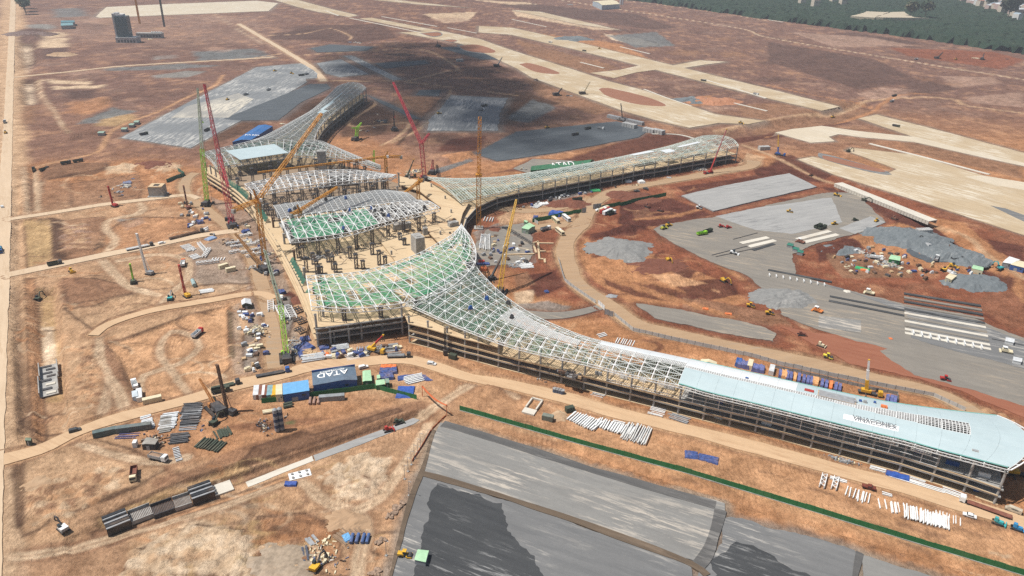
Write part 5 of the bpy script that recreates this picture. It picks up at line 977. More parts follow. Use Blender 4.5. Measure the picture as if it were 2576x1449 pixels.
def crawler(p,tips,mat,label,w=2.,dys=(0,0),group=None,mast=None,hook=None,base=True,bz=3.,mats=None):
 "lattice boom crane; tips: picture points of each boom joint with their offset in depth"
 B=on(*p);e=empty('crawler_crane',B,0,label,'crane',group);prev=Vector((0,0,bz));pts=[prev]
 for k,t_ in enumerate(tips):
  q=at_y(t_[0],t_[1],B.y+t_[2])-B;boom(e,'boom' if k==0 else 'jib',prev,q,w*(1 if k==0 else .75),(mats or[mat]*9)[k],None,.17 if k==0 else .15,1 if k<len(tips)-1 else .5);prev=q;pts.append(q)
 d=pts[1]-pts[0]
 if base:crane_base(e,mat,math.atan2(d.y,d.x)if abs(d.x)+abs(d.y)>1 else 0)
 if mast:q=at_y(mast[0],mast[1],B.y+mast[2])-B;boom(e,'back_mast',Vector((0,0,bz))if len(tips)<2 else pts[1],q,w*.6,mat,None,.15,.6);cable(e,q,pts[-1],'pendant');cable(e,q,Vector((-4,0,3.4)),'pendant')
 else:cable(e,pts[-1],Vector((-4 if d.x>0 else 4,0,4)),'pendant')
 if hook:t_=pts[-1];cable(e,t_,t_-Vector((0,0,hook)),'hoist_rope',.08);MB().box((t_.x,t_.y,t_.z-hook),(.9,.6,1.4),0,.6).build('hook_block',mat,e)
 return e
def tower_crane(p,top,jib,mat,label,w=2.2,counter=None,z0=None,apex=None,dep=0.,cab=True,jw=1.5,matj=None):
 B=on(*p)if z0 is None else G(p[0],p[1],z0);e=empty('tower_crane',B,0,label,'crane');Tt=at_y(top[0],top[1],B.y)-B;Tt=Vector((0,0,Tt.z))
 boom(e,'mast',(0,0,0),Tt,w,mat,None,.2,1.);MB().box((0,0,.3),(w*2.2,w*2.2,.8)).build('foundation',CONC,e);MB().box((0,0,Tt.z),(w*1.5,w*1.5,1.2)).build('slewing_ring',mat,e)
 if cab:MB().box((w,-.6,Tt.z+1.2),(1.6,1.4,2)).build('cab',WHITE,e)
 J=at_y(jib[0],jib[1],B.y+jib[2])-B;boom(e,'jib',Tt+Vector((0,0,.8)),J,jw,matj or mat,None,.16,.7)
 d=J-Tt;d.z=0;d=d.normalized()if d.length>.5 else Vector((0,-1,0))
 if counter:K=Tt-d*counter+Vector((0,0,.8));boom(e,'counter_jib',Tt+Vector((0,0,.8)),K,jw,mat,None,.16,1);MB().box((K.x,K.y,K.z-.8),(2,2,2.4),math.atan2(d.y,d.x)).build('counterweight',CONC,e)
 if apex:A=Tt+Vector((0,0,apex))-d*2;boom(e,'a_frame',Tt+Vector((0,0,.8)),A,1.,mat,4,.16,.5);cable(e,A,J.lerp(Tt,.25),'pendant');
 if apex and counter:cable(e,A,K,'pendant')
 cable(e,J.lerp(Tt,.1),J.lerp(Tt,.1)-Vector((0,0,min(18,J.z*.4))),'hoist_rope',.08);return e
def mobile_crane(p,q,tip,body,bmat,label,r=.55):
 B=on(*p);rz=head(p,q);e=empty('mobile_crane',B,rz,label,'crane');made=[]
 for nme,me,par in k_flat(body,DARK,11):made.append(inst(nme,me,e if par is None else made[par],(-5,0,0)if par is None else(0,0,0)))
 inst('turntable',MB().box((-1.5,0,2.),(4.4,2.4,1.3)).mesh('turntable',body),e);t_=at_y(tip[0],tip[1],B.y+tip[2])-B;t_=Matrix.Rotation(-rz,3,'Z')@t_;a=Vector((-1.5,0,2.6));n=3
 for k in range(n):inst('boom_section',MB().bar(a.lerp(t_,k/n),a.lerp(t_,(k+1)/n),r*2*(1-.22*k)).mesh('boom_section',bmat if k else body),e)
 inst('boom_head',MB().box(t_,(.9,.9,.7)).mesh('boom_head',YEL),e)
 for s in(-1,1):inst('outrigger',MB().bar((-1.5,0,.9),(-1.5,s*3.4,.5),.3).box((-1.5,s*3.4,.25),(.8,.8,.4)).mesh('outrigger',DARK),e)
 return e
 # ------------------------------------------------------------------ sheds and cabins
def ZA(x,y):return(638.9+.1499*x,894.5+.1499*y)
e,pl=shed('workshop','slate blue workshop with ATAD lettering on its roof beside the haul road',[ZA(985,500),ZA(1735,405),ZA(1695,180),ZA(970,285)],5.2,.9,BLUEG,BLUE,'workshop','cross',.70,BLUE)
def roof_text(e,pl,txt,size,fu,fv,xd,sx=1.,mat=TEXT,small=None):
 a,b_,c,d=pl;p=a.lerp(b_,fu).lerp(d.lerp(c,fu),fv)+e.location;x=(b_-a)*xd;y=(d-a)*xd
 return text_obj(txt,'lettering',mat,e,(p-e.location),x,y,size,.08,.04)
o=roof_text(e,pl[0],'ATAD',5.4,.66,.62,-1);o=roof_text(e,pl[0],'Pioneering Journey',1.5,.66,.83,-1)
e,_=shed('workshop','sky blue roofed workshop with cream annexe behind the green fence',[ZA(485,655),ZA(930,585),ZA(912,405),ZA(480,468)],4.6,.35,SKYB,BLUE,'workshop','long',.95)
q=GL([ZA(805,655),ZA(925,638)],2.6);MB().bar(q[0]-e.location,q[1]-e.location,.1,2.).build('notice_board',WHITE,e)
text_obj('2024','lettering',GTEXT,e,(q[0]+q[1])/2-e.location+Vector((0,-.12,0)),q[1]-q[0],(0,0,1),1.7,0)
shed('annexe','cream corrugated annexe at the left of the sky blue workshop',[ZA(362,655),ZA(478,648),ZA(472,470),ZA(365,485)],4.2,.2,CREAM,CREAM,'annexe','long',.9)
shed('site_office','pale green roofed cabin beside the slate blue workshop',[ZA(1822,438),ZA(1980,420),ZA(1955,240),ZA(1822,262)],3.,.3,MINT,DGREEN,'cabin','cross',.25)
shed('site_office','grey green roofed small cabin nearest the fence bend',[ZA(2045,500),ZA(2200,478),ZA(2190,395),ZA(2040,410)],2.8,.3,MINT,DGREEN,'cabin','long',.5);shed('site_office','tiny grey green hut right of the small cabins',[ZA(2205,460),ZA(2275,450),ZA(2262,378),ZA(2200,385)],2.8,.15,paint('grey green roof sheet',(.20,.30,.24),.6),DGREEN,'hut','long',.5);shed('site_office','tiny green hut behind the small cabins',[ZA(2060,385),ZA(2120,378),ZA(2115,318),ZA(2060,325)],2.4,.15,MINT,DGREEN,'hut','long',.5)
spawn('wc',lambda:k_container(SILVER,3.2),'portable_cabin',on(*ZA(1200,575)),.1,'first grey portable cabin by the workshop wall','cabin');spawn('wc',None,'portable_cabin',on(*ZA(1290,560)),.1,'second grey portable cabin by the workshop wall','cabin')
for k,(x,m,l)in enumerate(((20,SILVER,'silver container at the far left of the fenced container row'),(75,BROWN,'second container of the fenced row, rusty brown'),(120,WHITE,'white container in the fenced container row'),(175,BROWN,'rust red container with a pale roof in the fenced row'),(250,paint('pale teal container paint',(.20,.36,.40)),'teal container in the fenced container row'),(325,YEL,'amber container beside the cream annexe'))):
 a,c=ZA(x+15,740),ZA(x+35,560);spawn(('con',m.name),lambda:k_container(m,8.5),'shipping_container',on(*a),head(a,c),l,'container')
spawn('cgrey',lambda:k_container(paint('grey cabin paint',(.25,.27,.28)),11.5),'site_cabin',on(*ZA(1095,760)),head(ZA(1095,760),ZA(1395,735)),'long grey cabin standing in front of the green fence','cabin')
fence([T(1,2,60,1160),T(1,2,640,1085),T(1,2,1190,1012),T(1,2,1620,1122)],2.6,DGREEN,'green hoarding bent around the workshop yard',DGREEN,3.2)
fence([T(1,2,2050,1232),T(2,3,700,130),T(2,3,1800,430),(2576,1449),(2660,1474)],2.7,DGREEN,'long straight green fence beside the near grey pads',DGREEN,3.2,'site_fence','fence',CONC)
fence([T(2,1,205,790),T(2,1,420,745),T(2,1,700,690)],3.,DGREEN,'green hoarding behind the parked white buses',DGREEN,4);fence([T(2,1,900,650),T(2,1,1200,590),T(2,1,1550,522)],3.,DGREEN,'green hoarding beside the red earth field by the far right pier',DGREEN,4);fence([T(2,1,815,660),T(2,1,897,645)],4.5,GREY,'tall grey entrance hoarding between the two green hoardings',DARK,4);fence([T(2,1,702,697),T(2,1,746,690)],4.2,GREY,'tall grey gate panel left of the site entrance',DARK,4)
FP=paint('pale grey fence sheet',(.46,.47,.46),.5,.08)
fence([(1405,655),(1412,680),(1420,706),(1443,726),(1498,764)],2.3,FP,'grey panel fence along the bend of the haul road',DARK,4);fence([(1545,795),(1592,833),(1640,844),(1688,855),(1788,876),(1932,910),(2082,945),(2182,966),(2347,998),(2427,1035)],2.3,FP,'long grey panel fence between the near pier and the haul road',DARK,4.2)
fence([T(2,2,865,165),T(2,2,930,225)],3.,WHITE,'white gate leaves in the grey panel fence',DARK,3);fence([T(2,2,930,265),T(2,2,1020,290)],3.4,GREY,'grey entrance wall beside the white gate',DARK,3);fence([T(3,2,70,805),T(3,2,600,920),T(3,2,1000,1015),T(3,2,1300,1078),T(3,2,1305,1150)],1.8,paint('dull grey fence sheet',(.27,.28,.28)),'lower grey fence enclosing the tarpaulin store behind the pier',DARK,4.2)
fence([T(0,1,1680,390),T(0,1,1860,320),T(0,1,1790,270)],3.2,paint('dusty green sheet',(.05,.17,.13)),'dark green fence by the far left corner of the hall',DARK,4)
e,pl=shed('storage_hangar','big blue hangar with ATAD on its roof behind the rear hall roof',[(584,357),(631,352),(686,317),(650,315)],8,1.2,paint('strong blue roof sheet',(.03,.13,.34)),BLUE,'hangar','cross',.5,None,False)
o=roof_text(e,pl[1],'ATAD',5.2,.35,.30,1)
BG=paint('forest green roof sheet',(.05,.17,.09))
e,pl=shed('storage_hangar','long green arched hangar with ATAD lettering behind the far right pier',[T(2,1,185,265),T(2,1,760,215),T(2,1,830,160),T(2,1,200,238)],8,2.4,BG,DGREEN,'hangar','long',.6,None,False)
o=roof_text(e,pl[0],'ATAD',8.5,.53,.55,1)
shed('gatehouse','pale green roofed gatehouse beside the crane at the site entrance',[T(2,1,95,845),T(2,1,165,860),T(2,1,235,825),T(2,1,175,790)],4,.6,MINT,paint('sage wall sheet',(.25,.33,.25)),'gatehouse','long',.5);shed('gatehouse','small grey green hut behind the gatehouse',[T(2,1,118,775),T(2,1,150,790),T(2,1,165,778),T(2,1,135,762)],3,.2,MINT,DGREEN,'hut','long',.5)
fence([T(2,1,205,775),T(2,1,262,812)],2.6,FP,'short white panel fence beside the gatehouse',DARK,3)
shed('open_shelter','grey roofed rebar shelter among the steel stacks at lower left',[T(0,3,1420,125),T(0,3,1560,125),T(0,3,1595,70),T(0,3,1470,55)],3.,.3,paint('weathered shed roof',(.30,.28,.25)),DARK,'shelter','cross',.35);spawn('cubicle',lambda:k_container(WHITE,1.6),'portable_toilet',on(*T(0,3,1345,145)),.2,'small white cubicle beside the rebar shelter','cubicle')
shed('open_shelter','single pale green canopy on the dark grey pad',[T(1,3,1592,1285),T(1,3,1708,1310),T(1,3,1740,1192),T(1,3,1628,1180)],2.6,.25,MINT,GREY,'shelter','long',.5,None,False)
shed('green_cabin','dark green box cabin beside the left road junction',[T(0,3,250,85),T(0,3,310,85),T(0,3,318,58),T(0,3,258,55)],2.8,.2,paint('moss green roof',(.14,.18,.12)),OLIVE,'cabin','long',.5)
shed('house','small dark gabled hut beside the debris left of the hall',[T(0,2,2432,170),T(0,2,2535,165),T(0,2,2520,110),T(0,2,2425,125)],3.,1.2,SILVER,OLIVE,'hut','cross',.4)
for k,(x,y,s,m,l)in enumerate(((1020,1330,70,MINT,'green roofed hut nearest the grey pads at far left'),(1250,1292,60,MINT,'green roofed hut second along the track at far left'),(1325,1250,55,MINT,'green roofed hut third along the track at far left'),(1375,1222,55,MINT,'green roofed hut farthest along the track at far left'))):shed('site_hut',l,[T(0,0,x-s*.6,y+8),T(0,0,x+s*.3,y+8),T(0,0,x+s*.6,y-12),T(0,0,x-s*.3,y-10)],3,.5,paint('grey green hut roof',(.26,.36,.29)),GREY,'hut','long',.5,None,False)
shed('site_shed','teal roofed shed at the far left behind the white yard',[T(0,0,612,258),T(0,0,735,252),T(0,0,735,228),T(0,0,612,232)],7,1,paint('teal grey roof',(.16,.30,.33)),GREY,'shed','long',.5);shed('site_shed','dark teal roofed shed behind the other at far left',[T(0,0,612,226),T(0,0,750,224),T(0,0,750,204),T(0,0,612,206)],7,1,paint('deep teal roof',(.08,.20,.24)),GREY,'shed','long',.5)
shed('industrial_hall','white industrial hall at the top edge beyond the runways',[T(2,0,905,52),T(2,0,1085,40),T(2,0,1010,-2),T(2,0,812,12)],12,3,CREAM,paint('pale blue wall sheet',(.42,.50,.56)),'industrial hall','long',.4)
b=MB();p=on(*T(2,0,1090,48));b.tube((0,0,0),(0,0,34),3,2,8).tube((6,0,0),(6,0,26),2.5,None,8);tag(b.build('silo_tower',SILVER),'pale silo tower beside the white industrial hall','silo').location=p
for k,(x,y)in enumerate(((2235,1130),(2125,1180))):pass
shed('site_office','green roofed office in the right hand stockyard',[T(3,1,1215,1155),T(3,1,1330,1175),T(3,1,1335,1130),T(3,1,1240,1112)],3.4,.5,MINT,DGREEN,'cabin','long',.5);shed('site_office','cream roofed cabin at the lower edge of the stockyard',[T(3,1,1785,1340),T(3,1,1850,1368),T(3,1,1905,1325),T(3,1,1830,1300)],3.2,.3,CREAM,paint('sand wall sheet',(.42,.40,.28)),'cabin','long',.5);shed('site_office','mint roofed cabin at the right end of the stockyard',[T(3,1,2050,1250),T(3,1,2165,1275),T(3,1,2170,1240),T(3,1,2065,1215)],3.2,.3,MINT,CREAM,'cabin','long',.5)
shed('warehouse','white roofed shed at the right edge, the rear one',[T(3,1,2360,1190),T(3,1,2450,1205),T(3,1,2540,1165),T(3,1,2430,1130)],4,.4,WHITE,GREY,'shed','long',.5);shed('warehouse','white roofed shed at the right edge, the front one',[T(3,1,2440,1210),T(3,1,2580,1245),T(3,1,2640,1200),T(3,1,2520,1170)],4,.4,CREAM,BLUE,'shed','long',.5)
for k,(x,y,l)in enumerate(((188,1005,'left of three dark green canopies on the grey base'),(245,1045,'middle of three dark green canopies on the grey base'),(290,1075,'right of three dark green canopies on the grey base'))):shed('open_shelter',l,[T(3,1,x,y+8),T(3,1,x+62,y+22),T(3,1,x+75,y),T(3,1,x+20,y-15)],2.2,.3,paint('bottle green canopy sheet',(.03,.17,.12)),GREY,'shelter','long',.5,None,False)
for k,(x,y,l)in enumerate(((2388,520,'white panel shelter upper of the two at the right edge pads'),(2465,715,'white panel shelter lower of the two at the right edge pads'))):shed('open_shelter',l,[T(3,2,x,y+12),T(3,2,x+90,y+30),T(3,2,x+95,y-8),T(3,2,x+5,y-26)],2.2,.12,SILVER,WHITE,'shelter','long',.5,None,False)
shed('tent','white gabled tent behind the near pier',[T(2,2,1895,745),T(2,2,2060,775),T(2,2,2062,745),T(2,2,1900,715)],4.5,1.,CREAM,CREAM,'tent','cross',.5,None,False)
# tall office block far away
B=on(318,106);e=empty('office_block',B,.12,'tall dark glass office block under construction on the far plain','office block');TG=paint('teal curtain wall glass',(.05,.11,.14),.2,.1)
inst('podium',MB().box((4,0,4.5),(34,22,9)).mesh('podium',paint('pale podium panels',(.45,.45,.45))),e);inst('tower',MB().box((0,0,26),(20,16,34)).mesh('tower',TG),e);inst('core',MB().box((-11,1,27),(5,14,40)).mesh('core',paint('pale core concrete',(.48,.50,.52))),e);inst('roof_structure',MB().box((-3,0,44.5),(14,13,3)).box((-7,0,47),(6,9,3)).mesh('roof_structure',paint('pale roof concrete',(.6,.6,.6))),e)
for k in range(9):inst('floor_band',MB().box((0,0,11+k*3.6),(20.4,16.4,.5)).mesh('floor_band',paint('grey spandrel',(.14,.18,.2))),e)
for k in range(6):inst('podium_opening',MB().box((-8+k*5,-11.05,3),(2.4,.2,4)).mesh('podium_opening',GLASS),e)
e=empty('technical_building',on(*T(0,0,1515,380)),.1,'long low grey building beside the tall office block','building');inst('body',MB().box((0,0,4),(44,12,8)).mesh('body',GREY),e);inst('roof',MB().box((0,0,8.2),(45,13,.5)).mesh('roof',CONC),e)
for k in range(8):inst('opening',MB().box((-18+k*5.2,-6.05,4),(3.2,.2,3.4)).mesh('opening',GLASS),e)
for k in range(5):inst('roof_unit',MB().box((4+k*4,0,9.5),(2.2,4,2.2)).mesh('roof_unit',WHITE),e)
for x,y,h,l in((1407,240,27,'thin amber crane mast left beyond the tall office block'),(1655,270,33,'thin dark crane mast right of the tall office block')):
 e=empty('tower_crane',on(*T(0,0,x,y)),0,l,'crane');boom(e,'mast',(0,0,0),(0,0,h*1.9),2.2,AMBER if x<1500 else DARK,12,.4,1);boom(e,'jib',(0,0,h*1.9),(-24,4,h*1.9+3),1.6,AMBER if x<1500 else DARK,8,.35,.6)
p=on(*T(0,1,1595,520));e=empty('pump_house',p,.1,'square grey concrete pump house with an open roof hatch','pump house');inst('wall',MB().box((0,0,4.),(11,9,8)).mesh('wall',CONC),e);inst('base',MB().box((0,0,.5),(13,11,1)).mesh('base',CONC),e);inst('roof_rim',MB().box((-3.6,0,8.4),(3,9.2,.8)).box((3.6,0,8.4),(3,9.2,.8)).box((0,3.6,8.4),(4.4,2,.8)).box((0,-3.6,8.4),(4.4,2,.8)).mesh('roof_rim',SLABC),e);inst('hatch',MB().box((0,0,8.1),(4.2,5,.2)).mesh('hatch',DARK),e)
# twin striped silos
for k,(x,l)in enumerate(((395,'left of the twin grey and navy striped silos'),(475,'right of the twin grey and navy striped silos'))):
 e=empty('cement_silo',on(*ZA(x,1275-20*k)),0,l,'silo')
 for q in range(7):inst('ring',MB().tube((0,0,.6+q*1.55),(0,0,.6+(q+1)*1.55),1.05,None,14,q in(0,6)).mesh('ring',paint('navy silo band',(.05,.07,.13))if q%2 else GREY),e)
 inst('cap',MB().tube((0,0,11.45),(0,0,12.1),1.05,.3,14).mesh('cap',GREY),e);inst('cone',MB().tube((0,0,-.2),(0,0,.6),.5,1.05,14).mesh('cone',GREY),e)
 # ------------------------------------------------------------------ cranes
tower_crane((1204,574),(1207,440),(1207,297,-44),AMBER,'tall amber luffing tower crane standing by the curved pier wall',3.,None,None,6,jw=2.6,cab=False)
tower_crane((668,662),(674,508),(809,286,60),AMBER,'amber luffing crane leaning over the far trusses from the hall edge',2.4,20,None,8,jw=2.)
tower_crane((1053,508),(1054,462),(1011,491,-25),AMBER,'small amber crane inside the hall near the curved deck',2.,8,ZL,4,jw=1.6,cab=False)
tower_crane((974,478),(973,397),(648,434,-20),AMBER,'amber hammerhead crane behind the far white trusses',1.8,12,ZL,5,jw=1.3)
tower_crane((760,590),(758,532),(848,471,40),AMBER,'amber crane rising through the green netted middle trusses',2.,9,ZL,5,jw=1.6,cab=False)
crawler((585,570),[(551,390,18),(514,212,30)],CRRED,'tall crimson lattice crawler crane left of the hall',3.,hook=30,mast=(575,470,-8))
crawler((522,515),[(508,375,6),(497,222,14)],LIME,'lime green lattice crawler crane at the far left hall corner',2.4,mats=[LIME,paint('pale green grey lattice',(.42,.50,.40))],hook=25)
crawler((1068,452),[(1060,362,4),(989,207,40)],CRRED,'crimson luffing crawler crane behind the gap of the deck',3.,mast=(1080,336,10),hook=30)
crawler((1088,436),[(1089,402,3)],CRRED,'short crimson lattice mast right of the crimson luffing crane',2.2,base=True)
crawler((897,352),[(899,322,3),(909,309,12)],LIME,'lime green luffing crane standing beyond the hall in shade',2.6,mast=(886,322,-8))
crawler((940,425),[(941,378,3)],LIME,'slim lime crane boom beyond the end of the rear hall roof',1.8,base=False)
crawler((722,903),[(706,770,16),(666,630,40)],LIME,'lime green crawler crane with a very long boom beside the near hall corner',2.2,mats=[LIME,paint('grey green lattice',(.25,.30,.22))])
crawler((661,680),[(592,588,22)],paint('ochre brown crane paint',(.30,.15,.05)),'rusty brown crawler crane among white trusses left of the hall',1.8)
crawler((1258,738),[(1272,620,10),(1299,502,30)],YEL,'yellow lattice crane behind the flare of the near pier',2.2)
mobile_crane((1231,706),(1200,712),(1279,613,12),DARK,paint('dark brown boom paint',(.09,.06,.05)),'dark telescopic crane boom beside the yellow lattice crane');mobile_crane((1030,447),(1050,445),(1041,401,4),OLIVE,OLIVE,'slim black telescopic boom behind the hall gap',.5)
mobile_crane((942,886),(960,890),(964,843,3),YEL,RED,'red boom truck crane in front of the hall facade',.5);mobile_crane((2185,992),(2240,1003),(2186,906,2),YEL,WHITE,'white boom truck crane behind the sheeted pier roof',.8);mobile_crane((1783,437),(1760,441),(1828,325,10),RED,paint('rosy boom paint',(.32,.08,.09)),'pink red truck crane by the end of the far right pier',.5)
mobile_crane((1960,391),(1990,396),(1958,340,4),BLUE,YEL,'blue truck crane with yellow boom near the right runways',.6);mobile_crane((2555,1195),(2590,1200),(2556,1090,4),YEL,DARK,'dark boom truck crane beyond the rounded end of the pier',.5)
for x,y,h,rz,cm,mm,l in((289,520,15,2.6,RED,RED,'small red drilling rig on the left cross road'),(474,525,17,2.2,BROWN,BROWN,'red brown drilling rig near the left hall corner'),(377,690,26,2.8,GREY,WHITE,'tall thin white drilling rig on the orange yard'),(336,712,11,2.,OLIVE,LIME,'lime topped drilling rig on the orange yard'),(471,747,19,2.4,YEL,RED,'red masted drilling rig beside the bundled pipes'),(582,1040,24,2.7,DARK,RUST,'dark rusty drilling rig beside the steel yard road')):spawn(('rig',h),lambda:k_rig(h,cm,mm),'drilling_rig',on(x,y),rz,l,'drilling rig')
crawler((545,1033),[(502,953,10)],paint('orange brown boom',(.40,.17,.05)),'crawler crane with orange brown boom by the steel yard',1.1,bz=2.)
crawler((2010+2,1)if 0 else T(0,2,1720,130),[T(0,2,1690,70)+(2,)],TEAL,'small teal crawler crane beside the red rig',.9,bz=1.8,base=True)if 0 else None
# far small cranes by the runways
for p,q,m,l in((T(2,0,720,950),T(2,0,785,822),CREAM,'white crane boom on the runway apron edge'),(T(2,0,455,960),T(2,0,505,885),DARK,'dark crane boom by the retaining wall'),(T(2,0,1110,1215),T(2,0,1095,1040),DARK,'dark crane by the long precast block row'),(T(1,0,1832,470),T(1,0,1822,412),DARK,'dark boom at the far runway bend'),(T(1,0,2430,670),T(1,0,2478,575),GREY,'grey boom by the far pale runway'),(T(3,0,1705,590),T(3,0,1762,525),DARK,'dark boom in the red field below the woods'),(T(3,0,2155,600),T(3,0,2178,535),DARK,'second dark boom in the red field below the woods'),(T(1,0,1395,1310),T(1,0,1382,1120),DARK,'thin dark mast below the crimson jib')):crawler(p,[(q[0],q[1],3)],m,l,1.2,bz=2.)
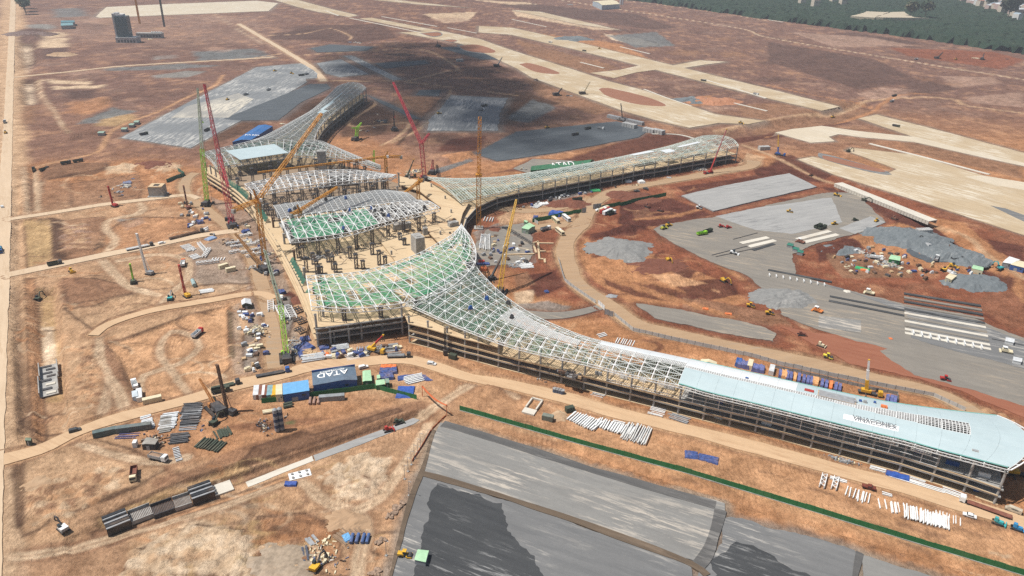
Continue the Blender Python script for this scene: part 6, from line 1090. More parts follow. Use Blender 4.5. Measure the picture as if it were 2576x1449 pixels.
# ------------------------------------------------------------------ vehicles
V=[('dA',lambda:k_dump(WHITE,GREY,paint('brown load',(.30,.19,.12))),'dump_truck',T(0,3,1512,262),T(0,3,1680,300),'white tipper with grey body beside the rebar yard','truck'),('dB',lambda:k_dump(CREAM,BROWN),'dump_truck',T(0,3,1358,385),T(0,3,1345,500),'cream cabbed tipper with empty brown body facing the camera','truck'),('dC',lambda:k_dump(RED,SILVER),'dump_truck',T(0,2,1945,515),T(0,2,2035,440),'red tipper driving across the orange yard','truck'),('dD',lambda:k_dump(DARK,OLIVE),'dump_truck',T(0,1,480,1235),T(0,1,580,1215),'dark tipper on the cross road next to the main left road','truck'),('dD',0,'dump_truck',T(0,1,405,280),T(0,1,465,262),'dark tipper at the corner of the upper left track','truck'),('dD',0,'dump_truck',T(0,1,612,210),T(0,1,690,198),'dark tipper first on the upper left track','truck'),('dD',0,'dump_truck',T(0,1,738,192),T(0,1,815,178),'dark tipper second on the upper left track','truck'),('dD',0,'dump_truck',T(0,1,345,285),T(0,1,340,262),'dark tipper turning off the main left road','truck'),('bl',lambda:k_tank(BLUE,paint('teal tank paint',(.06,.22,.35))),'tank_truck',T(0,1,12,1065),T(0,1,10,1150),'blue tank truck at the left picture edge','truck'),('cS',lambda:k_car(SILVER),'car',T(0,1,30,648),T(0,1,15,630),'silver car on the main left road','car'),('cW',lambda:k_car(WHITE),'car',T(0,1,1595,1015),T(0,1,1640,1005),'white car on the cross road by the long trailer','car'),('fl1',lambda:k_flat(DARK,GREY,17,WHITE),'flatbed_truck',T(0,1,1272,1082),T(0,1,1470,1040),'long truck loaded with white beams on the cross road','truck'),('fl2',lambda:k_flat(DARK,RUST,24,RUST),'flatbed_truck',T(0,1,1705,970),T(0,1,1970,905),'long low trailer with rusty steel beside the cross road','trailer'),('cD',lambda:k_car(paint('charcoal car paint',(.05,.055,.06))),'car',T(0,3,695,12),T(0,3,770,-8),'charcoal car on the lower left haul road','car'),('conG',lambda:k_container(paint('slate green container paint',(.10,.14,.14)),9),'shipping_container',T(0,3,940,52),T(0,3,1060,25),'slate green container beside the haul road bend','container'),('conH',lambda:k_container(paint('dull green container paint',(.13,.16,.16)),14),'shipping_container',T(0,3,1170,5),T(0,3,1390,-25),'longer dull green container above the rebar yard','container'),('fl3',lambda:k_flat(DARK,OLIVE,13),'flatbed_truck',T(0,2,2130,1030),T(0,2,2300,990),'olive flatbed truck at the entrance of the steel yard','truck'),('dE',lambda:k_dump(OLIVE,OLIVE),'dump_truck',T(0,2,2130,1070),T(0,2,2230,1050),'olive truck beside the flatbed at the steel yard entrance','truck'),('cv1',lambda:k_dump(WHITE,WHITE,None,7),'truck',T(0,2,1372,1032),T(0,2,1350,965),'white truck parked at the left of the orange yard','truck'),('wc2',lambda:k_container(WHITE,8.5),'shipping_container',T(0,2,1410,1150),T(0,2,1405,1045),'white container standing upright to the orange yard edge','container'),('wc3',lambda:k_container(paint('pale blue cabin',(.5,.56,.6)),5.5),'site_cabin',T(0,2,1370,1140),T(0,2,1362,1060),'pale blue cabin left of the white container','cabin'),('wc4',lambda:k_container(CREAM,8),'site_cabin',T(0,2,1440,1168),T(0,2,1540,1145),'cream roofed cabin lying along the orange yard road','cabin'),('suvW',lambda:k_car(WHITE),'car',T(1,2,1035,815),T(1,2,1115,800),'white car parked behind the pale green cabin','car'),('suvS',lambda:k_car(SILVER),'car',T(1,2,1725,765),T(1,2,1780,775),'silver car driving past the pier on the haul road','car'),('tr1',lambda:k_flat(DARK,DARK,12,GREY),'flatbed_truck',T(1,2,1320,705),T(1,2,1480,700),'dark flatbed truck with grey steel below the hall','truck'),('tr2',lambda:k_flat(BLUE,DARK,16),'flatbed_truck',T(1,2,0,905),T(1,2,190,870),'navy articulated truck on the yard road','truck'),('pkR',lambda:k_car(paint('maroon car paint',(.16,.04,.025)),'pickup'),'pickup',T(3,3,942,548),T(3,3,1040,575),'maroon pickup on the haul road in front of the pier','pickup'),('seW',lambda:k_car(WHITE,'sedan'),'car',T(3,3,2095,875),T(3,3,1985,840),'white sedan near the right end of the haul road','car'),('vanS',lambda:k_car(paint('champagne van paint',(.48,.42,.33)),'van'),'van',T(3,3,2545,835),T(3,3,2430,790),'champagne van at the right end of the haul road','van'),('trW',lambda:k_flat(WHITE,BROWN,18),'flatbed_truck',T(3,3,2450,880),T(3,3,2115,760),'white cab truck with long maroon trailer at the pier end','truck'),('lift',lambda:k_dozer(TEAL),'boom_lift',T(3,3,2310,925),T(3,3,2400,960),'turquoise boom lift at the right edge','boom lift'),('lift2',lambda:k_dozer(paint('azure machine paint',(.04,.25,.5))),'boom_lift',T(3,3,2500,985),T(3,3,2570,1010),'azure boom lift at the right edge','boom lift'),('busC',lambda:k_bus(CREAM,DGREEN),'bus',T(2,1,412,760),T(2,1,458,803),'cream coach parked by the green hoarding','bus'),('busW',lambda:k_bus(WHITE,BLUE),'bus',T(2,1,515,738),T(2,1,572,783),'white coach parked by the green hoarding','bus'),('busS',lambda:k_bus(CREAM,DGREEN)[:4]+wheels((2.2,5.8),(-1.,1.)),'bus',T(2,1,448,872),T(2,1,482,900),'small cream bus below the two parked coaches','bus'),('busR',lambda:k_bus(RED,WHITE),'bus',T(2,1,890,702),T(2,1,965,672),'red coach in the row beside the entrance','bus'),('busC',0,'bus',T(2,1,880,690),T(2,1,950,662),'cream coach in the row beside the entrance','bus'),('busW',0,'bus',T(2,1,920,718),T(2,1,985,690),'white coach in the row beside the entrance','bus'),('tr9',lambda:k_dump(WHITE,OLIVE),'truck',T(2,1,965,720),T(2,1,1012,705),'olive truck at the end of the coach row','truck'),('cW',0,'car',T(2,1,845,680),T(2,1,890,665),'white car under the entrance hoarding','car'),('pkD',lambda:k_car(paint('slate car paint',(.07,.08,.085)),'pickup'),'pickup',T(2,1,1225,475),T(2,1,1280,482),'slate pickup before the far right pier','pickup'),('pkD',0,'pickup',T(2,1,1320,450),T(2,1,1362,462),'second slate pickup before the far right pier','pickup'),('cW',0,'car',T(2,1,480,530),T(2,1,512,536),'white car close to the far right pier wall','car'),('dE',0,'dump_truck',T(2,1,610,580),T(2,1,648,575),'olive truck beside the dark soil heap','truck'),('trk',lambda:k_dump(WHITE,GREY),'truck',T(2,1,292,880),T(2,1,340,868),'white truck below the gatehouse','truck'),('trk',0,'truck',T(3,1,2012,1200)if 0 else T(3,1,1680,1190),T(3,1,1712,1130),'silver blue truck in the right hand stockyard','truck'),('exY',lambda:k_excav(YEL),'excavator',T(2,1,1570,1180),T(2,1,1610,1215),'yellow excavator on the dark red heap','excavator'),('exY',0,'excavator',T(2,1,2130,1385),T(2,1,2190,1415),'yellow excavator beside the pad corner in red earth','excavator'),('loY',lambda:k_loader(YEL),'wheel_loader',T(3,1,690,525),T(3,1,715,530),'yellow loader at the top of the right grey pad','loader'),('exO',lambda:k_excav(OLIVE),'excavator',T(3,1,965,575),T(3,1,1000,582),'olive excavator beside the long box culvert','excavator'),('doO',lambda:k_dozer(BROWN),'bulldozer',T(3,1,1270,755),T(3,1,1315,775),'brown bulldozer below the long box culvert','bulldozer'),('roY',lambda:k_roller(YEL),'road_roller',T(3,1,210,690),T(3,1,245,695),'yellow roller alone on the pale pad','roller'),('roY',0,'road_roller',T(3,1,660,815),T(3,1,705,812),'yellow roller at the curved tyre mark','roller'),('roY',0,'road_roller',T(3,1,1085,785),T(3,1,1112,772),'yellow roller near the right tip of the pad','roller'),('doG',lambda:k_dozer(OLIVE),'bulldozer',T(3,1,870,775),T(3,1,905,770),'olive bulldozer between two rollers','bulldozer'),('dG',lambda:k_dump(OLIVE,OLIVE),'dump_truck',T(3,1,470,855),T(3,1,515,838),'left of two olive tippers side by side on the pad','truck'),('dG',0,'dump_truck',T(3,1,510,868),T(3,1,560,852),'right of two olive tippers side by side on the pad','truck'),('paO',lambda:k_paver(BROWN),'paver',T(3,1,320,995),T(3,1,370,1010),'rusty paver at the end of the concrete strips','paver'),('grW',lambda:k_loader(WHITE),'grader',T(2,1,2230,1110),T(2,1,2310,1130),'white grader on the tan grey base','grader'),('loO',lambda:k_loader(paint('lime yellow machine paint',(.5,.5,.06))),'road_roller',T(2,1,1525,860),T(2,1,1560,850),'lime yellow roller at the left tip of the pad','roller'),('loY',0,'wheel_loader',T(2,1,1570,830),T(2,1,1598,822),'dark yellow loader behind the lime yellow roller','loader'),('dGr',lambda:k_dump(LIME,LIME),'dump_truck',T(2,1,1862,925),T(2,1,1925,915),'green tipper on the tan grey base','truck'),('dE',0,'dump_truck',T(2,1,1930,905),T(2,1,1980,890),'olive tipper behind the green tipper','truck'),('doR',lambda:k_dozer(RED),'bulldozer',T(2,1,2100,840),T(2,1,2150,835),'red brown dozer left of a pair on the pad','bulldozer'),('doR',0,'bulldozer',T(2,1,2170,850),T(2,1,2210,840),'red brown dozer right of a pair on the pad','bulldozer'),('doB',lambda:k_dozer(BROWN),'bulldozer',T(2,1,1360,635),T(2,1,1400,650),'brown dozer left in the dark red field','bulldozer'),('doB',0,'bulldozer',T(2,1,1490,675),T(2,1,1520,682),'brown dozer right in the dark red field','bulldozer'),('loW',lambda:k_roller(WHITE),'road_roller',T(2,1,1875,650),T(2,1,1900,655),'white roller at the corner of the dark red field','roller'),('roY',0,'road_roller',T(2,2,2390,190),T(2,2,2450,200),'yellow roller on the wide red strip','roller'),('roY',0,'road_roller',T(3,2,5,265),T(3,2,65,270),'yellow roller at the end of the wide red strip','roller'),('doB',0,'bulldozer',T(3,2,335,480),T(3,2,405,485),'brown dozer in the dark earth strip','bulldozer'),('doC',lambda:k_dozer(CREAM),'bulldozer',T(3,2,530,590),T(3,2,590,610),'cream dozer in the dark earth strip','bulldozer'),('roL',lambda:k_roller(paint('canary machine paint',(.66,.55,.05))),'road_roller',T(3,2,590,705),T(3,2,670,725),'canary roller by the grey road','roller'),('roR',lambda:k_roller(RED),'road_roller',T(3,2,1770,930),T(3,2,1860,945),'red roller on the red strip at right','roller'),('paOr',lambda:k_paver(paint('orange machine paint',(.6,.2,.05))),'paver',T(3,2,490,240),T(3,2,595,275),'orange paver working the small grey pad','paver'),('paG',lambda:k_paver(CREAM),'paver',T(3,2,1010,60),T(3,2,1070,75),'dusty cream paver on the tan base','paver'),('paG',0,'paver',T(3,2,2385,650),T(3,2,2455,665),'dusty cream paver at the right edge','paver'),('roY',0,'road_roller',T(1,3,1485,1255),T(1,3,1590,1265),'yellow roller beside the green canopy on the grey pad','roller'),('exK',lambda:k_excav(YEL,DARK),'excavator',T(1,3,600,1380),T(1,3,720,1230),'amber and black excavator at the bottom edge','excavator'),('exT',lambda:k_excav(TEAL),'excavator',T(3,1,2330,1260),T(3,1,2240,1215),'turquoise excavator at the right edge','excavator'),('exB',lambda:k_excav(BROWN,DARK),'excavator',T(3,1,1490,980),T(3,1,1570,965),'brown excavator on the slate stone heap','excavator'),('dS',lambda:k_dump(SILVER,SILVER,GREY),'dump_truck',T(3,1,1625,1045),T(3,1,1530,1000),'silver tipper loading at the slate stone heap','truck'),('exR',lambda:k_excav(RED,RUST),'excavator',T(3,1,1805,1080),T(3,1,1815,1040),'red excavator on the right slope of the stone heap','excavator'),('dK',lambda:k_dump(DARK,DARK),'dump_truck',T(3,1,1845,1180),T(3,1,1925,1170),'black tipper below the stone heap','truck'),('dW2',lambda:k_dump(WHITE,WHITE),'dump_truck',T(3,1,1020,1150),T(3,1,1095,1160),'white tipper in the left of the stockyard','truck'),('exY',0,'excavator',T(3,1,1770,1280),T(3,1,1850,1270),'yellow excavator in the stockyard','excavator'),('loY',0,'wheel_loader',T(3,1,1860,1240),T(3,1,1930,1265),'yellow loader behind the cream roofed cabin','loader'),('exY',0,'excavator',T(3,1,2420,1240),T(3,1,2430,1200),'yellow excavator by the white roofed sheds','excavator'),('doB',0,'bulldozer',T(3,1,1580,1290),T(3,1,1615,1275),'brown dozer by the stockyard cabins','bulldozer'),('doB',0,'bulldozer',T(3,1,2030,1275),T(3,1,2100,1300),'brown dozer beside the mint roofed cabin','bulldozer'),('doB',0,'bulldozer',T(3,1,430,320),T(3,1,455,310),'brown dozer on the embankment right of the pale pad','bulldozer'),('exO',0,'excavator',T(3,1,810,80),T(3,1,870,75),'olive excavator on the runway edge','excavator'),('exO',0,'excavator',T(0,2,385,125),T(0,2,440,80),'olive excavator digging in the left canal','excavator'),('exG',lambda:k_excav(TEAL,GREY),'excavator',T(0,2,1715,120),T(0,2,1740,60),'teal excavator beside the red rig','excavator'),('exG2',lambda:k_excav(OLIVE,OLIVE),'excavator',T(0,2,2190,1215),T(0,2,2110,1130),'olive excavator by the orange boom','excavator'),('exG2',0,'excavator',T(0,2,2160,1370),T(0,2,2215,1330),'olive excavator beside the rebar rows','excavator'),('exW',lambda:k_excav(WHITE,DARK),'excavator',T(0,3,600,985)if 0 else T(0,3,640,990),T(0,3,560,920),'pale excavator at the end of the lower trench','excavator'),('doR',0,'bulldozer',T(1,2,1330,1440),T(1,2,1390,1425),'red dozer on the grey trench floor','bulldozer'),('doO2',lambda:k_dozer(OLIVE),'bulldozer',T(1,2,1430,1365),T(1,2,1490,1345),'olive dozer on the slope over the trench floor','bulldozer'),('loT',lambda:k_dozer(YEL),'bulldozer',T(0,1,720,1290),T(0,1,760,1320),'cream dozer on the brown bank by the cross road','bulldozer'),('trO',lambda:k_dump(ORANGE,WHITE),'truck',T(0,1,1840,1245),T(0,1,1850,1195),'orange and white truck below the white beam stacks','truck'),('conb',lambda:k_container(DARK,6),'shipping_container',T(0,1,2265,775),T(0,1,2330,770),'black container left of the crimson crane','container'),('conY',lambda:k_container(CREAM,6),'site_cabin',T(0,1,2205,1260),T(0,1,2285,1235),'double cream cabin left of the hall','cabin'),('conY',0,'site_cabin',T(0,1,2275,1290),T(0,1,2330,1278),'single cream cabin left of the hall','cabin'),('tank',lambda:[('shell',MB().tube((0,0,1.2),(8,0,1.2),1.2,None,12).mesh('shell',paint('pale teal tank',(.28,.38,.38))),None),('saddle',MB().box((1.5,0,.3),(.5,2,.6)).box((6.5,0,.3),(.5,2,.6)).mesh('saddle',CONC),None)],'storage_tank',T(0,1,1960,1440),T(0,1,1930,1365),'pale teal tank lying beside the red rig','tank')]
for key,fn,nme,a,c,l,cat in V:spawn(key,fn,nme,on(*a),head(a,c),l,cat)
for k in range(26):
 pass
FV=[(T(0,0,50,1248),T(0,0,52,1230)),(T(0,0,58,1345),T(0,0,60,1330)),(T(0,0,1410,1368),T(0,0,1440,1362)),(T(0,0,2450,965),T(0,0,2490,955)),(T(0,0,2290,1010),T(0,0,2310,1000)),(T(0,0,2065,1330),T(0,0,2085,1320)),(T(1,0,115,918),T(1,0,145,905)),(T(1,0,360,745),T(1,0,390,750)),(T(1,0,430,768),T(1,0,460,765)),(T(1,0,495,757),T(1,0,520,750)),(T(1,0,190,720),T(1,0,215,715)),(T(1,0,2270,1080),T(1,0,2300,1075)),(T(1,0,2240,1120),T(1,0,2270,1115)),(T(1,0,1840,1150),T(1,0,1865,1145)),(T(2,0,605,1370),T(2,0,635,1365)),(T(2,0,860,1295),T(2,0,885,1300)),(T(2,0,350,1290),T(2,0,375,1285)),(T(2,0,735,1310),T(2,0,760,1305)),(T(2,0,370,430),T(2,0,400,435)),(T(2,0,880,495),T(2,0,910,500)),(T(2,0,1900,815),T(2,0,1930,820)),(T(2,0,2430,950),T(2,0,2470,960)),(T(2,0,2300,1245),T(2,0,2350,1250)),(T(2,0,710,515),T(2,0,735,520)),(T(3,0,1230,1030),T(3,0,1275,1018)),(T(3,0,650,1185),T(3,0,695,1178)),(T(3,0,1250,975),T(3,0,1285,970)),(T(3,0,1475,605),T(3,0,1505,602)),(T(3,0,1890,600),T(3,0,1920,598)),(T(3,0,1250,1270),T(3,0,1290,1278))]
places=['on the main left road, rear one','on the main left road, front one','at the lower tip of the left grey pad','on the upper edge of the left grey pad','in the middle of the left grey pad','among the pale strips of the left grey pad','on the bright streak of the left grey pad','first of three on the small far pad','second of three on the small far pad','third of three on the small far pad','beside the white strips of the small far pad','upper one on the blue grey shaded pad','lower one on the blue grey shaded pad','at the left of the blue grey shaded pad','alone on the slate shaded pad','near the block rows of the slate pad','at the rear edge of the slate pad','in the middle of the slate pad','at the far end of the main runway','on the upper edge of the main runway','at the lower edge of the main runway','on the near end of the main runway','on the white end of the apron','at the left edge of the main runway','on the curved orange track','in the dark cutting','on the heap above the curved track','on the perimeter road under the woods','in the red field under the woods','on the right pale runway']
for k,(a,c)in enumerate(FV):spawn(('fv',k%3),(lambda:k_dump(WHITE,GREY),lambda:k_loader(YEL),lambda:k_dump(OLIVE,DARK))[k%3],('dump_truck','wheel_loader','dump_truck')[k%3],on(*a),head(a,c),('small white tipper ','small yellow loader ','small dark tipper ')[k%3]+places[k],('truck','loader','truck')[k%3])
# ------------------------------------------------------------------ stored steel, tarpaulins, precast parts
ST=[(T(2,2,555,1330),T(2,2,640,1255),8,-.9,WHITE,'first row of white beams across the road from the pier',.5,.6,2),(T(2,2,640,1370),T(2,2,730,1290),8,-.9,WHITE,'second row of white beams across the road from the pier',.5,.6,2),(T(2,2,750,1400),T(2,2,810,1310),5,-.8,WHITE,'third row of white beams across the road from the pier',.5,.6,1),(T(2,2,830,1400),T(2,2,880,1320),10,-.9,WHITE,'fourth row of white beams across the road from the pier',.5,.6,2),(T(2,2,960,1435),T(2,2,1010,1350),9,-.9,WHITE,'fifth row of white beams across the road from the pier',.5,.6,2),(T(2,3,1090,70),T(2,2,1170,1365),11,-.8,paint('chalky white steel',(.6,.6,.58)),'last row of white beams ending the long beam store',.45,.6,2),(T(2,2,1010,1348),T(2,2,1130,1380),2,.8,WHITE,'two loose white beams above the long beam store',.5,.6,1),(T(2,2,1370,1265),T(2,2,1520,1305),7,.85,WHITE,'small white beam pile beside the pier foot',.4,.4,1),(T(2,2,1575,1300),T(2,2,1760,1365),4,.9,GREY,'grey and white panel pile beside the pier foot',.7,.5,1),(T(2,2,795,1075),T(2,2,920,1110),3,1.,SILVER,'thin silver bars at the pier foot',.3,.3,1),(T(3,3,775,640),T(3,3,800,550),7,-1.1,WHITE,'white bars in the upper group by the near road',.4,.5,1),(T(3,3,620,470),T(3,3,790,520),2,.9,WHITE,'two white box beams above the ladder trusses',.6,.6,1),(T(3,3,905,700),T(3,3,925,590),2,-1.,WHITE,'pair of upright looking white bars at the end of the upper group',.4,.5,1),(T(3,3,1130,770),T(3,3,1115,670),5,-1.7,WHITE,'spaced white bars left in the lower group by the near road',.35,.4,1),(T(3,3,1255,820),T(3,3,1240,715),2,-.9,WHITE,'thick white beams in the lower group by the near road',.7,.7,1),(T(3,3,1145,625),T(3,3,1245,655),2,.8,WHITE,'two white bars above the lower group by the near road',.5,.5,1),(T(3,3,1375,870),T(3,3,1370,740),12,-1.,WHITE,'dense white bars in the middle of the lower group',.4,.5,2),(T(3,3,1545,900),T(3,3,1545,800),5,-1.,WHITE,'short thick white bars right of the dense bars',.5,.6,1),(T(3,3,1625,920),T(3,3,1620,815),5,-.8,WHITE,'white box beams at the front of the lower group',.65,.7,1),(T(3,3,1685,865),T(3,3,1690,790),8,-.9,WHITE,'thin white bars at the right end of the lower group',.3,.4,1),(T(3,3,1180,440),T(3,3,1740,620),3,.8,WHITE,'long white beams lying along the pier front, left',.5,.5,1),(T(3,3,1740,600),T(3,3,1985,690),4,.8,WHITE,'long white beams lying along the pier front, right',.5,.5,1),(T(3,3,1020,370),T(3,3,1180,415),3,.8,WHITE,'short white beams lying along the pier front',.5,.5,1),(T(3,3,1420,490),T(3,3,1580,540),4,.7,WHITE,'white beams under the blue sheet at the pier front',.4,.4,1),(T(0,2,2010,60),T(0,2,2150,40),5,.8,WHITE,'bundled white pipes beside the red rig',.8,.8,1),(T(1,2,470,755),T(1,2,700,720),5,.9,SILVER,'silver pipe bundle at the corner below the hall',.8,.8,2),(T(1,2,480,715),T(1,2,570,700),5,1.2,WOOD,'stack of pale timber panels below the hall, left',1.1,.4,3),(T(1,2,585,710),T(1,2,625,660),4,1.,WOOD,'stack of pale timber panels below the hall, right',.9,.4,3),(T(1,2,780,640),T(1,2,940,620),6,.8,SILVER,'silver purlin stack below the hall facade',.6,.5,2),(T(1,2,770,720),T(1,2,870,705),4,.8,CREAM,'cream panel stack on the yard beside the haul road',.8,.6,2),(T(1,2,915,735),T(1,2,1140,690),5,1.,WHITE,'long white tubes below the hall facade',.4,.4,1),(T(1,2,1010,660),T(1,2,1020,610),7,-1.1,GREY,'row of grey panels below the hall facade',.6,1.,1),(T(1,2,1275,670),T(1,2,1460,640),8,1.,GREY,'grey rebar mats right of the red boom crane',.7,.4,1),(T(0,1,1880,1085),T(0,1,1975,1060),8,1.2,WHITE,'white column pieces in a row left of the hall',.6,.6,1),(T(0,1,1950,1165),T(0,1,2030,1140),6,1.,WHITE,'second row of white column pieces left of the hall',.6,.6,1),(T(0,1,1940,1080),T(0,1,1975,1055),4,1.1,WHITE,'short white pieces behind the column rows',.5,.5,1),(T(0,1,2130,1175),T(0,1,2150,1150),5,-1.4,WHITE,'short leaning white pieces beside the column rows',.5,.6,1),(T(0,2,1810,1275),T(0,2,1995,1265),7,.9,paint('dark rebar',(.10,.10,.105)),'top row of rebar bundles in the steel yard',.55,.4,2),(T(0,2,1815,1325),T(0,2,2000,1310),7,.9,GREY,'second row of rebar bundles in the steel yard',.55,.4,2),(T(0,2,1805,1390),T(0,2,1990,1375),6,.9,paint('dark rebar',(.1,.1,.1)),'third row of rebar bundles in the steel yard',.55,.4,2),(T(0,2,1800,1440),T(0,2,1975,1425),6,.9,GREY,'fourth row of rebar bundles in the steel yard',.55,.4,1),(T(0,2,1450,1430),T(0,2,1560,1400),8,1.,SILVER,'bright steel sheets left in the steel yard',.9,.3,2),(T(0,2,1590,1430),T(0,2,1760,1410),9,1.,SILVER,'bright steel sheets right in the steel yard',.9,.3,2),(T(0,3,1700,130),T(0,3,1890,110),7,.8,paint('dark rebar',(.1,.1,.1)),'lower row of dark rebar in the steel yard',.55,.4,2),(T(0,3,1955,160),T(0,3,2060,60),9,-1.,OLIVE,'slanting dark rebar bundles at the yard end',.6,.4,2),(T(0,3,2200,75),T(0,3,2160,0),5,-1.,OLIVE,'two slanting bundles beside the round spoil rim',.6,.4,2),(T(0,3,1165,70),T(0,3,1380,60),4,.7,paint('violet steel',(.10,.09,.2)),'violet blue bar bundle at the yard left',.4,.3,1),(T(0,3,1735,175),T(0,3,1800,155),9,-.9,SILVER,'small pale bars at the yard foot',.4,.4,1),(T(0,3,1600,10),T(0,3,1720,-10),8,1.1,paint('weathered formwork',(.26,.25,.23)),'weathered formwork panels behind the rebar shelter',.9,.3,2),(ZA(940,835),ZA(960,725),3,-1.4,paint('rusty pink pipe',(.35,.22,.17)),'three pink brown pipes in front of the green hoarding',1.3,1.3,1),(ZA(150,985),ZA(355,950),2,1.,CREAM,'cream pipe lying beside the twin silos',1.2,1.2,1),(ZA(505,890),ZA(655,860),2,1.6,OLIVE,'dark green cylinders in front of the hoarding',1.5,1.5,1),(T(1,2,1520,975),T(1,2,1700,930),5,1.,WHITE,'white sections beside the dark timber pile',.6,.5,2),(T(1,3,770,1050),T(1,3,900,1140),7,1.,paint('old brown planks',(.24,.16,.10)),'brown planks at the bottom yard',.7,.3,2),(T(1,3,500,1160),T(1,3,520,1300),4,-.9,paint('blue black steel',(.07,.08,.11)),'blue black sections at the bottom yard, left',.7,.6,1),(T(1,3,960,1130),T(1,3,985,1040),4,-1.4,paint('navy pipe',(.06,.12,.28)),'navy blue pipes at the bottom yard',1.3,1.3,1),(T(1,3,500,1085),T(1,3,560,1150),3,1.,GREY,'grey panels at the bottom yard',.9,.5,1),(T(2,1,250,650),T(2,1,340,600)if 0 else T(2,1,335,605),5,1.,WHITE,'white sections beside the dark soil heap',.7,.6,1),(T(2,1,1550,340),T(2,1,1600,350),3,1.,SILVER,'silver bars by the far right pier road',.6,.5,1),(T(1,1,2290,780),T(1,1,2310,740),4,-1.6,SILVER,'silver tubes by the curved pier wall',.8,.8,1),(T(2,1,95,1255),T(2,1,220,1245),6,1.,WHITE,'white panels in the yard behind the flare',.9,.3,2),(T(2,2,880,500),T(2,2,960,480),3,1.1,WHITE,'white frame parts behind the pier, left',.5,.5,1),(T(2,2,1040,555),T(2,2,1070,505),8,-1.,WHITE,'white rafters behind the pier',.4,.5,1)]
for a,c,n,ac,m,l,w_,h_,ly in ST:stack(a,c,n,ac,m,l,'beam stack',w_,h_,ly,'steel_beam_stack',.1,'pipe' in l or 'tube' in l or 'cylinder' in l)
for k,(a,c,wd,l)in enumerate(((T(1,1,0,1010),T(1,1,110,965),2.,'white roof truss, uppermost of the row left of the hall'),(T(0,1,2280,1025),T(0,1,2540,985),2.,'white roof truss, second of the row left of the hall'),(T(0,1,2320,1055),T(0,1,2576,1020),2.,'white roof truss, third of the row left of the hall'),(T(0,1,2430,1110),T(1,1,60,1060),2.,'white roof truss, fourth of the row left of the hall'),(T(0,1,2480,1150),T(1,1,90,1105),2.,'white roof truss, lowest of the row left of the hall'),(T(0,1,2310,1110),T(0,1,2420,1090),2.4,'short white truss piece beside the truss row'),(T(0,1,1985,1010),T(0,1,2055,1090),2.,'slanting white truss piece beside the column rows'),(T(0,1,2065,1150),T(0,1,2125,1060),2.,'second slanting white truss piece beside the column rows'),(T(0,1,1975,1222),T(0,1,2205,1195),2.6,'long white truss below the column rows'),(T(1,2,180,240),T(1,2,175,135),3.,'upright white truss on the yard road left of the hall'),(T(1,2,325,315),T(1,2,250,180),3.4,'tapered white truss beside the grey slab left of the hall'),(T(1,2,415,310),T(1,2,355,200),3.6,'pack of white lattice girders beside the grey slab'),(T(1,1,2290,1070),T(1,1,2310,925),3.,'left white ladder truss behind the flare'),(T(1,1,2355,1080),T(1,1,2350,930),3.,'right white ladder truss behind the flare'),(T(3,3,560,575),T(3,3,590,455),1.8,'left small ladder truss in front of the pier'),(T(3,3,680,595),T(3,3,710,480),1.8,'right small ladder truss in front of the pier'),(T(0,1,2420,945),T(0,1,2545,920),2.2,'white truss with blue cloth near the crimson crane'))):truss_lying(a,c,wd,WHITE,l)
for k,(a,c,l)in enumerate(((T(1,2,430,375),T(1,2,520,340),'upper dark steel trestle beside the hall corner'),(T(1,2,440,470),T(1,2,510,440),'lower dark steel trestle beside the hall corner'),(T(1,2,410,265),T(1,2,490,230),'dark lattice pile beside the white girders'))):truss_lying(a,c,5,DARK,l,'trestle')
